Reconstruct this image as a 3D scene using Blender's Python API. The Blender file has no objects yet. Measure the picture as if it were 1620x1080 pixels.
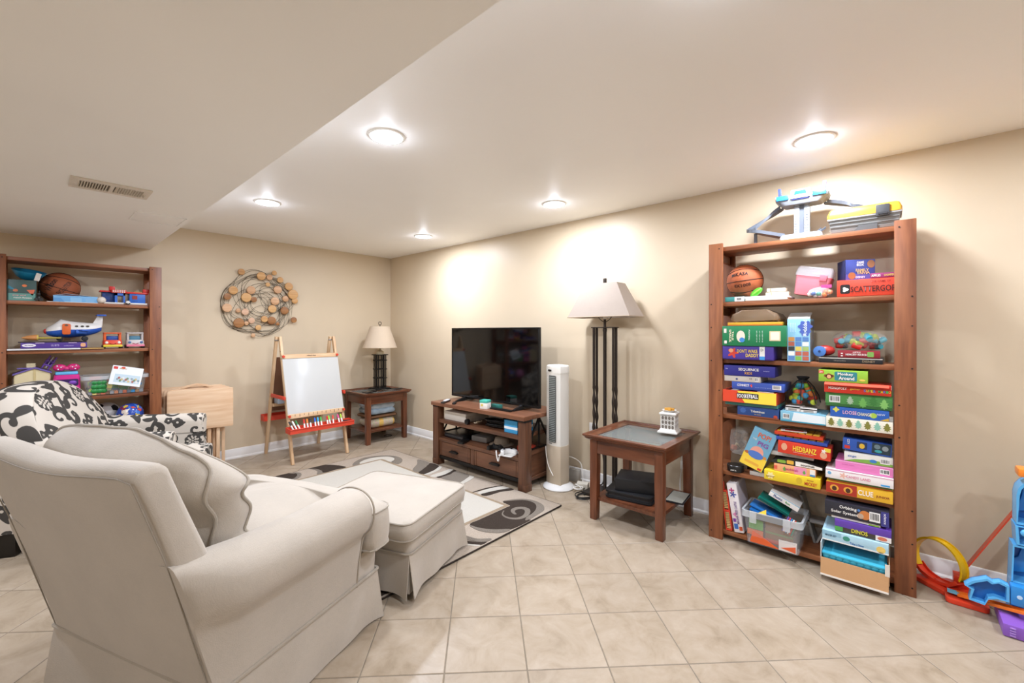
import bpy, bmesh, math, random
import numpy as np
from mathutils import Vector, Matrix

random.seed(7)
SC = bpy.context.scene
COL = SC.collection

# ---------------------------------------------------------------- camera
YAW = math.radians(47.758)            # heading, measured clockwise from the room's long axis
cam_d = bpy.data.cameras.new('camera')
cam = bpy.data.objects.new('camera', cam_d)
COL.objects.link(cam)
cam.location = (0, 0, 1.25)
cam.rotation_euler = (math.pi / 2, 0, -YAW)
cam_d.sensor_width = 36
cam_d.lens = 676.55 / 1620 * 36
cam_d.shift_x = 11.56 / 1620
cam_d.shift_y = -14.56 / 1620
cam_d.clip_start = 0.02
SC.camera = cam

# ---------------------------------------------------------------- world, exposure
w = bpy.data.worlds.new('world'); SC.world = w; w.use_nodes = True
w.node_tree.nodes['Background'].inputs[0].default_value = (1.0, .93, .84, 1)
w.node_tree.nodes['Background'].inputs[1].default_value = 0.0
vs = SC.view_settings
SC.display_settings.display_device = 'sRGB'
vs.view_transform = 'Standard'; vs.look = 'None'; vs.gamma = 1.0; vs.exposure = 0.17
vs.use_curve_mapping = False
SC.cycles.use_denoising = True
SC.cycles.max_bounces = 7
SC.cycles.diffuse_bounces = 5
SC.cycles.glossy_bounces = 3
SC.cycles.transmission_bounces = 8
SC.cycles.transparent_max_bounces = 16
SC.cycles.caustics_reflective = False
SC.cycles.caustics_refractive = False
SC.cycles.sample_clamp_indirect = 6.0
SC.cycles.use_adaptive_sampling = True
SC.cycles.adaptive_threshold = 0.03
LAMP = 21.0                            # watts sent down by each recessed lamp
GLOW = 0.9                             # watts its lens spreads sideways
LAMP_COL = (.82, .875, 1.0)

# room dimensions (camera stands over the origin)
WX, WY, ZC = 3.121, 4.841, 2.207       # right wall, back wall, ceiling
LX, FY = -2.7, -3.2                    # left wall, wall behind the camera
SOFX, SOFZ = 0.69, 1.98                # dropped ceiling edge and height
# ---------------------------------------------------------------- helpers
def lin(h):
    if not isinstance(h, str): return tuple(h)[:3]
    h = h.lstrip('#')
    out = []
    for i in (0, 2, 4):
        c = int(h[i:i+2], 16) / 255
        out.append(c / 12.92 if c <= .04045 else ((c + .055) / 1.055) ** 2.4)
    return tuple(out)

_M = {}
def nodes_of(name):
    m = bpy.data.materials.new(name); m.use_nodes = True
    return m, m.node_tree, m.node_tree.nodes['Principled BSDF']

def P(col, rough=.5, metal=0.0, var=0.0, scale=8.0, bump=0.0, bscale=200.0, trans=0.0, alpha=1.0, emit=0.0, spec=.5, sheen=0.0, ior=1.45, coat=0.0, tex='Object', stretch=(1, 1, 1)):
    """simple procedural material: a colour with optional mottling and fine relief"""
    key = (col, rough, metal, var, scale, bump, bscale, trans, alpha, emit, spec, sheen, ior, coat, stretch)
    if key in _M: return _M[key]
    m, nt, b = nodes_of('surface_' + str(len(_M)))
    c = lin(col)
    b.inputs['Roughness'].default_value = rough
    b.inputs['Metallic'].default_value = metal
    b.inputs['Specular IOR Level'].default_value = spec
    b.inputs['IOR'].default_value = ior
    b.inputs['Base Color'].default_value = (*c, 1)
    if coat: b.inputs['Coat Weight'].default_value = coat; b.inputs['Coat Roughness'].default_value = .1
    if sheen: b.inputs['Sheen Weight'].default_value = sheen; b.inputs['Sheen Roughness'].default_value = .5
    if trans: b.inputs['Transmission Weight'].default_value = trans
    if alpha < 1: b.inputs['Alpha'].default_value = alpha
    if emit:
        b.inputs['Emission Color'].default_value = (*c, 1); b.inputs['Emission Strength'].default_value = emit
    L = nt.links
    if var or bump:
        tc = nt.nodes.new('ShaderNodeTexCoord'); mp = nt.nodes.new('ShaderNodeMapping')
        mp.inputs['Scale'].default_value = stretch
        L.new(tc.outputs['Object'], mp.inputs['Vector'])
    if var:
        n = nt.nodes.new('ShaderNodeTexNoise'); n.inputs['Scale'].default_value = scale; n.inputs['Detail'].default_value = 5
        L.new(mp.outputs[0], n.inputs['Vector'])
        r = nt.nodes.new('ShaderNodeValToRGB')
        r.color_ramp.elements[0].position = .3; r.color_ramp.elements[1].position = .7
        r.color_ramp.elements[0].color = (*[x * (1 - var) for x in c], 1)
        r.color_ramp.elements[1].color = (*[min(1, x * (1 + var)) for x in c], 1)
        L.new(n.outputs['Fac'], r.inputs['Fac']); L.new(r.outputs['Color'], b.inputs['Base Color'])
    if bump:
        n2 = nt.nodes.new('ShaderNodeTexNoise'); n2.inputs['Scale'].default_value = bscale; n2.inputs['Detail'].default_value = 2
        L.new(mp.outputs[0], n2.inputs['Vector'])
        bp = nt.nodes.new('ShaderNodeBump'); bp.inputs['Strength'].default_value = bump; bp.inputs['Distance'].default_value = .004
        L.new(n2.outputs['Fac'], bp.inputs['Height']); L.new(bp.outputs['Normal'], b.inputs['Normal'])
    _M[key] = m
    return m

def wood(c1, c2, axis=2, rough=.4, scale=6.0, fine=40.0, coat=0.0, rings=.5):
    """wood whose grain runs along one object axis (0 x, 1 y, 2 z)"""
    key = ('wood', c1, c2, axis, rough, scale, fine, coat, rings)
    if key in _M: return _M[key]
    m, nt, b = nodes_of('wood_' + str(len(_M))); L = nt.links
    b.inputs['Roughness'].default_value = rough
    if coat: b.inputs['Coat Weight'].default_value = coat; b.inputs['Coat Roughness'].default_value = .15
    tc = nt.nodes.new('ShaderNodeTexCoord'); mp = nt.nodes.new('ShaderNodeMapping')
    s = [1.0, 1.0, 1.0]; s[axis] = .09
    mp.inputs['Scale'].default_value = s
    L.new(tc.outputs['Object'], mp.inputs['Vector'])
    oi = nt.nodes.new('ShaderNodeObjectInfo')
    ad = nt.nodes.new('ShaderNodeVectorMath'); ad.operation = 'ADD'
    L.new(mp.outputs[0], ad.inputs[0]); L.new(oi.outputs['Random'], ad.inputs[1])
    n = nt.nodes.new('ShaderNodeTexNoise'); n.inputs['Scale'].default_value = scale; n.inputs['Detail'].default_value = 6; n.inputs['Distortion'].default_value = 1.2
    n2 = nt.nodes.new('ShaderNodeTexNoise'); n2.inputs['Scale'].default_value = fine; n2.inputs['Detail'].default_value = 3
    L.new(ad.outputs[0], n.inputs['Vector']); L.new(ad.outputs[0], n2.inputs['Vector'])
    mx = nt.nodes.new('ShaderNodeMix'); mx.data_type = 'FLOAT'; mx.inputs[0].default_value = 1 - rings
    L.new(n.outputs['Fac'], mx.inputs[2]); L.new(n2.outputs['Fac'], mx.inputs[3])
    r = nt.nodes.new('ShaderNodeValToRGB')
    r.color_ramp.elements[0].position = .36; r.color_ramp.elements[1].position = .64
    r.color_ramp.elements[0].color = (*lin(c1), 1); r.color_ramp.elements[1].color = (*lin(c2), 1)
    L.new(mx.outputs[0], r.inputs['Fac']); L.new(r.outputs['Color'], b.inputs['Base Color'])
    bp = nt.nodes.new('ShaderNodeBump'); bp.inputs['Strength'].default_value = .12; bp.inputs['Distance'].default_value = .002
    L.new(n2.outputs['Fac'], bp.inputs['Height']); L.new(bp.outputs['Normal'], b.inputs['Normal'])
    _M[key] = m
    return m

class G:
    """collects simple shapes as one mesh"""
    def __init__(s): s.v = []; s.f = []
    def add(s, vs, fs):
        o = len(s.v); s.v += [tuple(p) for p in vs]; s.f += [tuple(i + o for i in f) for f in fs]; return s
    def box(s, x0, x1, y0, y1, z0, z1, taper=(1, 1)):
        cx, cy = (x0 + x1) / 2, (y0 + y1) / 2
        a, b = taper
        t = lambda x, y: (cx + (x - cx) * a, cy + (y - cy) * b)
        vs = [(x0, y0, z0), (x1, y0, z0), (x1, y1, z0), (x0, y1, z0)] + [(*t(x, y), z1) for x, y in ((x0, y0), (x1, y0), (x1, y1), (x0, y1))]
        return s.add(vs, [(3, 2, 1, 0), (4, 5, 6, 7), (0, 1, 5, 4), (1, 2, 6, 5), (2, 3, 7, 6), (3, 0, 4, 7)])
    def prism(s, poly, d0, d1, axis=2):
        """polygon (counter-clockwise, in the two other axes) pushed from d0 to d1 along axis"""
        n = len(poly)
        def q(p, d):
            return {2: (p[0], p[1], d), 1: (p[0], d, p[1]), 0: (d, p[0], p[1])}[axis]
        vs = [q(p, d0) for p in poly] + [q(p, d1) for p in poly]
        fs = [tuple(range(n - 1, -1, -1)), tuple(range(n, 2 * n))] + [(i, (i + 1) % n, n + (i + 1) % n, n + i) for i in range(n)]
        return s.add(vs, fs)
    def loft(s, rings, closed=True, caps=True, loop=False):
        n = len(rings[0]); o = []
        for r in rings: o += list(r)
        fs = []
        m = len(rings)
        for k in range(m if loop else m - 1):
            k2 = (k + 1) % m
            for i in range(n if closed else n - 1):
                j = (i + 1) % n
                fs.append((k * n + i, k * n + j, k2 * n + j, k2 * n + i))
        if caps and not loop:
            fs.append(tuple(range(n - 1, -1, -1))); fs.append(tuple((m - 1) * n + i for i in range(n)))
        return s.add(o, fs)
    def cyl(s, p, r, h, axis=2, n=16, r2=None):
        r2 = r if r2 is None else r2
        def q(a, rr, d):
            c, e = rr * math.cos(a), rr * math.sin(a)
            return {2: (p[0] + c, p[1] + e, p[2] + d), 1: (p[0] + e, p[1] + d, p[2] + c), 0: (p[0] + d, p[1] + c, p[2] + e)}[axis]
        A = [2 * math.pi * i / n for i in range(n)]
        return s.loft([[q(a, r, 0) for a in A], [q(a, r2, h) for a in A]])
    def lathe(s, prof, n=24, c=(0, 0), caps=True):
        A = [2 * math.pi * i / n for i in range(n)]
        return s.loft([[(c[0] + r * math.cos(a), c[1] + r * math.sin(a), z) for a in A] for r, z in prof], caps=caps)
    def tube(s, pts, r, n=6, closed=False, rr=None):
        pts = [Vector(p) for p in pts]; m = len(pts); rings = []
        up = None
        for i, p in enumerate(pts):
            a = pts[(i - 1) % m] if (closed or i > 0) else p
            b = pts[(i + 1) % m] if (closed or i < m - 1) else p
            t = (b - a)
            t = t.normalized() if t.length > 1e-9 else Vector((0, 0, 1))
            if up is None: up = t.orthogonal().normalized()
            up = (up - t * up.dot(t))
            up = up.normalized() if up.length > 1e-6 else t.orthogonal().normalized()
            sd = t.cross(up)
            rad = rr[i] if rr else r
            rings.append([tuple(p + up * rad * math.cos(2 * math.pi * k / n) + sd * rad * math.sin(2 * math.pi * k / n)) for k in range(n)])
        return s.loft(rings, loop=closed)
    def ball(s, c, r, n=16, m=10, sc=(1, 1, 1)):
        vs = [(c[0], c[1], c[2] - r * sc[2])]
        for j in range(1, m):
            ph = -math.pi / 2 + math.pi * j / m
            for i in range(n):
                a = 2 * math.pi * i / n
                vs.append((c[0] + r * sc[0] * math.cos(ph) * math.cos(a), c[1] + r * sc[1] * math.cos(ph) * math.sin(a), c[2] + r * sc[2] * math.sin(ph)))
        vs.append((c[0], c[1], c[2] + r * sc[2]))
        fs = [(0, 1 + (i + 1) % n, 1 + i) for i in range(n)]
        for j in range(m - 2):
            for i in range(n):
                a = 1 + j * n + i; b = 1 + j * n + (i + 1) % n
                fs.append((a, b, b + n, a + n))
        t = len(vs) - 1; k = 1 + (m - 2) * n
        fs += [(k + i, k + (i + 1) % n, t) for i in range(n)]
        return s.add(vs, fs)
    def mesh(s, name, bevel=0, seg=2, smooth=35, fix=True):
        me = bpy.data.meshes.new(name); me.from_pydata(s.v, [], s.f)
        if bevel or fix:
            bm = bmesh.new(); bm.from_mesh(me)
            if fix: bmesh.ops.recalc_face_normals(bm, faces=bm.faces)
            if bevel:
                ed = [e for e in bm.edges if len(e.link_faces) == 2 and e.calc_face_angle(0) > .5]
                bmesh.ops.bevel(bm, geom=ed, offset=bevel, segments=seg, profile=.6, affect='EDGES', clamp_overlap=True)
            bm.to_mesh(me); bm.free()
        if smooth:
            me.shade_smooth(); me.set_sharp_from_angle(angle=math.radians(smooth))
        me.update()
        return me

def put(name, me, m=None, parent=None, loc=(0, 0, 0), rot=(0, 0, 0)):
    if isinstance(me, G): me = me.mesh(name)
    o = bpy.data.objects.new(name, me); COL.objects.link(o)
    if m is not None:
        me.materials.clear(); me.materials.append(m)
    o.parent = parent; o.location = loc; o.rotation_euler = rot
    return o

def part(name, g, m, parent, bevel=0, seg=2, smooth=35, loc=(0, 0, 0), rot=(0, 0, 0), fix=True):
    return put(name, g.mesh(name, bevel, seg, smooth, fix), m, parent, loc, rot)

def tag(o, label=None, cat=None, group=None, kind=None):
    if label: o['label'] = label
    if cat: o['category'] = cat
    if group: o['group'] = group
    if kind: o['kind'] = kind
    return o

def thing(name, label, cat, loc=(0, 0, 0), rz=0.0, group=None, rot=None):
    o = bpy.data.objects.new(name, None); COL.objects.link(o)
    o.empty_display_size = .05
    o.location = loc; o.rotation_euler = rot if rot else (0, 0, rz)
    return tag(o, label, cat, group)

def dup(root, loc, rz=None, label=None):
    r = root.copy(); COL.objects.link(r); r.location = loc
    if rz is not None: r.rotation_euler = (0, 0, rz)
    if label: r['label'] = label
    for ch in list(root.children):
        c = ch.copy(); COL.objects.link(c); c.parent = r
        for gch in list(ch.children):
            d = gch.copy(); COL.objects.link(d); d.parent = c
    return r

def adopt(o, parent):
    """make a mesh built in room coordinates a part of a thing"""
    o.parent = parent; o.matrix_parent_inverse = parent.matrix_basis.inverted()
    for k in ('label', 'category', 'group'):
        if k in o: del o[k]
    return o

_T = {}
def text_mesh(s):
    """flat lettering, scaled to a unit box centred on the origin, in the xz plane facing -y"""
    if s in _T: return _T[s]
    cu = bpy.data.curves.new('lettering', 'FONT'); cu.body = s; cu.align_x = 'CENTER'
    cu.resolution_u = 2; cu.offset = .018
    ob = bpy.data.objects.new('lettering', cu)
    me = bpy.data.meshes.new_from_object(ob)
    bpy.data.objects.remove(ob)
    n = len(me.vertices)
    co = np.empty(n * 3, np.float32); me.vertices.foreach_get('co', co); co = co.reshape(-1, 3)
    mn, mx = co.min(0), co.max(0)
    out = np.zeros_like(co)
    out[:, 0] = (co[:, 0] - (mn[0] + mx[0]) / 2) / max(1e-6, mx[0] - mn[0])
    out[:, 2] = (co[:, 1] - (mn[1] + mx[1]) / 2) / max(1e-6, mx[1] - mn[1])
    me.vertices.foreach_set('co', out.ravel()); me.update()
    _T[s] = me
    return me

def text(parent, s, w, h, x, z, col, y=-.0012, rot=0.0, bold=0, eul=None, name='lettering'):
    """lettering of width w and height h centred at (x, z) on a face at local y"""
    me = text_mesh(s).copy(); me.materials.clear(); me.materials.append(P(col, .55) if isinstance(col, str) else col)
    o = bpy.data.objects.new(name, me); COL.objects.link(o); o.parent = parent
    o.location = (x, y, z); o.scale = (w, 1, h)
    o.rotation_euler = eul if eul else (0, rot, 0)
    return o

def patch(parent, poly, col, y=-.0007, name='print', th=.0005):
    """a thin printed or applied flat piece on a front face: poly in (x, z)"""
    if len(poly) == 4 and not isinstance(poly[0], (tuple, list)):
        x0, x1, z0, z1 = poly; poly = [(x0, z0), (x1, z0), (x1, z1), (x0, z1)]
    g = G().prism(poly, y, y + th + .0004, axis=1)
    return put(name, g.mesh(name, 0, 0, 0), P(col, .5) if isinstance(col, str) else col, parent)

def ell(cx, cz, rx, rz, n=16, a0=0.0, a1=2 * math.pi):
    full = abs(a1 - a0 - 2 * math.pi) < 1e-6
    k = n if full else n - 1
    return [(cx + rx * math.cos(a0 + (a1 - a0) * i / k), cz + rz * math.sin(a0 + (a1 - a0) * i / k)) for i in range(n)]

def rrect(x0, x1, y0, y1, r, n=4):
    out = []
    for cx, cy, a in ((x1 - r, y1 - r, 0), (x0 + r, y1 - r, 90), (x0 + r, y0 + r, 180), (x1 - r, y0 + r, 270)):
        for i in range(n + 1):
            t = math.radians(a + 90 * i / n); out.append((cx + r * math.cos(t), cy + r * math.sin(t)))
    return out

def smooth_path(pts, n=8, closed=False):
    """Catmull-Rom through points"""
    pts = [Vector(p) for p in pts]; m = len(pts); out = []
    rng = range(m if closed else m - 1)
    g = (lambda i: pts[i % m]) if closed else (lambda i: pts[max(0, min(m - 1, i))])
    for i in rng:
        p0, p1, p2, p3 = g(i - 1), g(i), g(i + 1), g(i + 2)
        for k in range(n):
            t = k / n
            out.append(.5 * ((2 * p1) + (p2 - p0) * t + (2 * p0 - 5 * p1 + 4 * p2 - p3) * t * t + (3 * p1 - p0 - 3 * p2 + p3) * t ** 3))
    if not closed: out.append(pts[-1])
    return [tuple(p) for p in out]

RZ_R = -math.pi / 2                    # things on the right wall face the room
def at_r(y, x, z): return dict(loc=(x, y, z), rz=RZ_R)
def at_l(x, y, z): return dict(loc=(x, y, z), rz=0.0)
# ---------------------------------------------------------------- the room
def struct(name, g, m, **k):
    return tag(part(name, g, m, None, **k), kind='structure')

def wall_mat(col, spec=.35, rough=.42):
    m, nt, b = nodes_of('wall_paint'); L = nt.links
    b.inputs['Base Color'].default_value = (*lin(col), 1); b.inputs['Roughness'].default_value = rough
    b.inputs['Specular IOR Level'].default_value = spec
    tc = nt.nodes.new('ShaderNodeTexCoord'); n = nt.nodes.new('ShaderNodeTexNoise')
    n.inputs['Scale'].default_value = 160; n.inputs['Detail'].default_value = 2
    L.new(tc.outputs['Object'], n.inputs['Vector'])
    bp = nt.nodes.new('ShaderNodeBump'); bp.inputs['Strength'].default_value = .05; bp.inputs['Distance'].default_value = .003
    L.new(n.outputs['Fac'], bp.inputs['Height']); L.new(bp.outputs['Normal'], b.inputs['Normal'])
    n2 = nt.nodes.new('ShaderNodeTexNoise'); n2.inputs['Scale'].default_value = 1.3; n2.inputs['Detail'].default_value = 3
    L.new(tc.outputs['Object'], n2.inputs['Vector'])
    r = nt.nodes.new('ShaderNodeValToRGB'); c = lin(col)
    r.color_ramp.elements[0].position = .3; r.color_ramp.elements[1].position = .7
    r.color_ramp.elements[0].color = (*[x * .97 for x in c], 1); r.color_ramp.elements[1].color = (*[min(1, x * 1.03) for x in c], 1)
    L.new(n2.outputs['Fac'], r.inputs['Fac']); L.new(r.outputs['Color'], b.inputs['Base Color'])
    return m
WALL = wall_mat('#d0bfa4'); CEIL = wall_mat('#fafaf9', .3, .5); WHITE = P('#e8e6e2', .35)

struct('wall_right', G().box(WX, WX + .1, FY - .1, WY + .1, 0, ZC + .1), WALL)
struct('wall_back', G().box(LX - .1, WX, WY, WY + .1, 0, ZC + .1), WALL)
struct('wall_left', G().box(LX - .1, LX, FY - .1, WY, 0, ZC + .1), WALL)
struct('wall_front', G().box(LX, WX, FY - .1, FY, 0, ZC + .1), WALL)
struct('ceiling', G().box(SOFX, WX, FY, WY, ZC, ZC + .1), CEIL)
struct('soffit_ceiling', G().box(LX, SOFX, FY, WY, SOFZ, ZC + .1), CEIL)

# baseboards: a board with a stepped cap and a shoe strip
def board(name, length, loc, rz):
    prof = [(0, 0), (.022, 0), (.022, .012), (.016, .02), (.0135, .022), (.0135, .072), (.010, .078), (.010, .086), (.006, .094), (0, .096)]
    g = G().loft([[(0, -a, b) for a, b in prof], [(length, -a, b) for a, b in prof]])
    o = struct(name, g, WHITE); o.location = loc; o.rotation_euler = (0, 0, rz)
    return o
board('baseboard_back', WX - LX, (LX, WY, 0), 0)
board('baseboard_right', WY - FY - .02, (WX, WY - .02, 0), -math.pi / 2)

# floor: a grout bed with every tile laid on it, on the diagonal
TS = .30578; TA = math.radians(-44.89); TO = (1.0112, 1.2179)
GROUT = P('#7f7464', .9, var=.12, scale=30)
def tile_mat():
    m, nt, b = nodes_of('ceramic_tile'); L = nt.links
    tc = nt.nodes.new('ShaderNodeTexCoord'); oi = nt.nodes.new('ShaderNodeObjectInfo')
    sc = nt.nodes.new('ShaderNodeVectorMath'); sc.operation = 'SCALE'; sc.inputs[3].default_value = 37.0
    L.new(oi.outputs['Location'], sc.inputs[0])
    ad = nt.nodes.new('ShaderNodeVectorMath'); ad.operation = 'ADD'
    L.new(tc.outputs['Object'], ad.inputs[0]); L.new(sc.outputs[0], ad.inputs[1])
    n = nt.nodes.new('ShaderNodeTexNoise'); n.inputs['Scale'].default_value = 7; n.inputs['Detail'].default_value = 8; n.inputs['Roughness'].default_value = .68; n.inputs['Distortion'].default_value = .6
    L.new(ad.outputs[0], n.inputs['Vector'])
    r = nt.nodes.new('ShaderNodeValToRGB'); e = r.color_ramp.elements
    e[0].position = .30; e[0].color = (*lin('#8f7f6a'), 1); e[1].position = .66; e[1].color = (*lin('#ab9c89'), 1)
    k = e.new(.46); k.color = (*lin('#a0907b'), 1)
    L.new(n.outputs['Fac'], r.inputs['Fac'])
    v = nt.nodes.new('ShaderNodeMapRange'); v.inputs['To Min'].default_value = .955; v.inputs['To Max'].default_value = 1.03
    L.new(oi.outputs['Random'], v.inputs['Value'])
    mul = nt.nodes.new('ShaderNodeVectorMath'); mul.operation = 'SCALE'
    L.new(r.outputs['Color'], mul.inputs[0]); L.new(v.outputs[0], mul.inputs[3])
    L.new(mul.outputs[0], b.inputs['Base Color'])
    b.inputs['Roughness'].default_value = .34; b.inputs['Specular IOR Level'].default_value = .4
    n2 = nt.nodes.new('ShaderNodeTexNoise'); n2.inputs['Scale'].default_value = 25; n2.inputs['Detail'].default_value = 4
    L.new(ad.outputs[0], n2.inputs['Vector'])
    bp = nt.nodes.new('ShaderNodeBump'); bp.inputs['Strength'].default_value = .08; bp.inputs['Distance'].default_value = .004
    L.new(n2.outputs['Fac'], bp.inputs['Height']); L.new(bp.outputs['Normal'], b.inputs['Normal'])
    return m
TILE = tile_mat()
floor = struct('floor', G().box(LX - .1, WX + .1, FY - .1, WY + .1, -.1, -.002), GROUT)

def clip_poly(poly, x0, x1, y0, y1):
    for ax, lim, sg in ((0, x0, 1), (0, x1, -1), (1, y0, 1), (1, y1, -1)):
        out = []
        for i in range(len(poly)):
            a, b = poly[i - 1], poly[i]
            da, db = (a[ax] - lim) * sg, (b[ax] - lim) * sg
            if (da >= 0) != (db >= 0):
                t = da / (da - db); out.append((a[0] + (b[0] - a[0]) * t, a[1] + (b[1] - a[1]) * t))
            if db >= 0: out.append(b)
        poly = out
        if not poly: break
    return poly

def tile_geo(poly):
    n = len(poly)
    cx, cy = sum(p[0] for p in poly) / n, sum(p[1] for p in poly) / n
    ins = lambda d: [(x + (cx - x) * d / max(.02, math.hypot(cx - x, cy - y)), y + (cy - y) * d / max(.02, math.hypot(cx - x, cy - y))) for x, y in poly]
    rings = [[(x, y, -.006) for x, y in poly], [(x, y, -.0012) for x, y in poly], [(x, y, 0) for x, y in ins(.0022)]]
    return G().loft(rings)

ca, sa = math.cos(TA), math.sin(TA)
hg = .0023
full_me = tile_geo([(-TS/2 + hg, -TS/2 + hg), (TS/2 - hg, -TS/2 + hg), (TS/2 - hg, TS/2 - hg), (-TS/2 + hg, TS/2 - hg)]).mesh('tile', smooth=0)
full_me.materials.append(TILE)
rest = G(); cand = []
for i in range(-30, 32):
    for j in range(-30, 32):
        a, b = (i + .5) * TS, (j + .5) * TS
        cx, cy = TO[0] + a * ca - b * sa, TO[1] + a * sa + b * ca
        if not (LX - .3 < cx < WX + .3 and FY - .3 < cy < WY + .3): continue
        q = [(cx + p * ca - r * sa, cy + p * sa + r * ca) for p, r in ((-TS/2 + hg, -TS/2 + hg), (TS/2 - hg, -TS/2 + hg), (TS/2 - hg, TS/2 - hg), (-TS/2 + hg, TS/2 - hg))]
        c = clip_poly(q, LX, WX, FY, WY)
        if len(c) < 3: continue
        area = abs(sum(c[k-1][0] * c[k][1] - c[k][0] * c[k-1][1] for k in range(len(c)))) / 2
        if area < 2e-4: continue
        fwd = cx * math.sin(YAW) + cy * math.cos(YAW); sid = cx * math.cos(YAW) - cy * math.sin(YAW)
        seen = fwd > .75 and abs(sid) < fwd * 1.25 + .35
        cand.append((0 if seen else 1, cx * cx + cy * cy, cx, cy, c, len(c) == 4 and area > TS * TS * .97))
cand.sort(key=lambda t: t[:2])
for k, (hid, _, cx, cy, c, whole) in enumerate(cand):
    if hid or k >= 295:
        t = tile_geo(c); rest.add(t.v, t.f)
    elif whole:
        o = bpy.data.objects.new('tile', full_me); COL.objects.link(o); o.parent = floor
        o.location = (cx, cy, 0); o.rotation_euler = (0, 0, TA)
    else:
        put('tile', tile_geo([(x - cx, y - cy) for x, y in c]).mesh('tile', smooth=0), TILE, floor, (cx, cy, 0))
tag(put('tile_field', rest.mesh('tile_field', smooth=0), TILE, floor), kind='stuff')

# recessed ceiling lamps
LENS = P((*LAMP_COL,), .5, emit=3.0)
RIM = P('#e6e3dc', .35)
def downlight(x, y, z, label):
    t = thing('recessed_light', label, 'ceiling light', (x, y, z), group='recessed ceiling lights')
    part('trim_ring', G().lathe([(.088, 0), (.088, -.004), (.083, -.007), (.076, -.007), (.074, -.0025), (.074, 0)], 40, caps=False), RIM, t)
    part('lens', G().lathe([(.075, -.001), (.075, -.0035), (.0745, -.004)], 40), LENS, t)
    ld = bpy.data.lights.new('lamp', 'AREA'); ld.shape = 'DISK'; ld.size = .148; ld.energy = LAMP; ld.color = LAMP_COL
    lo = bpy.data.objects.new('lamp', ld); COL.objects.link(lo); lo.parent = t; lo.location = (0, 0, -.0055)
    pd_ = bpy.data.lights.new('lens_glow', 'POINT'); pd_.shadow_soft_size = .03; pd_.energy = GLOW; pd_.color = LAMP_COL
    po = bpy.data.objects.new('lens_glow', pd_); COL.objects.link(po); po.parent = t; po.location = (0, 0, -.045)
    return t
for x, y, lb in ((1.157, 1.83, 'round recessed ceiling light nearest the dropped soffit, over the ottoman'),
                 (1.157, 3.41, 'round recessed ceiling light in front of the wire wall art'),
                 (2.607, 3.46, 'smallest recessed ceiling light, close to the far corner of the room'),
                 (2.607, 1.87, 'round recessed ceiling light over the television'),
                 (2.607, .29, 'round recessed ceiling light above the tall bookcase of board games'),
                 ):
    downlight(x, y, ZC, lb)
for x, y, z in ((1.157, .29, ZC), (1.157, -1.27, ZC), (2.607, -1.27, ZC), (-.6, 3.2, SOFZ), (-1.8, 1.2, SOFZ), (-1.2, -1.4, SOFZ)):  # unseen lamps: main-ceiling ones extend the lamp grid, soffit ones are added fill light
    downlight(x, y, z, 'unseen recessed ceiling light assumed outside the view, adding fill light')

# supply register and access panel in the soffit
vt = thing('ceiling_vent', 'white metal ceiling vent with two banks of slats in the soffit', 'vent', (.264, 2.925, SOFZ))
VM = P('#ded6ca', .4, spec=.4)
for nm, b in (('frame', (-.15, .15, -.098, -.062)), ('frame', (-.15, .15, .062, .098)), ('frame', (-.15, -.118, -.062, .062)), ('frame', (.118, .15, -.062, .062)), ('frame', (-.008, .008, -.062, .062))):
    part(nm, G().box(b[0], b[1], b[2], b[3], -.008, 0), VM, vt, bevel=.0015)
part('duct', G().box(-.118, .118, -.062, .062, -.0015, -.0005), P('#6f675b', .9), vt)
sl = G().box(-.0012, .0012, -.062, .062, -.012, -.0).mesh('slat'); sl.materials.append(VM)
for k in range(24):
    if k in (11, 12): continue
    o = put('slat', sl, None, vt, (-.113 + k * .00985, 0, .0005), (0, math.radians(35 if k < 12 else -35), 0))
part('lever', G().box(.124, .130, -.01, .025, -.02, -.006), VM, vt, bevel=.001)
ap = thing('access_panel', 'square white access panel set flush in the soffit', 'panel', (.537, 3.50, SOFZ))
part('panel_face', G().box(-.118, .118, -.128, .128, -.004, 0), CEIL, ap, bevel=.001)
for b in ((-.124, .124, -.136, -.129), (-.124, .124, .129, .136), (-.126, -.119, -.136, .136), (.119, .126, -.136, .136)):
    part('edge_bead', G().box(b[0], b[1], b[2], b[3], -.0065, 0), CEIL, ap, bevel=.001)

# outlet on the right wall behind the floor lamp
ot = thing('outlet_plate', 'white outlet plate on the wall behind the floor lamp', 'outlet', (WX, 1.84, .44), RZ_R)
part('plate', G().box(-.036, .036, -.006, 0, -.058, .058), WHITE, ot, bevel=.002)
for z in (-.02, .02):
    s_ = part('socket', G().prism(ell(0, z, .017, .014), -.008, -.006, 1), WHITE, ot)
    for x in (-.006, .006):
        part('slot', G().box(x - .001, x + .001, -.0085, -.0078, z - .003, z + .005), P('#333333', .6), s_)
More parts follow.
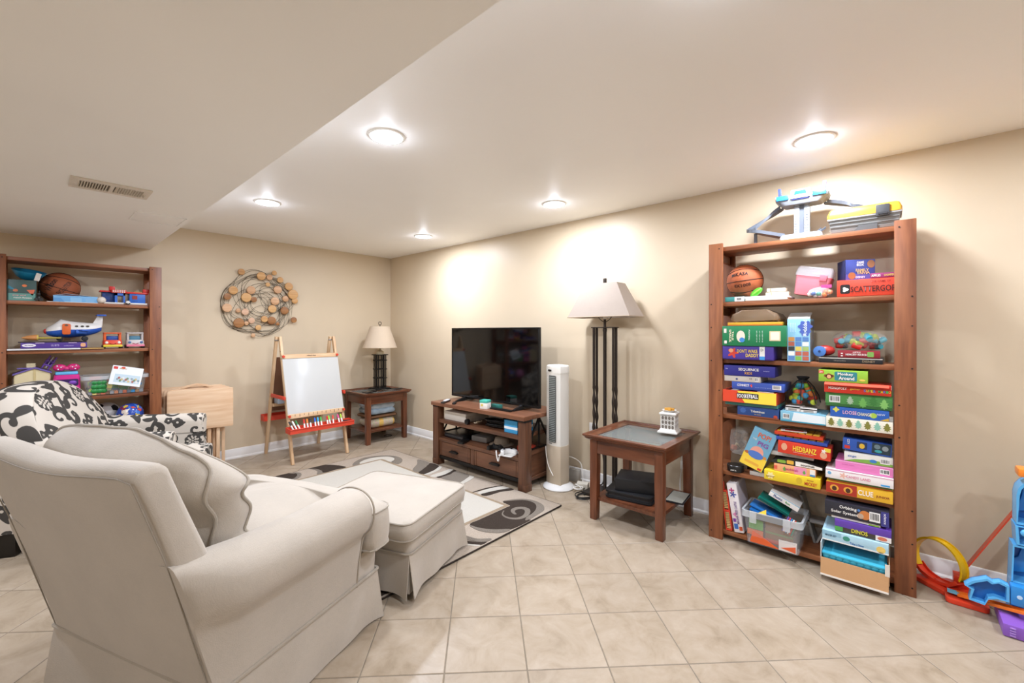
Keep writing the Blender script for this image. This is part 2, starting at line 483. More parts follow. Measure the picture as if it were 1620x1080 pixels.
# ---------------------------------------------------------------- upholstery helpers
def fabric(col, weave=900.0, strength=.35, var=.06, sheen=.25):
    key = ('fabric', col, weave, strength, var)
    if key in _M: return _M[key]
    m, nt, b = nodes_of('woven_fabric'); L = nt.links; c = lin(col)
    b.inputs['Roughness'].default_value = .9; b.inputs['Specular IOR Level'].default_value = .15
    b.inputs['Sheen Weight'].default_value = sheen; b.inputs['Sheen Roughness'].default_value = .6
    tc = nt.nodes.new('ShaderNodeTexCoord')
    hs = []
    for st in ((1, .12, 1), (.12, 1, .12)):
        mp = nt.nodes.new('ShaderNodeMapping'); mp.inputs['Scale'].default_value = st
        n = nt.nodes.new('ShaderNodeTexNoise'); n.inputs['Scale'].default_value = weave * .45; n.inputs['Detail'].default_value = 2
        L.new(tc.outputs['Object'], mp.inputs[0]); L.new(mp.outputs[0], n.inputs['Vector']); hs.append(n)
    a = nt.nodes.new('ShaderNodeMath'); a.operation = 'ADD'
    L.new(hs[0].outputs['Fac'], a.inputs[0]); L.new(hs[1].outputs['Fac'], a.inputs[1])
    bp = nt.nodes.new('ShaderNodeBump'); bp.inputs['Strength'].default_value = strength; bp.inputs['Distance'].default_value = .0015
    L.new(a.outputs[0], bp.inputs['Height']); L.new(bp.outputs['Normal'], b.inputs['Normal'])
    n3 = nt.nodes.new('ShaderNodeTexNoise'); n3.inputs['Scale'].default_value = 5; n3.inputs['Detail'].default_value = 6
    L.new(tc.outputs['Object'], n3.inputs['Vector'])
    mx = nt.nodes.new('ShaderNodeMath'); mx.operation = 'MULTIPLY_ADD'; mx.inputs[1].default_value = .35
    L.new(a.outputs[0], mx.inputs[0]); L.new(n3.outputs['Fac'], mx.inputs[2])
    r = nt.nodes.new('ShaderNodeValToRGB')
    r.color_ramp.elements[0].position = .55; r.color_ramp.elements[1].position = 1.15
    r.color_ramp.elements[0].color = (*[x * (1 - var) for x in c], 1); r.color_ramp.elements[1].color = (*[min(1, x * (1 + var)) for x in c], 1)
    L.new(mx.outputs[0], r.inputs['Fac']); L.new(r.outputs['Color'], b.inputs['Base Color'])
    _M[key] = m
    return m

def resample(poly, n, closed=True):
    """n points evenly spaced along a polygon (2-D or 3-D tuples)"""
    pts = [Vector(p) for p in poly]
    if closed: pts = pts + [pts[0]]
    d = [0]
    for a, b in zip(pts, pts[1:]): d.append(d[-1] + (b - a).length)
    out = []; k = 0; T = d[-1]
    for i in range(n):
        t = T * i / (n if closed else n - 1)
        while k < len(d) - 2 and d[k + 1] < t: k += 1
        s = (t - d[k]) / max(1e-9, d[k + 1] - d[k])
        out.append(tuple(pts[k].lerp(pts[k + 1], min(1, s))))
    return out

def wob(x, y, z, s=1.0):
    return (math.sin(7.1 * x * s + 3 * y * s) + math.sin(5.3 * y * s - 4 * z * s + 1.3) + math.sin(9.7 * z * s + 6.1 * x * s + .7) + .6 * math.sin(17 * x * s + 13 * y * s - 11 * z * s)) / 3.6

def pillow(outline, z0, z1, crown_t, crown_b, soft=.015, n=72, rings=9, zoff=None, wr=0.0, centre=None):
    """boxed cushion: outline in xy, top and bottom seams at z1/z0, domed faces; returns G and the two seam paths"""
    o = resample(outline, n); cx = sum(p[0] for p in o) / n; cy = sum(p[1] for p in o) / n
    if centre: cx, cy = centre
    zf = zoff or (lambda x, y: 0.0)
    def ring(s, z, crown):
        out = []
        for x, y in [(p[0], p[1]) for p in o]:
            X, Y = cx + (x - cx) * s, cy + (y - cy) * s
            Z = z + crown * (1 - s ** 3) + zf(X, Y)
            if wr: Z += wr * wob(X * 3, Y * 3, z * 3) * (1 if s < 1 else .4)
            out.append((X, Y, Z))
        return out
    R = []
    ss = [.02] + [(k / rings) ** .8 for k in range(1, rings + 1)]
    for s in ss: R.append(ring(s, z0, -crown_b))
    dist = max(.05, sum(math.hypot(p[0] - cx, p[1] - cy) for p in o) / n)
    for t in (.25, .5, .75):
        bul = 1 + soft / dist * math.sin(math.pi * t)
        R.append([(cx + (x - cx) * bul, cy + (y - cy) * bul, z0 + (z1 - z0) * t + zf(x, y) + wr * .5 * wob(x * 4, y * 4, t)) for x, y in [(p[0], p[1]) for p in o]])
    for s in reversed(ss): R.append(ring(s, z1, crown_t))
    top = ring(1.004, z1, 0); bot = ring(1.004, z0, 0)
    return G().loft(R), top, bot

LINEN = fabric('#aea496')
PIPE = fabric('#9d9384', 900, .2)

# ---------------------------------------------------------------- the linen armchair
AC = math.radians(20.7)
chair = thing('armchair', 'cream linen roll-arm armchair with skirt, seen from behind in front of the ottoman', 'armchair', (.345, 1.43, 0), AC)
W, D = .835, .72
def skirt(parent, x0, x1, y0, y1, z0, z1, flare, mat, pleat=True, group=None):
    """four flared cloth panels that part at the corners, an inner pleat behind each corner"""
    cs = [((x0, y0), (x1, y0), (0, -1)), ((x1, y0), (x1, y1), (1, 0)), ((x1, y1), (x0, y1), (0, 1)), ((x0, y1), (x0, y0), (-1, 0))]
    for (a, b, nrm) in cs:
        L = math.hypot(b[0] - a[0], b[1] - a[1]); n = 28
        rows = []
        for j in range(8):
            t = j / 7; z = z1 + (z0 - z1) * t; row = []
            for i in range(n + 1):
                s = i / n
                e = max(0, 1 - min(s, 1 - s) * L / .11)
                out = flare * t * (.45 + .9 * e * e) + .003 * t * math.sin(s * 19 + a[0] * 9) 
                ext = (s - .5) * .018 * t * (1 if e > 0 else .5)
                zz = z - .006 * t * e + .004 * t * math.sin(s * 9)
                row.append((a[0] + (b[0] - a[0]) * (s + ext) + nrm[0] * out, a[1] + (b[1] - a[1]) * (s + ext) + nrm[1] * out, max(z0 - .008, zz)))
            rows.append(row)
        inner = [[(x - nrm[0] * .004, y - nrm[1] * .004, z) for x, y, z in r] for r in rows]
        rings = [rows[j] + inner[j][::-1] for j in range(8)]
        part('skirt', G().loft(rings), mat, parent, smooth=60)
    for cx, cy, sx, sy in ((x0, y0, 1, 1), (x1, y0, -1, 1), (x1, y1, -1, -1), (x0, y1, 1, -1)):
        g = G().loft([[(cx + sx * u, cy + sy * v, z) for u, v in ((.06, .002), (.004, .002), (.002, .004), (.002, .06), (.006, .06), (.008, .008), (.06, .006))] for z in (z1, z0 + .006)])
        part('pleat', g, mat, parent)

skirt(chair, 0, D, 0, W, .008, .211, .022, LINEN)
loop = [(p[0], p[1], .212) for p in rrect(-.004, D + .004, -.004, W + .004, .012, 3)]
part('welt', G().tube(loop, .0065, 8, closed=True), PIPE, chair)
# seat deck between arms and its front rail
deck = G().loft([[(x, y, z) for x, y in rrect(.0 + e, D - e, 0 + e, W - e, .02, 3)] for z, e in ((.19, .004), (.30, .0), (.318, .006), (.325, .02))])
part('seat_deck', deck, LINEN, chair)

# raked back with a gently dipped top
def back_ring(y, inset):
    e = min(y, W - y)
    dip = -.022 * math.sin(math.pi * min(1, max(0, y / W))) ** 2
    bow = .012 * math.sin(math.pi * y / W)
    pr = [(.0 - bow * .3, .20), (-.055 - bow, .433), (-.105 - bow, .62), (-.150 - bow, .757), (-.190 - bow, .875 + dip), (-.193 - bow, .890 + dip), (-.182 - bow, .905 + dip), (-.155, .915 + dip), (-.128, .912 + dip), (-.112, .898 + dip), (-.103, .875 + dip), (-.075, .80), (-.02, .66), (.06, .45), (.10, .30), (.05, .2)]
    out = []
    for x, z in pr:
        c = (-.150, .845 + dip) if z > .84 else (-.055 - (z - .55) * .28, z)
        d = math.hypot(c[0] - x, c[1] - z) or 1; k = min(1, inset / d)
        out.append((x + (c[0] - x) * k, y, z + (c[1] - z) * k))
    return out
ys = [0, .003, .010, .022, .04] + [W * k / 14 for k in range(1, 14)] + [W - .04, W - .022, W - .010, W - .003, W]
ys = sorted(set(round(v, 4) for v in ys))
rings = []
for y in ys:
    e = min(y, W - y); ins = 0 if e >= .022 else .022 - math.sqrt(max(0, .022 ** 2 - (.022 - e) ** 2))
    rings.append(back_ring(y, ins))
part('backrest', G().loft(rings), LINEN, chair, smooth=50)
# stitched seams round the rear panel
sm = [(-.003, .012, .22)] + [(x - .0015, .012, z) for x, z in ((-.058, .433), (-.108, .62), (-.153, .757), (-.195, .880))]
top = [(-.196 - .012 * math.sin(math.pi * y / W), y, .888 - .022 * math.sin(math.pi * y / W) ** 2) for y in [.012 + (W - .024) * k / 16 for k in range(17)]]
sm2 = [(x, W - y, z) for x, y, z in reversed(sm)]
part('seam', G().tube(smooth_path(sm, 4) + top[1:-1] + smooth_path(sm2, 4), .0018, 6), fabric('#8d8476', 900, .2), chair)

# roll arms
def arm_profile(y0, sg, rise):
    pts = [(.0, .20), (-.010, .30), (-.028, .40), (-.047, .430), (-.072, .455), (-.087, .492), (-.090, .536), (-.075, .574), (-.040, .600), (.005, .610), (.050, .605), (.090, .585), (.115, .555), (.128, .50), (.128, .40), (.125, .28), (.12, .2)]
    return [(y0 + sg * a, b + (rise * max(0, min(1, (b - .3) / .3)))) for a, b in pts]
for y0, sg, nm in ((0, 1, 'arm'), (W, -1, 'arm')):
    rings = []
    for u in [0, .03, .07, .12, .2, .3, .4, .5, .6, .7, .8, .88, .93, .965, .988, 1]:
        rise = .028 * max(0, 1 - u * 1.6) ** 1.5
        pr = arm_profile(y0, sg, rise)
        e = (1 - u) * .7; ins = 0 if e > .018 else .018 - math.sqrt(max(0, .018 ** 2 - (.018 - e) ** 2))
        cy = sum(p[0] for p in pr) / len(pr); cz = .5
        over = min(1, .12 + 5.5 * u) if u < .16 else 1
        out = []
        for y, z in pr:
            d = math.hypot(y - cy, z - cz) or 1
            k = 1 - ins / d if z > .42 else 1
            xr = .008 - (z - .21) * .285
            x = xr + u * (.586 - xr)
            Y = cy + (y - cy) * k
            if (Y - y0) * sg < 0: Y = y0 + (Y - y0) * (over ** .6) + sg * .004 * (1 - over)
            out.append((x, Y, cz + (z - cz) * k + .003 * wob(x * 5, y * 9, 2)))
        rings.append(out)
    a = part(nm, G().loft(rings), LINEN, chair, smooth=50)
    pr = arm_profile(y0, sg, 0)
    part('arm_piping', G().tube(smooth_path([(.584 if z > .43 else .588, y - sg * .0015, z) for y, z in pr[0:14]], 3), .0042, 6), PIPE, a)

# T-shaped seat cushion
tx0, tx1 = .02, .742
T_ = [(tx0, .14), (.60, .14), (.605, -.03)] + [(.61, -.055), (.625, -.065), (.70, -.066), (.728, -.055), (.742, -.02), (.752, .2), (.756, W / 2), (.752, W - .2), (.742, W + .02), (.728, W + .055), (.70, W + .066), (.625, W + .065), (.61, W + .055)] + [(.605, W + .03), (.60, W - .14), (tx0, W - .14)]
g, tp, bt = pillow(T_, .345, .497, .065, .02, .008, 120, 8, wr=.004, centre=(.612, W / 2))
sc_ = part('seat_cushion', g, LINEN, chair, smooth=60)
part('seat_piping', G().tube(tp, .0042, 6, closed=True), PIPE, sc_)
part('seat_piping', G().tube(bt, .0042, 6, closed=True), PIPE, sc_)

# loose back cushion leaning on the back: built lying down (x up the back, y across, z towards the sitter), then tipped up
hw, hh = .375, .172
o = [(-hh, -hw + .05), (-hh + .02, -hw + .01), (-hh + .06, -hw), (0, -hw - .004), (hh - .12, -hw - .018), (hh - .06, -hw - .03), (hh - .012, -hw - .005), (hh + .01, -hw + .09), (hh + .024, 0), (hh + .02, hw - .09), (hh, hw + .005), (hh - .06, hw + .03), (hh - .12, hw + .018), (0, hw + .004), (-hh + .06, hw), (-hh + .02, hw - .01), (-hh, hw - .05)]
o = [tuple(p)[:2] for p in smooth_path([(a, b, 0) for a, b in o], 3, closed=True)]
def crease(x, y):
    k = math.exp(-((abs(y) - hw) / .2) ** 2)
    return .010 * math.sin(26 * y + 14 * x) * k + .009 * math.sin(15 * y - 30 * x + 1) * (.4 + k)
g, tp, bt = pillow(o, -.07, .045, .05, .135, .016, 130, 16, zoff=crease, wr=.009, centre=(.095, 0))
def slump(p):
    x, y, z = p; t = (z + .07) / .115
    k = max(0, (x + hh) / (2 * hh))
    return (x - .085 * max(0, t) * k ** 1.5 - .055 * max(0, y / hw) ** 2 * k + .002 * math.sin(22 * y) * k, y - .005 * math.sin(16 * x + 1) * (1 if y < 0 else -1) * min(1, abs(y) / hw) ** 3, z)
g.v = [slump(p) for p in g.v]; tp = [slump(p) for p in tp]; bt = [slump(p) for p in bt]
bc = part('back_cushion', g, LINEN, chair, smooth=70)
a17 = math.radians(7)
bc.matrix_local = Matrix(((-math.sin(a17), 0, math.cos(a17), .118), (0, -1, 0, W / 2 + .062), (math.cos(a17), 0, math.sin(a17), .748), (0, 0, 0, 1)))
part('cushion_piping', G().tube(tp, .006, 8, closed=True), PIPE, bc)
part('cushion_piping', G().tube(bt, .006, 8, closed=True), PIPE, bc)

# ---------------------------------------------------------------- ottoman
ox, oy = .825, -.085
OW, OD = .635, .575
base = Vector((.345, 1.43, 0)) + Matrix.Rotation(AC, 3, 'Z') @ Vector((ox, oy, 0))
ott = thing('ottoman', 'cream linen skirted ottoman with a thick cushion, standing on the rug edge', 'ottoman', base, AC)
skirt(ott, .03, OD - .01, .01, OW - .01, .026, .215, .024, LINEN)
part('welt', G().tube([(x, y, .217) for x, y in rrect(.024, OD - .004, .004, OW - .004, .03, 4)], .005, 8, closed=True), PIPE, ott)
part('deck_band', G().loft([[(x, y, z) for x, y in rrect(.03 + e, OD - .01 - e, .01 + e, OW - .01 - e, .03, 4)] for z, e in ((.21, 0), (.26, -.004), (.285, .0), (.29, .03))]), LINEN, ott)
oc = [(x, y) for x, y in rrect(-.008, OD + .004, -.008, OW + .004, .045, 6)]
g, tp, bt = pillow(oc, .290, .368, .022, .0, .010, 96, 9, wr=.002)
oc_ = part('cushion', g, LINEN, ott, smooth=60)
part('cushion_piping', G().tube(tp, .0045, 6, closed=True), PIPE, oc_)
part('cushion_piping', G().tube(bt, .0045, 6, closed=True), PIPE, oc_)
# ---------------------------------------------------------------- floral print, worked out per vertex of a fine mesh
def scroll_discs():
    """discs (x, y, r) that draw one repeat of a dark scrolling-vine print, and discs that are cut out of it"""
    D, C = [], []
    def stroke(pts, r0, r1):
        p = smooth_path([(a, b, 0) for a, b in pts], 10); n = len(p)
        for i, q in enumerate(p):
            t = i / (n - 1); D.append((q[0], q[1], r0 + (r1 - r0) * t))
    def leaf(x, y, a, L, w):
        for i in range(13):
            t = i / 12; D.append((x + L * t * math.cos(a + .5 * t), y + L * t * math.sin(a + .5 * t), max(.0012, w * math.sin(math.pi * min(1, t * .92 + .04)) ** .8)))
    def flower(x, y, R, k=5, ph=0.0):
        for i in range(k):
            a = ph + 2 * math.pi * i / k; D.append((x + R * .58 * math.cos(a), y + R * .58 * math.sin(a), R * .44))
        D.append((x, y, R * .5)); C.append((x, y, R * .2))
    def peony(x, y, R):
        for i in range(9):
            a = 2 * math.pi * i / 9; D.append((x + R * .74 * math.cos(a), y + R * .74 * math.sin(a), R * .33))
        D.append((x, y, R * .75))
        for rr, k, s in ((.62, 9, .10), (.36, 6, .10)):
            for i in range(k):
                a = 2 * math.pi * (i + .5) / k
                for t in (0, .5, 1): C.append((x + R * (rr + .12 * t) * math.cos(a), y + R * (rr + .12 * t) * math.sin(a), R * s))
        C.append((x, y, R * .12)); 
    def curl(x, y, a, R, sg, w0=.011):
        pts = []
        for i in range(15):
            t = i / 14; rad = R * (1 - .80 * t); th = a + sg * 5.2 * t
            pts.append((x + R * math.cos(a + sg * 1.57) * 0 + rad * math.cos(th), y + rad * math.sin(th)))
        stroke(pts, w0, .005); D.append((*pts[-1], .009))
    # main stem and its branches (one repeat 0.34 x 0.40 m)
    stroke([(.17, 0), (.145, .07), (.165, .15), (.195, .22), (.175, .30), (.15, .36), (.17, .40)], .009, .009)
    curl(.075, .075, -.3, .058, 1); curl(.265, .14, 2.9, .052, -1); curl(.085, .265, .1, .055, 1); curl(.265, .325, 3.3, .05, -1, .010)
    stroke([(.15, .06), (.13, .055), (.12, .06)], .009, .009); stroke([(.17, .16), (.195, .155), (.215, .145)], .009, .009)
    stroke([(.185, .25), (.16, .262), (.14, .27)], .009, .009); stroke([(.16, .33), (.19, .33), (.215, .325)], .009, .009)
    for x, y, a, L, w in ((.15, .10, 2.3, .085, .017), (.17, .12, .3, .09, .018), (.19, .20, 2.6, .08, .016), (.19, .24, .6, .095, .018), (.165, .31, 2.2, .08, .016), (.16, .02, .2, .08, .016), (.16, .38, 2.5, .07, .014), (.05, .17, 1.2, .07, .014), (.29, .06, -1.1, .07, .014), (.30, .25, 1.5, .06, .013), (.03, .36, .4, .07, .014)):
        leaf(x, y, a, L, w)
    peony(.055, .205 - .03, .047); flower(.29, .215, .036); flower(.045, .345, .034, 5, .4); flower(.30, .02, .032, 5, .9); flower(.20, .075, .022); flower(.115, .205, .02); flower(.245, .405, .024, 5, .3)
    return np.array(D), np.array(C)
PD, PC = scroll_discs()
PK = 1.02                                # size of the repeat
PW, PH = .34 * PK, .40 * PK
PD *= PK; PC *= PK
def print_mask(uv):
    """0.5 on the outline of the print, above it inside the dark shapes"""
    uv = np.asarray(uv, np.float64)
    u = np.mod(uv[:, 0], PW); v = np.mod(uv[:, 1], PH)
    sd = np.full(len(u), .05); sc = np.full(len(u), .05)
    for sx in (-PW, 0, PW):
        for sy in (-PH, 0, PH):
            for arr, tgt in ((PD, sd), (PC, sc)):
                for x, y, r in arr:
                    X, Y = x + sx, y + sy
                    if X < -.09 or X > PW + .09 or Y < -.09 or Y > PH + .09: continue
                    np.minimum(tgt, np.hypot(u - X, v - Y) - r * 1.22, out=tgt)
    return np.clip(.5 - np.maximum(sd, -sc) / .024, 0, 1)

def print_mat():
    m, nt, b = nodes_of('floral_print'); L = nt.links
    at = nt.nodes.new('ShaderNodeAttribute'); at.attribute_name = 'print'; at.attribute_type = 'GEOMETRY'
    r = nt.nodes.new('ShaderNodeValToRGB'); e = r.color_ramp.elements
    e[0].position = .47; e[0].color = (*lin('#c4bbae'), 1); e[1].position = .53; e[1].color = (*lin('#44413d'), 1)
    L.new(at.outputs['Fac'], r.inputs['Fac']); L.new(r.outputs['Color'], b.inputs['Base Color'])
    b.inputs['Roughness'].default_value = .85; b.inputs['Specular IOR Level'].default_value = .2
    tc = nt.nodes.new('ShaderNodeTexCoord'); n = nt.nodes.new('ShaderNodeTexNoise'); n.inputs['Scale'].default_value = 700
    L.new(tc.outputs['Object'], n.inputs['Vector'])
    bp = nt.nodes.new('ShaderNodeBump'); bp.inputs['Strength'].default_value = .2; bp.inputs['Distance'].default_value = .001
    L.new(n.outputs['Fac'], bp.inputs['Height']); L.new(bp.outputs['Normal'], b.inputs['Normal'])
    return m
FLORAL = print_mat()

def printed(name, rings, uvf, parent, loop_closed=True, caps=True):
    """fine lofted mesh whose vertices carry the print; uvf(k, i, p) gives cloth coordinates in metres"""
    n = len(rings[0])
    g = G().loft(rings, caps=caps)
    me = g.mesh(name, 0, 0, 60)
    uv = np.array([uvf(k, i, rings[k][i]) for k in range(len(rings)) for i in range(n)])
    a = me.attributes.new('print', 'FLOAT', 'POINT')
    a.data.foreach_set('value', print_mask(uv).astype(np.float32))
    return put(name, me, FLORAL, parent)

def dense(poly, step, closed=True):
    L = sum(math.dist(poly[i], poly[(i + 1) % len(poly)]) for i in range(len(poly) if closed else len(poly) - 1))
    return resample([(*p, 0) if len(p) == 2 else p for p in poly], max(8, int(L / step)), closed)

AA = math.radians(-27)
acc = thing('accent_chair', 'cream accent chair with dark floral scroll print, behind the linen armchair', 'armchair', (-.06, 3.615, 0), AA)
AW, AD, ST = .777, .70, .0045
# arms: upholstered slabs with a rounded, slightly scooped top
for y0, y1 in ((-.005, .125), (AW - .125, AW + .005)):
    prof = [(y0, .13), (y1, .13), (y1, .58)] + [((y0 + y1) / 2 + (y1 - y0) / 2 * math.cos(a), .585 + .062 * math.sin(a)) for a in [math.pi * k / 12 for k in range(1, 12)]] + [(y0, .58)]
    pd = dense(prof, ST); per = [0]
    for i in range(1, len(pd)): per.append(per[-1] + math.dist(pd[i], pd[i - 1]))
    cy = (y0 + y1) / 2; rings = []; xs = []
    x = -.10
    while x < AD: xs.append(x); x += ST
    xs += [AD]
    for x in xs:
        e = AD - x; ins = 0 if e > .03 else .03 - math.sqrt(max(0, .03 ** 2 - (.03 - e) ** 2))
        drop = .018 * ((x - .1) / .6) if x > .1 else 0
        rings.append([(x, cy + (p[0] - cy) * (1 - ins / .075), p[1] - (drop if p[1] > .5 else 0) - (ins * .6 if p[1] > .5 else 0)) for p in pd])
    printed('arm', rings, lambda k, i, p, pd=pd, per=per: (p[0] + .11, per[i] + .06), acc)
    ed = [(AD - .004, cy + (p[0] - cy) * .86, p[1] - .024) for p in prof[2:]]
    part('piping', G().tube(ed, .004, 6), FLORAL, acc)
# arched back that leans away
rings = []
def arch(t): return .60 + .355 * (max(0, 1 - abs(2 * t - 1) ** 2.6)) ** .62
N = 150
nf, nt_, nr = 70, 30, 40
for k in range(N + 1):
    t = .004 + .992 * k / N; y = .01 + (AW - .02) * t; zt = arch(t)
    puff0 = .045 * (math.sin(math.pi * t) ** .5)
    lean = lambda z: .19 - .42 * max(0, z - .42) - .12 * max(0, z - .42) ** 2
    row = []
    zf = zt - .03
    for j in range(nf):
        s = j / (nf - 1); z = .30 + (zf - .30) * s
        row.append((lean(z) + puff0 * math.sin(math.pi * s * .97) ** .7, y, z))
    fx = row[-1][0]; th = .10 + .13 * math.sin(math.pi * t) ** .6
    for j in range(1, nt_):
        a = math.pi * j / nt_
        row.append((fx - th / 2 + th / 2 * math.cos(a), y, zf + .03 * math.sin(a) - .05 * (j / nt_) ** 1.5))
    bx, bz = row[-1][0], row[-1][2]
    for j in range(1, nr):
        s = j / (nr - 1); row.append((bx + (-.09 - bx) * s, y, bz + (.16 - bz) * s))
    rings.append(row)
printed('backrest', rings, lambda k, i, p: (p[1] + .21 + (0 if i < nf else (p[0] * .0)), (p[2] - .3) * 1.06 + .03 if i < nf else .745 + i * .0045), acc)
# seat body, cushion and feet
sb = [(.05, .10), (.80, .10), (.80, AW - .10), (.05, AW - .10)]
pd = dense(rrect(.03, .70, .11, AW - .11, .02, 3), ST)
printed('seat_base', [[(p[0], p[1], .13 + .15 * k / 24) for p in pd] for k in range(25)], lambda k, i, p: ((p[0] + p[1]), p[2]), acc)
pd = dense(rrect(.12, .775, .135, AW - .135, .04, 5), ST)
cx, cy = .45, AW / 2
rings = []; uvs = []
prof = [(.3, .285), (.7, .28), (1, .29), (1.012, .32), (1.012, .38), (1.0, .41)] + [(1 - .0165 * q, .41 + .035 * (1 - (1 - .0165 * q) ** 3)) for q in range(1, 60)]
for s, z in prof: rings.append([(cx + (p[0] - cx) * s, cy + (p[1] - cy) * s, z) for p in pd])
printed('seat_cushion', rings, lambda k, i, p: (p[0] + .3 * (k < 6) * p[2], p[1] + p[2]), acc)
for x, y in ((-.055, .045), (-.055, AW - .045), (.64, .05), (.64, AW - .05)):
    part('leg', G().box(x - .045, x + .045, y - .045, y + .045, 0, .135, (1.0, 1.0)), P('#17130f', .35), acc, bevel=.004)
part('rear_apron', G().box(-.085, -.02, .125, AW - .125, .125, .30), fabric('#c4bbae'), acc, bevel=.01)
# ---------------------------------------------------------------- rug
RX0, RX1, RY0, RY1 = 1.02, 2.552, 1.765, 3.94
def pile(col, var=.3):
    return P(col, .95, var=var, scale=230, bump=.9, bscale=420, spec=.1)
RUG_BASE, RUG_DARK, RUG_GREY, RUG_CREAM = pile('#aea090', .2), pile('#3f362f', .4), pile('#7d7469', .45), pile('#c2bcb0', .06)
rug = thing('area_rug', 'beige area rug with brown scrolls and a plain cream centre', 'rug', ((RX0 + RX1) / 2, (RY0 + RY1) / 2, 0))
rc = ((RX0 + RX1) / 2, (RY0 + RY1) / 2)
part('pile', G().box(RX0 - rc[0], RX1 - rc[0], RY0 - rc[1], RY1 - rc[1], .001, .010), RUG_BASE, rug, bevel=.002)
part('binding', G().tube([(x - rc[0], y - rc[1], .006) for x, y in rrect(RX0, RX1, RY0, RY1, .01, 2)], .0048, 8, closed=True), pile('#3a322c'), rug)
def rug_piece(name, pts, m, h=.012, sm=True):
    p = [tuple(q)[:2] for q in smooth_path([(a, b, 0) for a, b in pts], 4, closed=True)] if sm else pts
    p = [(min(max(a, RX0 + .004), RX1 - .004) - rc[0], min(max(b, RY0 + .004), RY1 - .004) - rc[1]) for a, b in p]
    part(name, G().prism(p, .009, h), m, rug, smooth=0)
rug_piece('centre_field', [(1.31, 2.06), (2.262, 2.06), (2.262, 3.685), (1.31, 3.685)], RUG_CREAM, .0115, False)
for b in ((1.285, 2.287, 2.035, 2.06), (1.285, 2.287, 3.685, 3.71), (1.285, 1.31, 2.06, 3.685), (2.262, 2.287, 2.06, 3.685)):
    rug_piece('field_border', [(b[0], b[2]), (b[1], b[2]), (b[1], b[3]), (b[0], b[3])], pile('#98866f', .2), .0118, False)
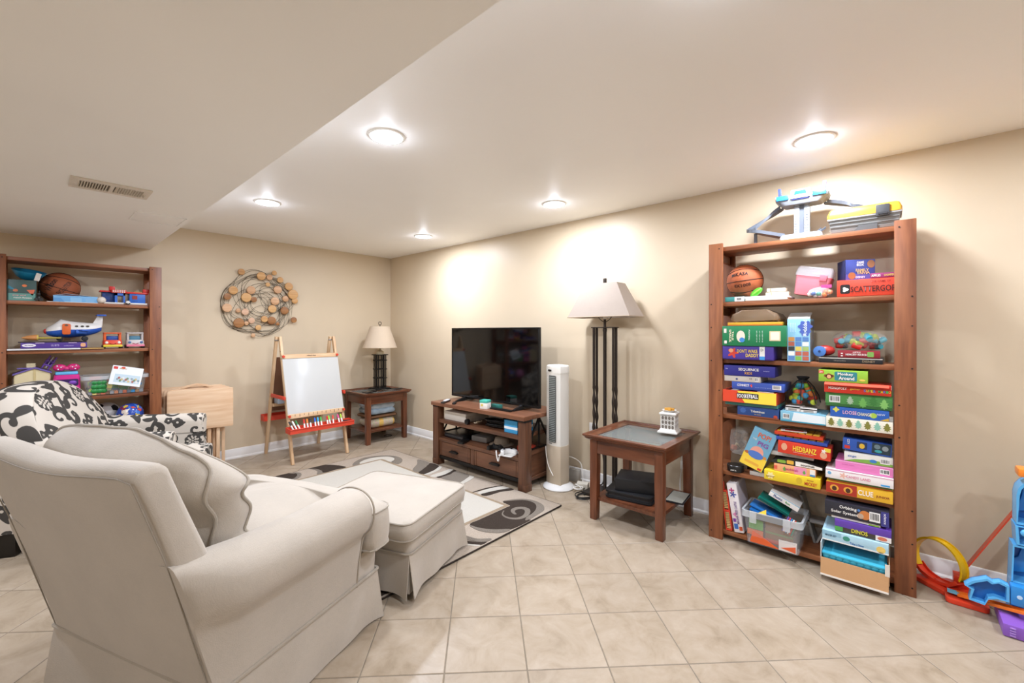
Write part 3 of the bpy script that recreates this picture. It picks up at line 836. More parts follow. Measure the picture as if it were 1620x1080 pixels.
RS = {
'leafL_d': [(1.398, 3.949), (1.467, 3.954), (1.514, 3.921), (1.547, 3.867), (1.531, 3.816), (1.49, 3.774), (1.446, 3.758), (1.42, 3.851)],
'leafL_g': [(1.538, 3.922), (1.577, 3.879), (1.566, 3.809), (1.517, 3.744), (1.46, 3.722), (1.453, 3.751), (1.493, 3.77), (1.534, 3.827), (1.547, 3.875)],
'leaf2_d': [(1.684, 3.939), (1.761, 3.965), (1.84, 3.924), (1.894, 3.849), (1.931, 3.721), (1.833, 3.725), (1.723, 3.719), (1.734, 3.791), (1.719, 3.875)],
'leaf2_g': [(1.667, 3.948), (1.719, 3.875), (1.734, 3.791), (1.716, 3.717), (1.66, 3.719), (1.698, 3.792), (1.702, 3.86)],
'ring_g': [(1.992, 3.716), (2.056, 3.803), (2.177, 3.866), (2.29, 3.841), (2.39, 3.767), (2.435, 3.669), (2.425, 3.564), (2.371, 3.484), (2.303, 3.451), (2.293, 3.543), (2.353, 3.586), (2.389, 3.65), (2.376, 3.723), (2.291, 3.799), (2.18, 3.805), (2.09, 3.766), (2.057, 3.706)],
'ring_w': [(2.062, 3.716), (2.114, 3.777), (2.205, 3.806), (2.297, 3.786), (2.372, 3.727), (2.386, 3.646), (2.353, 3.586), (2.300, 3.547), (2.292, 3.60), (2.285, 3.70), (2.15, 3.715)],
'g1_g': [(2.293, 3.203), (2.424, 3.314), (2.516, 3.425), (2.526, 3.264), (2.44, 3.195), (2.289, 3.113)],
'd1_d': [(2.289, 3.113), (2.429, 3.182), (2.523, 3.256), (2.528, 3.123), (2.445, 3.068), (2.3, 3.029)],
'w1_w': [(2.293, 3.028), (2.418, 3.051), (2.521, 3.106), (2.527, 3.075), (2.429, 3.015), (2.303, 3.0)],
'w2_w': [(2.299, 2.956), (2.453, 2.966), (2.532, 2.973), (2.542, 2.937), (2.45, 2.9), (2.318, 2.893)],
'd2_d': [(2.319, 2.895), (2.407, 2.890), (2.541, 2.929), (2.536, 2.888), (2.44, 2.858), (2.335, 2.853)],
'g2_g': [(2.331, 2.849), (2.44, 2.858), (2.531, 2.879), (2.539, 2.723), (2.46, 2.674), (2.362, 2.651), (2.34, 2.742)],
'w3_w': [(2.348, 2.635), (2.46, 2.674), (2.537, 2.707), (2.534, 2.654), (2.435, 2.619), (2.322, 2.598)],
'ln_d': [(2.298, 2.413), (2.426, 2.397), (2.545, 2.345), (2.54, 2.335), (2.418, 2.380), (2.294, 2.403)],
'w4_w': [(2.302, 2.373), (2.405, 2.376), (2.522, 2.337), (2.547, 2.275), (2.522, 2.265), (2.414, 2.312), (2.31, 2.335)],
'd3_d': [(2.303, 2.334), (2.414, 2.309), (2.53, 2.262), (2.547, 2.218), (2.518, 2.217), (2.438, 2.259), (2.309, 2.281)],
'dsw_d': [(1.893, 2.022), (1.979, 2.025), (2.11, 2.025), (2.25, 2.025), (2.291, 2.03), (2.305, 2.11), (2.366, 2.088), (2.425, 2.029), (2.446, 1.959), (2.425, 1.9), (2.363, 1.851), (2.283, 1.828), (2.222, 1.829), (2.204, 1.784), (2.193, 1.770), (2.008, 1.782), (1.943, 1.859), (1.899, 1.937)],
'gout_g': [(2.31, 2.118), (2.374, 2.095), (2.448, 2.036), (2.476, 1.951), (2.458, 1.864), (2.403, 1.807), (2.339, 1.793), (2.227, 1.784), (2.178, 1.792), (2.22, 1.817), (2.295, 1.828), (2.363, 1.851), (2.425, 1.9), (2.446, 1.959), (2.425, 2.029)],
'gun_g': [(1.883, 2.014), (1.899, 1.937), (1.943, 1.859), (2.014, 1.788), (1.981, 1.778), (1.922, 1.81), (1.876, 1.893), (1.87, 1.969)],
'g3_g': [(1.767, 1.947), (1.774, 1.908), (1.791, 1.846), (1.848, 1.787), (1.803, 1.781), (1.758, 1.831), (1.74, 1.892), (1.743, 1.92)],
'd4_d': [(1.725, 1.903), (1.735, 1.866), (1.762, 1.816), (1.8, 1.778), (1.748, 1.782), (1.721, 1.832), (1.701, 1.879)],
'w5_w': [(1.69, 1.876), (1.718, 1.829), (1.747, 1.781), (1.73, 1.783), (1.698, 1.827), (1.676, 1.861)],
'h1_d': [(1.05, 1.80), (1.16, 1.78), (1.24, 1.83), (1.25, 1.92), (1.18, 2.0), (1.08, 2.0), (1.04, 1.9)],
'h2_g': [(1.3, 1.79), (1.42, 1.78), (1.5, 1.84), (1.46, 1.95), (1.36, 1.98), (1.30, 1.9)],
'h3_d': [(1.04, 3.9), (1.04, 3.75), (1.15, 3.72), (1.24, 3.8), (1.2, 3.9)],
}
for k, v in RS.items():
    rug_piece('scroll', v, {'d': RUG_DARK, 'g': RUG_GREY, 'w': RUG_CREAM}[k[-1]], .0122 if k[0] != 'g' else .0125)
spiral = [(2.272, 1.895), (2.23, 1.881), (2.205, 1.9), (2.215, 1.93), (2.241, 1.957), (2.276, 1.961), (2.31, 1.94), (2.318, 1.90), (2.285, 1.862), (2.22, 1.836), (2.16, 1.85), (2.128, 1.905), (2.142, 1.965), (2.194, 2.0)]
spp = smooth_path([(a, b, 0) for a, b in spiral[2:]], 6); n_ = len(spp)
ring_a, ring_b = [], []
for i, q in enumerate(spp):
    t = Vector(spp[min(n_ - 1, i + 1)]) - Vector(spp[max(0, i - 1)]); t.normalize(); w_ = .004 + .016 * math.sin(math.pi * min(1, .08 + i / n_)) 
    ring_a.append((q[0] - t.y * w_ - rc[0], q[1] + t.x * w_ - rc[1])); ring_b.append((q[0] + t.y * w_ - rc[0], q[1] - t.x * w_ - rc[1]))
gs = G()
gs.loft([[(*a, .009), (*b, .009), (*b, .0132), (*a, .0132)] for a, b in zip(ring_a, ring_b)])
part('spiral', gs, RUG_GREY, rug, smooth=0)

# ---------------------------------------------------------------- television stand
BR1, BR2 = '#4b2e1e', '#714a33'
WV, WH, WD = wood(BR1, BR2, 2, .42), wood(BR1, BR2, 0, .42), wood(BR1, BR2, 1, .42)
TOPW = wood('#613c28', '#885a40', 0, .38)
DARKM = P('#2b2826', .45, metal=.6)
st = thing('television_stand', 'dark brown wooden television stand with two drawers and open shelves', 'cabinet', (2.566, 2.685, 0), RZ_R)
part('table_top', G().box(-.575, .575, -.022, .50, .560, .594), TOPW, st, bevel=.004)
for x in (-.535, .535):
    for y in (.038, .452):
        p_ = part('post', G().box(x - .038, x + .038, y - .038, y + .038, .0, .545), WV, st, bevel=.003)
        part('collar', G().box(x - .039, x + .039, y - .039, y + .039, .545, .560), DARKM, p_, bevel=.001)
        part('foot_block', G().box(x - .040, x + .040, y - .040, y + .040, .0, .055), WV, p_, bevel=.003)
part('shelf', G().box(-.50, .50, .012, .48, .398, .432), WH, st, bevel=.003)
part('shelf', G().box(-.50, .50, .012, .48, .226, .258), WH, st, bevel=.003)
part('metal_rail', G().box(-.50, .50, .02, .05, .058, .088), DARKM, st, bevel=.002)
part('carcase', G().box(-.498, .498, .035, .47, .088, .226), wood('#402618', '#573522', 0, .5), st)
part('bottom_board', G().box(-.497, .497, .05, .47, .060, .088), WH, st)
dx = -.045
for x0, x1 in ((-.492, dx - .022), (dx + .022, .492)):
    d_ = part('drawer', G().box(x0 + .006, x1 - .006, .016, .036, .094, .222), WH, st, bevel=.003)
    part('inner_bead', G().box(x0 + .028, x0 + .031, .0135, .0175, .098, .218), WV, d_); part('inner_bead', G().box(x1 - .031, x1 - .028, .0135, .0175, .098, .218), WV, d_)
    xm = (x0 + x1) / 2
    h_ = G()
    prof = [(xm + .052 * math.cos(a), .158 + .010 * math.sin(a)) for a in [math.pi * k / 10 for k in range(11)]] + [(xm - .052, .148), (xm + .052, .148)]
    h_.prism(prof, -.010, .016, 1)
    part('handle', h_, DARKM, d_, bevel=.003)
part('centre_stile', G().box(dx - .022, dx + .022, .018, .036, .090, .226), WV, st, bevel=.002)
for x in (-.515, .515):
    sx = .018
    part('side_panel', G().box(x - sx / 2, x + sx / 2, .076, .414, .075, .265), WD, st, bevel=.002)
    part('side_rail', G().box(x - .02, x + .02, .076, .414, .262, .295), WD, st, bevel=.002)
    part('side_rail', G().box(x - .02, x + .02, .076, .414, .055, .085), WD, st, bevel=.002)
    for (ya, za, yb, zb) in ((.08, .30, .245, .55), (.41, .30, .245, .55), (.08, .30, .41, .30), (.245, .30, .245, .55), (.08, .30, .08, .55), (.41, .30, .41, .55)):
        v = Vector((0, yb - ya, zb - za)); n = Vector((0, -v.z, v.y)).normalized() * .006
        q = [(ya + n.y, za + n.z), (ya - n.y, za - n.z), (yb - n.y, zb - n.z), (yb + n.y, zb + n.z)]
        part('brace', G().prism(q, x - .006, x + .006, 0), DARKM, st)

# television, turned very slightly from the wall
BLK = P('#101010', .35); SCR = P('#050506', .06, spec=.6)
ang = math.atan2(2.82 - 2.74, 3.195 - 2.148)
tv = thing('television', 'large flat black television on the brown wooden stand', 'television', (2.785, 2.692, .5955), RZ_R - .015)
TW, TH0, TH1 = .552, .028, .696
part('casing', G().box(-TW, TW, 0, .026, TH0, TH1).box(-TW * .8, TW * .8, .024, .058, TH0 + .02, TH1 - .2), BLK, tv, bevel=.003)
part('screen', G().box(-TW + .014, TW - .014, -.0012, .002, TH0 + .022, TH1 - .014), SCR, tv)
part('bezel', G().box(-TW, TW, -.004, 0, TH0, TH0 + .02), P('#0b0b0c', .25), tv, bevel=.001)
for b in ((-TW, TW, TH1 - .012, TH1), (-TW, -TW + .012, TH0 + .02, TH1 - .012), (TW - .012, TW, TH0 + .02, TH1 - .012)):
    part('bezel', G().box(b[0], b[1], -.004, 0, b[2], b[3]), P('#0b0b0c', .25), tv, bevel=.001)
part('badge', G().box(-.02, .02, -.005, -.003, TH0 + .006, TH0 + .011), P('#77797c', .3, metal=.7), tv)
for x in (-.36, .36):
    f_ = part('foot', G().loft([[(x + s * w, y, z) for s, w, z in ((-1, wd, z0), (1, wd, z0), (1, wd * .8, z1), (-1, wd * .8, z1))] for y, wd, z0, z1 in ((-.11, .012, .0, .008), (-.02, .016, .0, .03), (.02, .022, .008, .05), (.09, .014, .0, .03), (.13, .012, .0, .008))]), BLK, tv)

def simple(name, label, cat, g, m, loc, rz=0.0, bevel=.002, group=None):
    o = part(name, g, m, None, bevel=bevel, loc=loc, rot=(0, 0, rz))
    return tag(o, label, cat, group)

# things on and in the stand
rm = thing('remote_control', 'white and black remote control on the stand beside the television', 'remote', (2.60, 3.11, .594), math.radians(-62))
part('body', G().prism(rrect(-.019, .019, -.085, .085, .012), 0, .014), P('#1b1b1d', .4), rm, bevel=.003)
part('face_plate', G().prism(rrect(-.017, .017, -.03, .082, .01), .014, .019), P('#d9d9d8', .4), rm)
simple('remote_control', 'small black remote control lying beside the white one', 'remote', G().prism(rrect(-.016, .016, -.05, .05, .01), 0, .013), P('#141416', .4), (2.60, 2.985, .594), math.radians(-50), .003)
cb = thing('night_light_cube', 'small white and teal cube in front of the television', 'cube', (2.615, 2.60, .594), RZ_R + .25)
part('cube_body', G().box(-.036, .036, -.036, .036, 0, .052), P('#e9e7df', .4), cb, bevel=.004)
part('teal_top', G().box(-.0365, .0365, -.0365, .0365, .052, .075), P('#4fb9a5', .4), cb, bevel=.004)
part('window', G().box(-.022, -.002, -.0375, -.035, .024, .044), P('#d9c46a', .4), cb)
simple('sensor_bar', 'thin black sensor bar lying before the television foot', 'electronics', G().box(-.115, .115, -.018, .018, 0, .014), BLK, (2.64, 2.44, .594), RZ_R, .003)
simple('teal_box', 'small dark teal box behind the white cube, under the screen', 'box', G().box(-.05, .05, -.02, .02, 0, .032), P('#2c6f66', .5), (2.70, 2.545, .594), RZ_R, .002)
gb = thing('flat_box', 'light grey flat box on the upper shelf of the television stand', 'box', (2.61, 2.99, .4335), RZ_R)
part('carton', G().box(-.145, .145, 0, .30, 0, .075), P('#c9c1b5', .6), gb, bevel=.002)
part('lid_edge', G().box(-.147, .147, -.002, .302, .06, .078), P('#d5cec3', .6), gb, bevel=.002)
ob = thing('orange_box', 'small orange and black box behind the grey flat box', 'box', (2.76, 3.08, .4335 + .0795), RZ_R)
part('carton', G().box(-.06, .06, 0, .1, 0, .035), P('#23201f', .5), ob, bevel=.001); part('end_band', G().box(-.061, .02, -.001, .06, .004, .036), P('#c8461f', .5), ob)
simple('camera_lens', 'round black lens cap object at the corner of the grey box', 'lens', G().cyl((0, 0, 0), .024, .03, 1, 20), P('#121212', .3), (2.575, 2.80, .456), RZ_R, .003)
def coil(name, label, c, rx, ry, turns, r, m, dz=.006, seed=1, cat='cable', tail=None):
    rnd = random.Random(seed); pts = []
    for t in range(turns):
        kx, ky = rnd.uniform(.75, 1.1), rnd.uniform(.75, 1.1); ox_, oy_ = rnd.uniform(-.02, .02), rnd.uniform(-.015, .015)
        for i in range(14):
            a = 2 * math.pi * i / 14
            pts.append((c[0] + ox_ + rx * kx * math.cos(a), c[1] + oy_ + ry * ky * math.sin(a), c[2] + r + dz * t + dz * i / 14 + rnd.uniform(0, .004)))
    if tail: pts += tail
    return tag(part(name, G().tube(smooth_path(pts, 3), r, 6), m, None), label, cat)
coil('cable_bundle', 'thick coil of black cable on the upper shelf of the television stand', (2.695, 2.53, .4335), .065, .13, 6, .006, P('#161616', .5), .010, 3)
coil('cable_bundle', 'small tan cable coil beside the black one on the upper shelf', (2.65, 2.735, .4335), .03, .022, 2, .0045, P('#b7a98f', .6), .012, 5)
simple('black_pouch', 'black cloth pouch slumped behind the coiled cables on the upper shelf', 'pouch', G().ball((0, 0, .045), .10, 18, 10, (1.1, .8, .45)), P('#1a1a1b', .8, bump=.4, bscale=60), (2.93, 2.55, .434), 0, 0)
bb = thing('blue_box', 'bright blue box at the end of the upper shelf behind the post', 'box', (2.60, 2.295, .4335), RZ_R)
part('carton', G().box(-.07, .07, 0, .20, 0, .10), P('#3e9fd4', .5), bb, bevel=.001); part('label_band', G().box(-.071, .071, -.001, .2, .03, .05), P('#e9eef0', .5), bb)
simple('red_white_box', 'small red and white box at the end of the middle shelf', 'box', G().box(-.05, .05, 0, .12, 0, .05), P('#b8402c', .5), (2.70, 2.262, .2595), RZ_R)
gc = thing('game_console', 'black game console on the middle shelf of the television stand', 'console', (2.62, 3.02, .2545), RZ_R)
part('body', G().box(-.13, .13, 0, .22, .006, .052), P('#131314', .35), gc, bevel=.004); part('front_strip', G().box(-.125, .125, -.002, .002, .022, .036), P('#2f3033', .3), gc)
simple('black_phone', 'black handset lying on the middle shelf edge', 'handset', G().prism(rrect(-.03, .03, -.07, .07, .012), 0, .02), P('#101011', .35), (2.60, 2.862, .2595), math.radians(-70), .004)
hb = tag(part('sun_hat', G().lathe([(.11, 0), (.106, .006), (.07, .012), (.062, .05), (.045, .066), (0.002, .07)], 24), P('#b3a592', .85, bump=.5, bscale=90), None, smooth=60, loc=(2.79, 2.57, .2595)), 'beige cloth hat lying on the middle shelf of the stand', 'hat')
simple('grey_case', 'grey plastic case between the console and the hat', 'case', G().box(-.06, .06, -.09, .09, 0, .05), P('#8d8b88', .5), (2.76, 2.775, .2595), .1, .012)
for k, (y, x, c, lb) in enumerate(((2.475, 2.625, '#151515', 'black game controller on the middle shelf, by the hat'), (2.33, 2.605, '#e4e4e2', 'white game controller with a strap at the end of the middle shelf'))):
    t_ = thing('game_controller', lb, 'controller', (x, y, .2625), math.radians(-75 + 40 * k))
    part('grip', G().prism([tuple(p)[:2] for p in smooth_path([(-.07, -.045, 0), (-.05, .02, 0), (0, .03, 0), (.05, .02, 0), (.07, -.045, 0), (.045, -.05, 0), (.025, -.01, 0), (-.025, -.01, 0), (-.045, -.05, 0)], 4, closed=True)], 0, .032), P(c, .4), t_, bevel=.006)
    for sx in (-.03, .03): part('stick', G().cyl((sx, .004, .032), .009, .012, 2, 12), P('#202022', .4), t_)
tag(part('wrist_strap', G().tube(smooth_path([(2.560, 2.42, .275), (2.552, 2.41, .262), (2.546, 2.40, .235), (2.547, 2.385, .20), (2.544, 2.37, .235), (2.552, 2.36, .268)], 5), .006, 6), P('#e6e4e0', .5), None), 'short white strap hanging over the front of the middle shelf', 'strap')
simple('loose_paper', 'white paper sheet under the controllers at the end of the shelf', 'paper', G().box(-.09, .09, -.06, .06, 0, .0012), P('#e7e5df', .7), (2.615, 2.315, .2594), .2, 0)
# ---------------------------------------------------------------- glass-topped end tables
CH1, CH2 = '#4a2614', '#744229'
CV, CX_, CY_ = wood(CH1, CH2, 2, .32, coat=.25), wood(CH1, CH2, 0, .32, coat=.25), wood(CH1, CH2, 1, .32, coat=.25)
GLASS = P('#cfdcd6', .03, alpha=.16, spec=.8)
def end_table(label, loc):
    t = thing('end_table', label, 'table', loc)
    for sx in (-1, 1):
        for sy in (-1, 1):
            x, y = sx * .236, sy * .222
            rings = []
            for z, w_ in ((0, .021), (.004, .0235), (.35, .026), (.44, .026), (.533, .026)):
                rings.append([(x + sx * (.026 - w_) * 1 + a * w_, y + sy * (.026 - w_) + b * w_, z) for a, b in ((-1, -1), (1, -1), (1, 1), (-1, 1))])
            part('leg', G().loft(rings), CV, t, bevel=.0025)
    for sy in (-1, 1): part('apron', G().box(-.21, .21, sy * .236 - .009, sy * .236 + .009, .445, .533), CX_, t, bevel=.002)
    for sx in (-1, 1): part('apron', G().box(sx * .25 - .009, sx * .25 + .009, -.196, .196, .445, .533), CY_, t, bevel=.002)
    ox_, oy_, iw = .300, .284, .072
    P4 = [(-1, -1), (1, -1), (1, 1), (-1, 1)]
    for k in range(4):
        a, b = P4[k], P4[(k + 1) % 4]
        def q(c, ins, z): return (c[0] * (ox_ - ins), c[1] * (oy_ - ins), z)
        prof = [(.028, .533), (.012, .545), (.012, .550), (.0, .560), (.0, .570), (.004, .572), (.012, .570), (.018, .562), (iw, .560), (iw, .545), (.05, .536)]
        part('top_rail', G().loft([[q(a, i, z) for i, z in prof], [q(b, i, z) for i, z in prof]]), CX_ if k % 2 == 0 else CY_, t, smooth=30)
    part('glass_pane', G().box(-ox_ + iw + .001, ox_ - iw - .001, -oy_ + iw + .001, oy_ - iw - .001, .549, .556), GLASS, t)
    part('rebate', G().box(-ox_ + iw - .002, -ox_ + iw + .012, -oy_ + iw, oy_ - iw, .540, .5485).box(ox_ - iw - .012, ox_ - iw + .002, -oy_ + iw, oy_ - iw, .540, .5485), CY_, t)
    part('shelf', G().box(-.245, .245, -.23, .23, .128, .152), CX_, t, bevel=.003)
    return t
end_table('cherry wood end table with glass top, beside the tall bookcase', (2.777, 1.262, 0))
end_table('cherry wood end table with glass top in the far corner, under the table lamp', (2.728, 4.535, 0))

# wax warmer on the near table
ww = thing('wax_warmer', 'white lattice wax warmer with orange wax on the glass end table', 'wax warmer', (2.905, 1.125, .5735), RZ_R + .12)
WHT = P('#dcd9d2', .45); SHD = P('#7d756b', .7)
part('foot', G().loft([[(sx * w_, sy * w_, z) for sx, sy in ((-1, -1), (1, -1), (1, 1), (-1, 1))] for z, w_ in ((0, .064), (.010, .064), (.014, .056), (.026, .050))]), WHT, ww, bevel=.002)
part('core', G().box(-.043, .043, -.043, .043, .026, .118), SHD, ww)
for fx, fy, rz in ((0, -.0445, 0), (.0445, 0, math.pi / 2), (0, .0445, math.pi), (-.0445, 0, -math.pi / 2)):
    pl = thing('x', '', '') if False else None
    g = G()
    for xx in (-.043, -.0215, 0, .0215, .043): g.box(xx - .002, xx + .002, -.003, .0005, .026, .118)
    for zz in (.04, .07, .10):
        for xx in (-.032, -.011, .011, .032):
            c = [(xx + .0105 * math.cos(a), 0, zz + .015 * math.sin(a)) for a in [2 * math.pi * i / 10 for i in range(10)]]
            g.tube([(p[0], -.0012, p[2]) for p in c], .0022, 4, closed=True)
    part('lattice', g, WHT, ww, loc=(fx, fy, 0), rot=(0, 0, rz))
part('cap', G().loft([[(sx * w_, sy * w_, z) for sx, sy in ((-1, -1), (1, -1), (1, 1), (-1, 1))] for z, w_ in ((.118, .049), (.124, .055), (.132, .055), (.137, .047))]), WHT, ww, bevel=.002)
part('dish', G().lathe([(.028, .137), (.044, .149), (.047, .150), (.042, .146), (.02, .1405)], 24), WHT, ww)
for i, (x, y) in enumerate(((-.018, -.006), (.004, -.012), (.02, .004), (-.004, .014))):
    part('wax_cube', G().box(x - .011, x + .011, y - .009, y + .009, .146, .163), P('#d19a3e', .5), ww, bevel=.002)

# albums on the lower shelf
BKL = P('#161618', .5, bump=.25, bscale=300)
al = thing('photo_album', 'upper black ring-binder album with loose pages on the end table shelf', 'album', (2.78, 1.30, .153 + .052), math.radians(20))
part('cover', G().prism([(-.15, -.035), (.15, -.035), (.15, .03)], -.12, .12, 1) if False else G().box(-.15, .15, -.125, .125, .0, .006), BKL, al, bevel=.002)
for k in range(7): part('page', G().box(-.135, .125, -.115, .115, .008 + k * .0046, .0112 + k * .0046), P('#5d5750' if k % 2 else '#8a8178', .7), al)
part('cover', G().loft([[(-.15, y, .072), (.15, y, .045), (.15, y, .050), (-.15, y, .078)] for y in (-.125, .125)]), BKL, al, bevel=.001)
part('spine', G().box(-.156, -.149, -.125, .125, 0, .078), BKL, al, bevel=.002)
ab = thing('photo_album', 'lower black zipped binder under the ring album on the end table shelf', 'album', (2.752, 1.30, .1535), math.radians(9))
part('cover', G().prism(rrect(-.17, .17, -.155, .155, .03), 0, .014), BKL, ab, bevel=.003)
part('pages', G().prism(rrect(-.16, .155, -.145, .145, .025), .014, .036), P('#2a2a2c', .6), ab)
part('cover', G().prism(rrect(-.17, .17, -.155, .155, .03), .036, .050), BKL, ab, bevel=.003)
pf = thing('picture_frame', 'flat glass picture frame lying on the end table shelf beside the albums', 'picture frame', (2.865, 1.055, .1535), math.radians(6))
part('frame', G().box(-.11, .11, -.06, .06, 0, .008), P('#17171a', .4), pf, bevel=.001); part('photo', G().box(-.10, .10, -.052, .052, .008, .0095), P('#8b8a80', .15), pf)

# ---------------------------------------------------------------- floor lamp
IRON = P('#3b332d', .45, metal=.6)
fx, fy = 2.955, 1.642
lp = thing('floor_lamp', 'tall bronze floor lamp with five rods and a rectangular beige shade', 'floor lamp', (fx, fy, 0))
part('base_plate', G().box(-.11, .11, -.14, .14, 0, .022), IRON, lp, bevel=.006)
part('pole', G().lathe([(.02, .022), (.022, .03), (.0135, .045), (.0135, 1.25), (.016, 1.262), (.016, 1.275), (.010, 1.29), (.010, 1.35)], 16), IRON, lp)
for sx in (-1, 1):
    for sy in (-1, 1):
        x, y = sx * .022, sy * .083
        pts, rr = [], []
        for k in range(90):
            z = .022 + (1.290 - .022) * k / 89
            tw = 1 if .50 < z < .82 else 0
            pts.append((x + tw * .0015 * math.cos(40 * z), y + tw * .0015 * math.sin(40 * z), z)); rr.append(.0105 + tw * .0028 * math.sin(55 * z + sx))
        part('rod', G().tube(pts, .0085, 8, rr=rr), IRON, lp)
part('cross_bar', G().box(-.028, .028, -.105, .105, 1.283, 1.291), IRON, lp, bevel=.001)
def shade(parent, zb, zt, hb, ht, mat, th=.003):
    P4 = [(-1, -1), (1, -1), (1, 1), (-1, 1)]
    for k in range(4):
        a, b = P4[k], P4[(k + 1) % 4]
        ring = [(a[0] * hb[0], a[1] * hb[1], zb), (b[0] * hb[0], b[1] * hb[1], zb), (b[0] * ht[0], b[1] * ht[1], zt), (a[0] * ht[0], a[1] * ht[1], zt)]
        inn = [(a[0] * (hb[0] - th), a[1] * (hb[1] - th), zb), (b[0] * (hb[0] - th), b[1] * (hb[1] - th), zb), (b[0] * (ht[0] - th), b[1] * (ht[1] - th), zt), (a[0] * (ht[0] - th), a[1] * (ht[1] - th), zt)]
        part('shade_panel', G().loft([ring, inn]), mat, parent, smooth=0)
SHADE = fabric('#a5988c', 700, .15, .04, .1)
shade(lp, 1.366, 1.622, (.12, .262), (.068, .134), SHADE)
part('shade_trim', G().tube([(sx * .12, sy * .262, 1.367) for sx, sy in ((-1, -1), (1, -1), (1, 1), (-1, 1))], .004, 6, closed=True), P('#a3907a', .8), lp)
part('harp', G().tube(smooth_path([(0, -.012, 1.33), (0, -.06, 1.38), (0, -.055, 1.52), (0, 0, 1.60), (0, .055, 1.52), (0, .06, 1.38), (0, .012, 1.33)], 6), .003, 6), IRON, lp)
part('spider', G().box(-.066, .066, -.003, .003, 1.606, 1.610).box(-.003, .003, -.13, .13, 1.606, 1.610), IRON, lp)
part('bulb', G().lathe([(.013, 1.35), (.014, 1.38), (.028, 1.42), (.028, 1.44), (.018, 1.465), (.002, 1.472)], 16), P('#eeeae2', .4), lp)
part('finial', G().lathe([(.006, 1.600), (.006, 1.622), (.014, 1.625), (.014, 1.660), (.012, 1.664)], 12), IRON, lp)
adopt(part('lamp_cord', G().tube(smooth_path([(2.99, 1.70, .50), (3.0, 1.71, .40), (3.02, 1.69, .25), (3.075, 1.72, .06), (3.085, 1.76, .012), (3.085, 1.80, .012)], 6), .005, 6), P('#1c1a19', .5), None), lp)

# ---------------------------------------------------------------- tower fan
fn = thing('tower_fan', 'cream and beige tower fan with dark louvres standing beside the television stand', 'fan', (2.795, 2.025, 0), math.radians(-101))
FB, FW = P('#bfb09a', .45), P('#dcd8ce', .4)
def dshape(w_, d_, n=10):
    pts = [(w_ * math.cos(a) , -.018 * math.sin(a) + .018) for a in [math.pi + math.pi * k / n for k in range(n + 1)]]
    pts = [(-w_ + 2 * w_ * k / n, .014 - .026 * math.sin(math.pi * k / n)) for k in range(n + 1)]
    return pts + [(w_ * .98, d_ * .7), (w_ * .75, d_), (-w_ * .75, d_), (-w_ * .98, d_ * .7)]
bp_ = dshape(.082, .13)
part('lower_body', G().prism(bp_, .035, .345), FB, fn, bevel=.002)
sh_ = dshape(.080, .128)
part('housing', G().loft([[(x * k, y + (1 - k) * .05, z) for x, y in sh_] for z, k in ((.345, 1), (.925, .985))]), FW, fn)
part('top_cap', G().loft([[(x * k, y * k + (1 - k) * .06, z) for x, y in dshape(.083, .132)] for z, k in ((.922, 1), (.965, 1.0), (.978, .97), (.986, .85))]), FW, fn)
part('display', G().prism(rrect(-.028, .006, .936, .952, .005), -.018, -.010, 1), P('#1d1b1a', .25), fn)
part('louvre_slot', G().prism(rrect(-.022, .052, .375, .905, .006), -.0138, -.008, 1), P('#4b4c48', .6), fn)
fin = G().box(-.021, .051, -.0172, -.0130, -.0022, .0022).mesh('louvre'); fin.materials.append(P('#9aa09b', .5))
for k in range(36): put('louvre', fin, None, fn, (0, 0, .385 + k * .01445))
rib = G().prism([(-.068, .0055), (-.047, -.0050), (-.026, -.0118), (-.026, -.006), (-.047, .001), (-.068, .011)], -.0016, .0016).mesh('grille_rib'); rib.materials.append(FW)
for k in range(30): put('grille_rib', rib, None, fn, (0, 0, .40 + k * .0165))
part('swoosh', G().tube(smooth_path([(-.07, -.004, .325), (-.055, -.010, .25), (-.02, -.016, .17), (.03, -.016, .11)], 6), .0035, 6), FW, fn)
part('badge', G().box(-.018, .012, -.016, -.012, .362, .368), P('#8f8f8d', .3, metal=.6), fn)
part('base', G().lathe([(.122, 0), (.127, .010), (.122, .018), (.10, .032), (.075, .042), (.04, .046)], 36, c=(.012, .062)), P('#dcdbd7', .4), fn)

# power strip, adapters and cords behind the end table
ps = thing('power_adapter', 'white power adapter block among the cords beside the fan', 'adapter', (2.945, 1.835, .001), .4)
part('block', G().box(-.035, .035, -.045, .045, 0, .05), P('#d8d3c6', .5), ps, bevel=.005)
for x in (-.012, .012): part('slot', G().box(x - .002, x + .002, -.046, -.0445, .02, .032), P('#555049', .6), ps)
coil('power_cable', 'black power cord looped on the floor between fan and end table', (2.80, 1.735, .001), .07, .055, 3, .0042, P('#191817', .5), .004, 11, 'cord', [(2.86, 1.77, .02), (2.90, 1.79, .03)])
coil('power_cable', 'white power cord looped on the floor beside the fan base', (2.865, 1.835, .022), .04, .03, 2, .0038, P('#e2dfd8', .5), .004, 12, 'cord', [(2.88, 1.86, .05), (2.90, 1.87, .03)])
adopt(part('fan_cord', G().tube(smooth_path([(2.93, 2.04, .22), (3.0, 1.98, .215), (3.065, 1.93, .16), (3.06, 1.91, .08), (3.05, 1.90, .03), (3.02, 1.88, .012)], 6), .0042, 6), P('#e2dfd8', .5), None), fn)
simple('cable_box', 'small grey wall box on the floor behind the tower fan', 'box', G().box(-.05, .05, -.02, .02, 0, .10), P('#a9a49b', .5), (3.06, 1.985, .001), RZ_R, .003)
adopt(part('warmer_cord', G().tube(smooth_path([(3.075, 1.115, .54), (3.085, 1.11, .40), (3.08, 1.105, .30), (3.085, 1.12, .18), (3.08, 1.11, .03)], 6), .004, 6), P('#e2dfd8', .5), None), ww)
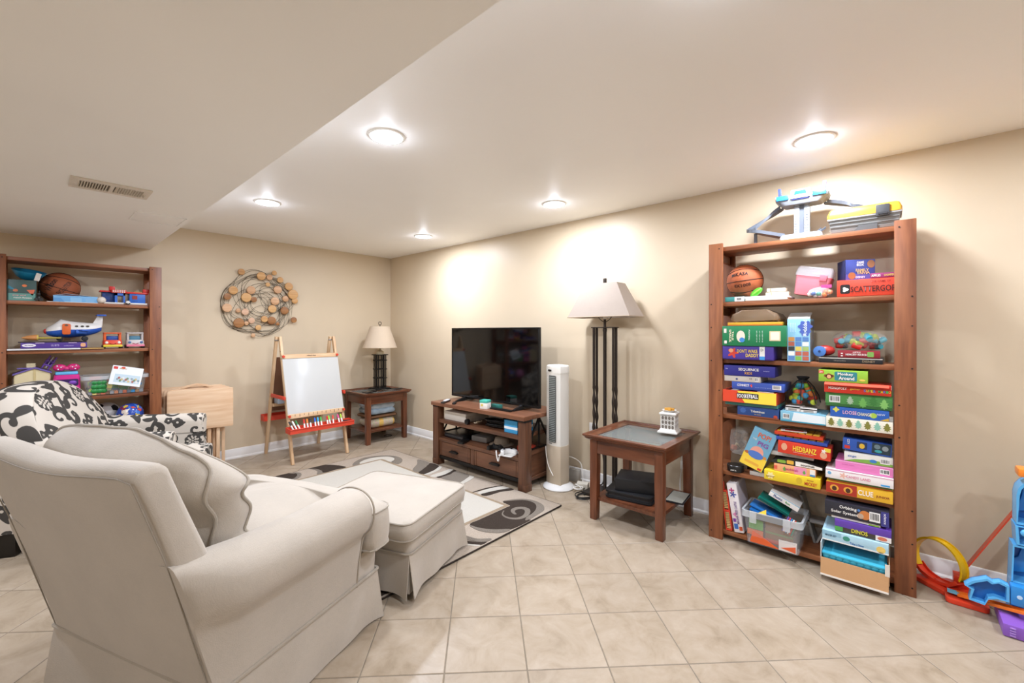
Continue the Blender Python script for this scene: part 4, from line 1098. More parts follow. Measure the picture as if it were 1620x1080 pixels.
adopt(part('cord_switch', G().box(3.067, 3.091, 1.094, 1.112, .287, .343), P('#e2dfd8', .45), None, bevel=.003), ww)

# ---------------------------------------------------------------- table lamp and the corner table's load
tl = thing('table_lamp', 'black iron grid table lamp with a cream cone shade in the corner', 'table lamp', (2.775, 4.53, .5735))
BI = P('#1d1a18', .5, metal=.5)
part('foot', G().box(-.085, .085, -.085, .085, .006, .020), BI, tl, bevel=.003)
for sx in (-1, 1):
    for sy in (-1, 1): part('foot_bar', G().box(min(sx * .04, sx * .10), max(sx * .04, sx * .10), sy * .085 - .008, sy * .085 + .008, 0, .012), BI, tl, bevel=.001)
for i in range(4):
    for j in range(4):
        if 0 < i < 3 and 0 < j < 3: continue
        x, y = -.048 + .032 * i, -.048 + .032 * j
        part('upright', G().box(x - .005, x + .005, y - .005, y + .005, .020, .405), BI, tl)
for z in (.13, .235, .34):
    for s in (-1, 1):
        part('rung', G().box(-.064, .064, s * .048 - .0085, s * .048 - .0035, z, z + .010), BI, tl); part('rung', G().box(s * .048 - .0085, s * .048 - .0035, -.064, .064, z, z + .010), BI, tl)
part('cap_plate', G().box(-.07, .07, -.07, .07, .405, .414), BI, tl, bevel=.002)
part('neck', G().lathe([(.045, .414), (.045, .45), (.03, .456), (.012, .458), (.012, .5)], 20), P('#cdbf9f', .6), tl)
part('shade', G().lathe([(.198, .495), (.112, .745), (.1095, .745), (.1955, .495)], 48, caps=False), fabric('#c3b19a', 700, .12, .03, .1), tl, smooth=40)
part('shade_rim', G().tube([(.197 * math.cos(a), .197 * math.sin(a), .496) for a in [2 * math.pi * k / 40 for k in range(40)]], .003, 6, closed=True), P('#cbb8a0', .8), tl)
part('harp', G().tube(smooth_path([(0, -.01, .5), (0, -.055, .55), (0, -.045, .68), (0, 0, .745), (0, .045, .68), (0, .055, .55), (0, .01, .5)], 5), .0025, 6), BI, tl)
part('bulb', G().lathe([(.012, .5), (.014, .53), (.028, .57), (.028, .59), (.015, .61), (.002, .615)], 16), P('#eeeae2', .4), tl)
part('shade_spider', G().box(-.110, .110, -.002, .002, .738, .742), BI, tl)
part('finial_ring', G().tube([(.019 * math.cos(a), 0, .782 + .019 * math.sin(a)) for a in [2 * math.pi * k / 20 for k in range(20)]], .0035, 6, closed=True), BI, tl)
part('finial_stem', G().cyl((0, 0, .742), .004, .022, 2, 8), BI, tl)
simple('tablet', 'black tablet lying on the corner end table', 'tablet', G().prism(rrect(-.07, .07, -.05, .05, .01), 0, .008), P('#141416', .15), (2.552, 4.385, .5735), .15, .002)
simple('phone', 'small black phone lying beside the table lamp on the corner table', 'phone', G().prism(rrect(-.03, .03, -.06, .06, .008), 0, .008), P('#1a1a1c', .2), (2.93, 4.40, .5735), 1.2, .002)
def cloth(name, label, loc, sx, sy, h, layers, m, seed=2, cat='blanket', stripes=None, rz=0.0):
    """a folded textile: stacked, slightly uneven rounded layers"""
    t = thing(name, label, cat, loc, rz); rnd = random.Random(seed); lh = h / layers
    for k in range(layers):
        ex, ey = sx * rnd.uniform(.93, 1.0), sy * rnd.uniform(.93, 1.0); ring = []
        prof = [(lh / 2 * math.cos(a), lh / 2 * math.sin(a)) for a in [math.pi * (-.5 + i / 10) for i in range(11)]]
        ou = rrect(-ex + lh / 2, ex - lh / 2, -ey + lh / 2, ey - lh / 2, .02, 5); ou = resample([(a, b, 0) for a, b in ou], 60)
        for dx_, dz_ in [(-.04, -lh / 2)] + prof + [(-.04, lh / 2)]:
            ring.append([(a[0] * (1 + dx_ / ex), a[1] * (1 + dx_ / ey), lh * (k + .5) + dz_ * .98 + (.012 if cat == 'blanket' and layers > 1 and seed == 8 else .006) * wob(a[0] * 9, a[1] * 9, k + seed) * (1 if dz_ > -lh * .3 or k else .2)) for a in ou])
        g = G().loft(ring); g.v = [(x, y, max(.001 if k == 0 else 0, z)) for x, y, z in g.v]
        part('fold', g, m[k % len(m)] if isinstance(m, list) else m, t, smooth=70)
    return t
def quilt_mat():
    m, nt, b = nodes_of('quilt'); L = nt.links
    tc = nt.nodes.new('ShaderNodeTexCoord'); sp_ = nt.nodes.new('ShaderNodeSeparateXYZ'); L.new(tc.outputs['Object'], sp_.inputs[0])
    mt_ = nt.nodes.new('ShaderNodeMath'); mt_.operation = 'MULTIPLY'; mt_.inputs[1].default_value = 5.6; L.new(sp_.outputs[0], mt_.inputs[0])
    fr = nt.nodes.new('ShaderNodeMath'); fr.operation = 'FRACT'; L.new(mt_.outputs[0], fr.inputs[0])
    r = nt.nodes.new('ShaderNodeValToRGB'); r.color_ramp.interpolation = 'CONSTANT'; e = r.color_ramp.elements
    e[0].position = 0; e[0].color = (*lin('#b3a68f'), 1); e[1].position = .7; e[1].color = (*lin('#cfa95a'), 1)
    L.new(fr.outputs[0], r.inputs[0])
    n = nt.nodes.new('ShaderNodeTexNoise'); n.inputs['Scale'].default_value = 70; n.inputs['Detail'].default_value = 3; L.new(tc.outputs['Object'], n.inputs['Vector'])
    mx = nt.nodes.new('ShaderNodeMix'); mx.data_type = 'RGBA'; mx.blend_type = 'SOFT_LIGHT'; mx.inputs[0].default_value = .8
    L.new(r.outputs[0], mx.inputs[6]); L.new(n.outputs['Color'], mx.inputs[7]); L.new(mx.outputs[2], b.inputs['Base Color']); b.inputs['Roughness'].default_value = .9
    return m
cloth('folded_quilt', 'folded tan quilt with yellow stripes on the lower shelf of the corner table', (2.728, 4.515, .1535), .188, .165, .108, 1, quilt_mat(), 3)
cloth('brown_mat', 'folded brown cloth between the tan quilt and the blue blanket', (2.728, 4.515, .268), .185, .16, .03, 1, P('#6b4a2f', .85, bump=.3, bscale=150), 5)
cloth('blue_blanket', 'crumpled pale blue blanket on top of the pile under the corner table', (2.728, 4.515, .306), .178, .15, .125, 2, [P('#9fb0bd', .95, var=.15, scale=14, bump=.8, bscale=40), P('#b9c6d0', .95, var=.15, scale=14, bump=.8, bscale=40)], 8)
adopt(part('lamp_cord', G().tube(smooth_path([(2.99, 4.79, .50), (3.0, 4.79, .42), (2.985, 4.79, .30), (2.975, 4.79, .16), (2.98, 4.79, .02)], 6), .005, 6), P('#1c1a19', .5), None), tl)
coil('loose_cable', 'small black cord loop on the floor under the corner table', (2.86, 4.50, .001), .06, .04, 1, .004, P('#1c1a19', .5), .004, 21, 'cord')

# ---------------------------------------------------------------- easel
PINE1, PINE2 = '#c39d74', '#dcbd97'
PV, PX = wood(PINE1, PINE2, 2, .5), wood(PINE1, PINE2, 0, .5)
RED = P('#d2452f', .45)
ez = thing('easel', 'wooden children\'s easel with white board and red trays by the back wall', 'easel', (1.911, 4.5, 0))
def bar(p, q, wx, wy):
    """square bar between two points, wx wide along x and wy deep"""
    p, q = Vector(p), Vector(q); t = (q - p).normalized(); n = Vector((1, 0, 0)); m_ = t.cross(n).normalized()
    return G().loft([[tuple(c + n * a * wx / 2 + m_ * b * wy / 2) for a, b in ((-1, -1), (1, -1), (1, 1), (-1, 1))] for c in (p, q)])
EXL, EXR = -.272, .272
for sx, x in ((-1, EXL), (1, EXR)):
    part('leg', bar((x, -.315, 0), (x, -.004, 1.205), .024, .036), PV, ez, bevel=.003)
    part('leg', bar((x - .026, .30, 0), (x - .026, .012, 1.205), .024, .036), PV, ez, bevel=.003)
    part('pivot', G().cyl((x - .045, .004, 1.17), .007, .065, 0, 12), P('#8a8782', .4, metal=.8), ez)
    for z in (1.06, .99): part('bolt', G().cyl((x - .016, -.045 - (1.205 - z) * .258 + .03, z), .004, .006, 0, 8), P('#3a3633', .5), ez)
fy_ = lambda z: -.315 + .311 * z / 1.205 - .022
def sloped(x0, x1, z0, z1, th, off=0.0):
    return G().loft([[(x, fy_(z0) - off, z0), (x, fy_(z0) - off - th, z0 - .004), (x, fy_(z1) - off - th, z1 - .004), (x, fy_(z1) - off, z1)] for x in (x0, x1)])
part('top_rail', sloped(EXL - .012, EXR + .012, .995, 1.032, .012), PX, ez, bevel=.002)
part('whiteboard', sloped(EXL - .008, EXR + .008, .466, .994, .007), P('#c0c1be', .22), ez, bevel=.001)
part('ruler_rail', sloped(EXL - .012, EXR + .012, .425, .464, .012), PX, ez, bevel=.002)
rl = ez.children[-1]
text(rl, 'melissa & doug', .09, .016, 0, 1.014, '#2a2622', y=fy_(1.014) - .0145, eul=(-.252, 0, 0))
for k in range(0, 25, 2):
    part('tick', G().box(EXL + .01 + k * .0217, EXL + .0115 + k * .0217, fy_(.445) - .0165, fy_(.445) - .013, .442 if k % 4 else .432, .458), P('#4a3626', .6), rl)
for x in (EXL, EXR):
    for z in (1.012, .445): part('knob', G().cyl((x, fy_(z) - .026, z), .013, .016, 1, 6), RED, ez)
part('chalkboard', G().loft([[(x, .012 + .235 * (1.205 - z) / 1.205 + o, z) for z, o in ((.45, .022), (1.0, .022), (1.0, .029), (.45, .029))] for x in (EXL - .03, EXR - .01)]), P('#6b4731', .6), ez)
def gutter(x0, x1, y0, y1, z, h, lean=0.0):
    t = .005; g = G()
    
    o_ = [(x0, y0), (x1, y0), (x1, y1), (x0, y1)]; i_ = [(x0 + t, y0 + t), (x1 - t, y0 + t), (x1 - t, y1 - t), (x0 + t, y1 - t)]
    hh_ = [h, h, h * 1.25, h * 1.25]
    g.loft([[(a, b, z) for a, b in o_], [(a, b, z + k) for (a, b), k in zip(o_, hh_)], [(a, b, z + k) for (a, b), k in zip(i_, hh_)], [(a, b, z + t) for a, b in i_]])
    return g
ft = part('front_tray', gutter(EXL - .045, EXR + .045, -.375, -.262, .300, .042), RED, ez)
part('tray_lip', G().tube([(EXL - .045, -.376, .342), (EXR + .045, -.376, .342)], .005, 8), RED, ft)
part('back_tray', gutter(EXL - .07, EXR + .02, .222, .315, .345, .05), RED, ez)
for x in (EXL - .030, EXR + .030):
    part('side_brace', G().box(x - .006, x + .006, -.205, .15, .60, .635), RED, ez, bevel=.003)
    part('brace_pin', G().cyl((x - .012, -.185, .617), .012, .024, 0, 10), RED, ez)
part('shelf_rail', G().box(EXL - .02, EXR, .12, .14, .50, .53), PX, ez)
simple('storage_box', 'small clear plastic box sitting inside the easel frame', 'box', G().box(-.05, .05, -.05, .05, 0, .06), P('#aab4bd', .25, alpha=.75), (1.69, 4.60, .532), 0, .004)
# markers in the tray
mk = [(-.262, '#1f1f22', -.25), (-.232, '#e9e9e6', -.25), (-.202, '#2f7a44', -.25), (-.165, '#c9302c', .2), (-.135, '#e07a2c', .2), (-.105, '#25262b', .2), (-.06, '#2b5fc0', .2), (-.03, '#2f9fd0', .2), (.0, '#49a84f', .2), (.06, '#c62828', .25), (.09, '#8ac83a', .1), (.12, '#d84a3a', .25), (.185, '#d64b8a', .1), (.215, '#a5cf3c', .1)]
names_ = ['black', 'white', 'dark green', 'dark red', 'orange', 'charcoal', 'blue', 'sky blue', 'green', 'bright red', 'lime', 'coral', 'pink', 'yellow-green']
for (x, c, lean_), nm in zip(mk, names_):
    t = thing('marker', f'marker with {nm} cap standing in the red easel tray', 'marker', (1.911 + x, 4.168, .312), 0, 'markers in the easel tray', rot=(math.radians(-38), lean_, 0))
    part('barrel', G().cyl((0, 0, 0), .0075, .085, 2, 10), P('#dcdad4', .4), t)
    part('cap', G().lathe([(.0082, .070), (.0082, .112), (.0055, .118)], 10), P(c, .4), t)
simple('eraser', 'black felt board eraser at the end of the red easel tray', 'eraser', G().box(-.04, .04, -.022, .022, 0, .035), P('#1e1e20', .8), (2.165, 4.185, .307), 0, .004)

# ---------------------------------------------------------------- folding tray tables on their stand
TR1, TR2 = '#d0a882', '#e6caa8'
TX, TZ = wood(TR1, TR2, 0, .45, 4.0), wood(TR1, TR2, 2, .45)
trz = math.radians(-9)
lbs = ['folding wooden tray table hanging at the front of the stand of four', 'folding wooden tray table, second from the front of the stand', 'folding wooden tray table, third from the front of the stand', 'folding wooden tray table at the back of the stand, against the wall']
for k in range(4):
    yy = 4.525 + .046 * k + (.022 if k >= 2 else 0); xx = .995 - .014 * k
    t = thing('tray_table', lbs[k], 'tray table', (xx, yy, 0), trz, 'folding tray tables')
    h_ = rrect(-.24, .24, .395, .748 + .006 * k, .016, 4)
    part('tray_top', G().prism(h_, -.009, .009, 1), TX, t, bevel=.004)
    for x in (.06, .125):
        part('leg', G().box(x - .013, x + .013, .0095, .029, .03, .70), TZ, t, bevel=.003)
        part('leg', G().box(-x - .013, -x + .013, .0095, .029, .03, .70), TZ, t, bevel=.003)
    part('cross_rail', G().box(-.14, .14, .0095, .022, .10, .125), TX, t)
sd = thing('tray_stand', 'pale wooden carrying stand with a curved handle holding the tray tables', 'stand', (.98, 4.613, 0), trz)
part('handle', G().prism([tuple(p)[:2] for p in [(-.13, .752), (-.075, .780), (0, .795), (.075, .780), (.13, .752), (.09, .752), (.05, .768), (0, .775), (-.05, .768), (-.09, .752)]], -.012, .008, 1), TX, sd, bevel=.003)
part('handle_rail', G().box(-.235, .235, -.012, .008, .757, .768), TX, sd, bevel=.002) if False else None
for x in (-.20, .20):
    part('upright', G().box(x - .012, x + .012, -.010, .008, .03, .375), TZ, sd, bevel=.002)
    part('foot', G().box(x - .014, x + .014, -.12, .12, .0, .022), TZ, sd, bevel=.003)
part('rail', G().box(-.19, .19, -.008, .006, .34, .372), TX, sd, bevel=.002)

# ---------------------------------------------------------------- wire and wood wall art
art = thing('wall_art', 'round wire wall sculpture with scattered wooden discs on the back wall', 'wall art', (1.56, WY, 1.545))
WIRE = P('#4a4236', .45, metal=.6)
rnd = random.Random(4)
for k in range(15):
    rad = .34 * (.36 + .60 * (k / 14)); ex = rnd.uniform(.88, 1.02); ph = rnd.uniform(0, 6.28); off = (.345 - rad) * rnd.uniform(.5, 1.0)
    cx, cz = off * math.cos(ph), off * math.sin(ph); pts = []
    for i in range(48):
        a = 2 * math.pi * i / 48; r_ = rad * (1 + .05 * math.sin(3 * a + ph) + .04 * math.sin(5 * a + 2 * ph))
        pts.append((cx + r_ * math.cos(a) * 1.02, -.018 - .010 * math.sin(2 * a + ph), cz + r_ * ex * math.sin(a)))
    part('wire_loop', G().tube(pts, .0015, 5, closed=True), WIRE, art)
for k in range(7):
    a0 = 2 * math.pi * k / 7 + .3; pts = []
    for i in range(16):
        t_ = i / 15; a = a0 + 2.0 * t_; r_ = .34 - .24 * t_
        pts.append((r_ * math.cos(a), -.020, r_ * math.sin(a)))
    part('wire_loop', G().tube(pts, .0015, 5), WIRE, art)
for k in range(3):
    part('wire_loop', G().tube([((.085 + .03 * k) * math.cos(a) + .005 * k, -.02, (.085 + .03 * k) * math.sin(a) - .012) for a in [2 * math.pi * i / 32 for i in range(32)]], .0015, 5, closed=True), WIRE, art)
discs = [(1.391, 1.852, .031, 'a'), (1.57, 1.826, .042, 'b'), (1.646, 1.82, .029, 'c'), (1.697, 1.872, .024, 'b'), (1.753, 1.803, .031, 'b'), (1.63, 1.744, .022, 'b'), (1.73, 1.699, .041, 'c'), (1.84, 1.741, .042, 'b'), (1.881, 1.657, .052, 'b'), (1.808, 1.607, .032, 'c'), (1.901, 1.591, .032, 'b'), (1.699, 1.576, .042, 'c'), (1.677, 1.495, .041, 'b'), (1.796, 1.48, .041, 'd'), (1.889, 1.384, .031, 'd'), (1.319, 1.663, .041, 'b'), (1.269, 1.598, .032, 'd'), (1.474, 1.675, .041, 'c'), (1.435, 1.6, .047, 'b'), (1.501, 1.582, .028, 'd'), (1.264, 1.488, .042, 'c'), (1.362, 1.466, .021, 'c'), (1.422, 1.454, .033, 'e'), (1.365, 1.342, .048, 'd'), (1.435, 1.341, .02, 'c'), (1.479, 1.368, .03, 'e'), (1.597, 1.385, .033, 'b'), (1.671, 1.372, .042, 'd'), (1.728, 1.34, .018, 'd'), (1.54, 1.298, .028, 'b'), (1.496, 1.22, .02, 'c')]
DW = {'a': wood('#a9763f', '#c99a62', 0, .45), 'b': wood('#b9854a', '#d8ad74', 0, .45), 'c': wood('#b98a5f', '#d6ad86', 0, .45), 'd': wood('#85542b', '#aa7743', 0, .45), 'e': wood('#c79c7c', '#dcb89b', 0, .45)}
for i, (x, z, r_, c) in enumerate(discs):
    d = G().lathe([(r_ * .96, 0), (r_, .002), (r_, .010), (r_ * .93, .014), (r_ * .5, .0165), (.001, .017)], 24)
    part('wood_disc', d, DW[c], art, loc=(x - 1.56, -.028 - .006 * (i % 3), z - 1.545), rot=(math.pi / 2, 0, 0), smooth=40)
# ---------------------------------------------------------------- bookcases
BW1, BW2 = '#6e3d22', '#9e623b'
BV, BX, BY = wood(BW1, BW2, 2, .45), wood(BW1, BW2, 0, .45), wood(BW1, BW2, 1, .45)
def bookcase(label, loc, rz, tops):
    t = thing('bookcase', label, 'bookcase', loc, rz)
    for sx in (-1, 1):
        for y0 in (0, .278):
            x0, x1 = sorted((sx * .46, sx * .382))
            s_ = part('stile', G().box(x0, x1, y0, y0 + .022, 0, 1.787), BV, t, bevel=.003)
            if y0 == 0:
                for z in [v - .012 for v in tops] + [.25, .9, 1.28]:
                    part('screw', G().cyl((sx * (.445 if z * 10 % 2 < 1 else .40), -.0012, z), .0038, .003, 1, 8), P('#1c1512', .6), s_)
        for z in tops:
            part('cleat', G().box(sx * .42 - .009, sx * .42 + .009, .024, .276, z - .075, z - .031), BY, t)
    for z in tops:
        part('shelf', G().box(-.455, .455, .0235, .2765, z - .025, z), BX, t, bevel=.003)
    return t
RT = [1.766, 1.432, 1.09, .758, .418, .055]
LT = [1.776, 1.472, 1.122, .762, .495, .055]
bookcase('tall brown wooden bookcase crammed with board games on the right wall', (2.785, .378, 0), RZ_R, RT)
bookcase('brown wooden bookcase of toys and balls on the back wall, behind the floral chair', (.2545, 4.5, 0), 0, LT)
E_ = .0014

def gbox(name, label, yc, xf, z, w, d, h, col, texts=(), prints=(), lid=None, side=None, cat='game box', rz=0.0, tilt=0.0, frame='R', lead=0.0, group=None, rough=.4, pitch=0.0):
    """printed carton with its front to the room: parts carton, lid, prints and lettering"""
    loc = (xf, yc, z + E_) if frame == 'R' else (yc, xf, z + E_)
    base = RZ_R if frame == 'R' else 0.0
    t = thing(name, label, cat, loc, group=group)
    t.rotation_euler = Matrix.Rotation(base + rz, 3, 'Z').to_euler() if not (tilt or pitch) else (Matrix.Rotation(base + rz, 3, 'Z') @ Matrix.Rotation(tilt, 3, 'Y') @ Matrix.Rotation(pitch, 3, 'X')).to_euler()
    if lid:
        part('carton', G().box(-w / 2 + .002, w / 2 - .002, .002, d - .002, 0, h * .6), P(side or col, .5), t, bevel=.001)
        part('lid', G().box(-w / 2, w / 2, 0, d, h * lid, h), P(col, rough), t, bevel=.0015)
    else:
        part('carton', G().box(-w / 2, w / 2, 0, d, 0, h), P(col, rough), t, bevel=.0012)
    for pr in prints:
        patch(t, pr[0], pr[1], y=pr[2] if len(pr) > 2 else -.0007)
    for tx in texts:
        s, tw, th, x, zz, c = tx[:6]
        text(t, s, tw, th, x, zz, c, y=-.0022, rot=tx[6] if len(tx) > 6 else 0.0)
    return t
def barcode(t, x0, x1, z0, z1, y=-.0014):
    patch(t, (x0, x1, z0, z1), '#e9e9e6', y); g = G(); rnd_ = random.Random(int(abs(x0 * 1000) + z0 * 977)); x = x0 + (x1 - x0) * .1
    while x < x1 - (x1 - x0) * .12:
        w_ = rnd_.choice((.0012, .002, .003)); g.box(x, x + w_, y - .0006, y - .0001, z0 + (z1 - z0) * .2, z1 - (z1 - z0) * .12); x += w_ + rnd_.choice((.0015, .0025))
    put('barcode', g.mesh('barcode', 0, 0, 0), P('#222222', .6), t)

def flowerish(cx, cz, r, n=5, k=.35, m=30):
    return [(cx + r * (1 - k + k * math.cos(n * a)) * math.cos(a), cz + r * (1 - k + k * math.cos(n * a)) * math.sin(a)) for a in [2 * math.pi * i / m for i in range(m)]]

# ---- balls
def on_ball(parent, me_name, pts2, faces, r, d, up, m, lift=.0012):
    d = Vector(d).normalized(); up = Vector(up); right = d.cross(up).normalized() * -1; up = right.cross(d) * -1
    up = (Vector(up) - d * Vector(up).dot(d)).normalized(); right = up.cross(d).normalized()
    vs = []
    for a, b in pts2:
        v = d * r + right * a + up * b; vs.append(tuple(v.normalized() * (r + lift)))
    me = bpy.data.meshes.new(me_name); me.from_pydata(vs, [], faces); me.update()
    return put(me_name, me, m, parent)
def ball_text(parent, s, w_, h_, d, up, r, col):
    tm = text_mesh(s)
    pts = [(v.co.x * w_, v.co.z * h_) for v in tm.vertices]; fs = [tuple(p.vertices) for p in tm.polygons]
    return on_ball(parent, 'lettering', pts, fs, r, d, up, P(col, .6), .0015)
def basketball(label, loc, r, rot, texts, col):
    t = thing('basketball', label, 'ball', loc, rot=rot)
    part('skin', G().ball((0, 0, 0), r, 40, 24), P(col, .55, bump=.5, bscale=700), t, smooth=80)
    rr = r * 1.001
    def circ(f): return [f(2 * math.pi * i / 48) for i in range(48)]
    SM = P('#1a1512', .7)
    part('seam', G().tube(circ(lambda a: (rr * math.cos(a), rr * math.sin(a), 0)), .0022, 6, closed=True), SM, t)
    part('seam', G().tube(circ(lambda a: (rr * math.cos(a), 0, rr * math.sin(a))), .0022, 6, closed=True), SM, t)
    for s in (-1, 1):
        pts = []
        for i in range(48):
            a = 2 * math.pi * i / 48; v = Vector((.78 * math.cos(a), .78 * math.sin(a), s * .62)); v.z += s * -.16 * math.cos(2 * a); pts.append(tuple(v.normalized() * rr))
        part('seam', G().tube(pts, .0022, 6, closed=True), SM, t)
    for s, w_, h_, d, up, c in texts: ball_text(t, s, w_, h_, d, up, r, c)
    return t

# ================================================================ right bookcase, from the top
# toy race tower on top
tw = thing('toy_track_tower', 'grey and blue toy race-track tower with curved tracks on top of the bookcase', 'toy', (2.93, .382, RT[0] + E_), RZ_R)
GRY, DGY, WPL, SKY, NAV = P('#85898e', .4), P('#5d626a', .4), P('#c4c6c8', .35), P('#2f86c0', .3), P('#45519b', .35)
part('base', G().loft([[(x * k, y * k, z) for x, y in rrect(-.10, .10, -.07, .07, .02)] for z, k in ((0, 1), (.02, 1), (.034, .9))]), WPL, tw)
for x in (-.024, .024):
    c_ = part('column', G().box(x - .013, x + .013, -.016, .016, .03, .235), GRY, tw, bevel=.002)
    for k in range(13): part('tooth', G().box(x - .008, x + .008, -.0185, -.0155, .042 + k * .0145, .046 + k * .0145), P('#b5b8bc', .4), c_)
part('spine', G().box(-.011, .011, -.008, .014, .03, .235), DGY, tw)
part('deck', G().loft([[(x * k, y * k, z) for x, y in rrect(-.125, .125, -.06, .09, .03)] for z, k in ((.205, .72), (.232, .98), (.246, 1.0), (.25, .97))]), GRY, tw)
for x0, x1, c in ((-.115, -.055, SKY), (-.045, .045, WPL), (.055, .115, SKY)):
    part('gate', G().box(x0, x1, -.066, -.03, .232, .258 + (.022 if c is WPL else 0)), c, tw, bevel=.004)
part('badge', G().prism([(-.03, .252), (.03, .252), (.024, .272), (-.024, .272)], -.0675, -.066, 1), P('#1f7ec0', .3), tw)
part('visor', G().box(-.04, .04, -.06, .0, .226, .236), NAV, tw, bevel=.003)
for x, tl_ in ((-.10, -.2), (.10, .15)):
    part('fin', G().prism([(x - .009, .246), (x + .009, .246), (x + .009 + tl_ * .03, .31), (x - .006 + tl_ * .03, .312)], -.03, -.022, 1), NAV, tw, bevel=.002)
    part('side_wall', G().box(x - .022, x + .022, -.045, .03, .246, .262), P('#b9c9ee', .3), tw, bevel=.003)
def track(pts, w_, m, parent, name='track', wall=.008):
    p = smooth_path(pts, 6); rings = []
    for i, q in enumerate(p):
        t_ = (Vector(p[min(len(p) - 1, i + 1)]) - Vector(p[max(0, i - 1)])); h = Vector((-t_.y, t_.x, 0)); h = h.normalized() if h.length > 1e-6 else Vector((1, 0, 0))
        q = Vector(q); rings.append([tuple(q + h * a + Vector((0, 0, b))) for a, b in ((-w_, wall), (-w_, -.003), (w_, -.003), (w_, wall), (w_ - .003, wall), (w_ - .003, 0), (-w_ + .003, 0), (-w_ + .003, wall))])
    return part(name, G().loft(rings), m, parent)
track([(-.10, .02, .205), (-.16, .03, .17), (-.215, .0, .125), (-.245, -.05, .085), (-.215, -.085, .065), (-.15, -.06, .045), (-.09, -.02, .03)], .024, DGY, tw, wall=.016)
track([(.10, .07, .21), (.17, .10, .195), (.22, .10, .175), (.25, .07, .15)], .022, DGY, tw, wall=.016)
track([(.05, .0, .02), (.075, -.01, .035), (.095, .02, .06)], .014, DGY, tw)
part('prop', G().box(-.225, -.21, -.075, -.06, 0, .062), DGY, tw)

# toolbox
tb = thing('toolbox', 'grey toolbox with a yellow lid on top of the bookcase', 'toolbox', (2.845, .113, RT[0] + E_), RZ_R)
TG, TY = P('#8d8d8a', .45), P('#cf9a30', .35)
part('body', G().loft([[(x, y, z) for x, y in ((-.135 - e, -e), (.135 + e, -e), (.135 + e, .14 + e), (-.135 - e, .14 + e))] for z, e in ((0, -.006), (.075, .006))]), TG, tb, bevel=.004)
for k in range(3): part('rib', G().box(-.137, .137, -.0085 + .002 * (2 - k) * .6, -.002, .018 + k * .018, .0205 + k * .018), P('#747471', .5), tb)
part('rim', G().box(-.146, .146, -.012, .152, .070, .080), TG, tb, bevel=.003)
part('lid', G().loft([[(x * k, .070 + (y - .070) * k, z) for x, y in rrect(-.147, .147, -.013, .153, .012)] for z, k in ((.080, 1), (.098, 1.0), (.122, .93), (.127, .88))]), TY, tb)
for x in (.075,):
    lt_ = part('latch', G().box(x - .026, x + .026, -.020, -.010, .062, .118), P('#3f3f40', .4), tb, bevel=.003)
    part('latch_lip', G().box(x - .018, x + .018, -.023, -.019, .070, .078), P('#2c2c2d', .4), lt_)
part('front_panel', G().prism([(-.04, .0), (.055, .0), (.055, .03), (-.015, .03)], -.008, .002, 1), P('#4b4b4a', .5), tb)

# --- shelf 2
z2 = RT[1]
t = gbox('puzzle_box', 'flat teal and white box under the basketball', .70, 2.812, z2, .105, .20, .028, '#3f8f8c', prints=[((.0, .0525, 0, .028), '#e4e4e0')]); barcode(t, .01, .042, .006, .022, -.0016)
t = thing('game_tray', 'flat white game tray beside the teal box', 'tray', (2.812, .535, z2 + E_), RZ_R)
part('lower_tray', G().box(-.108, .10, 0, .2, 0, .010), P('#e2dccf', .5), t, bevel=.001); part('upper_tray', G().box(-.112, .106, .004, .2, .011, .022), P('#ececea', .5), t, bevel=.001)
for b_ in ((-.112, .106, .004, .009, .022, .026), (-.112, .106, .195, .2, .022, .026)): part('rim', G().box(*b_), P('#ececea', .5), t)
basketball('orange basketball with black lettering on the right-hand bookcase', (2.925, .672, z2 + .130), .0985, (math.radians(4), math.radians(-6), RZ_R + math.radians(4)),
           [('MiKASA', .10, .024, (-.10, -.86, .42), (0, 0, 1), '#1c1412'), ('8X1008', .095, .020, (-.02, -.97, -.28), (0, 0, 1), '#2c211c')], '#b9633a')
fg = thing('green_toy', 'small lime green plastic toy leaning beside the basketball', 'toy', (2.85, .575, z2 + .029), RZ_R)
part('shell', G().ball((0, 0, .03), .034, 16, 10, (1.1, .35, .55)), P('#54b02c', .35), fg, rot=(0, math.radians(-38), 0)); part('stripe', G().ball((.0, -.004, .031), .028, 14, 8, (1.1, .32, .3)), P('#8fd84f', .35), fg, rot=(0, math.radians(-38), 0))
for k in range(2):
    gbox('domino_box', ['lower', 'upper'][k] + ' pale wooden domino box on the white game tray', .492 + .004 * k, 2.86, z2 + .0265 + .0225 * k, .112 - .02 * k, .06, .0205, ['#d8cdb2', '#e0d6bd'][k], prints=[((-.03, -.026, .001, .019), '#9c8d6c')], cat='box')
pk = thing('storage_tub', 'pink plastic tub with a clear lid, tilted on the upper shelf', 'tub', (2.872, .345, z2 + .0205), RZ_R, rot=None)
pk.rotation_euler = (Matrix.Rotation(RZ_R, 3, 'Z') @ Matrix.Rotation(math.radians(12), 3, 'Y')).to_euler()
part('tub', G().loft([[(x * k, .075 + (y - .075) * k, z) for x, y in rrect(-.082, .082, 0, .15, .015)] for z, k in ((0, .86), (.004, .88), (.108, 1.0), (.110, .97), (.012, .86))]), P('#e2919f', .4), pk)
CLR = P('#e6e4e8', .12, alpha=.38, spec=.6)
part('lid', G().loft([[(x * k, .075 + (y - .075) * k, z) for x, y in rrect(-.086, .086, -.004, .154, .016)] for z, k in ((.106, 1.0), (.118, 1.0), (.150, .95), (.158, .88))]), CLR, pk)
part('latch', G().box(.03, .062, -.008, .004, .085, .118), P('#d4707f', .4), pk, bevel=.003)
cd = thing('treat_bag', 'small clear bag of orange and white toys in front of the pink tub', 'bag', (2.808, .288, z2 + E_), RZ_R)
rnd = random.Random(9)
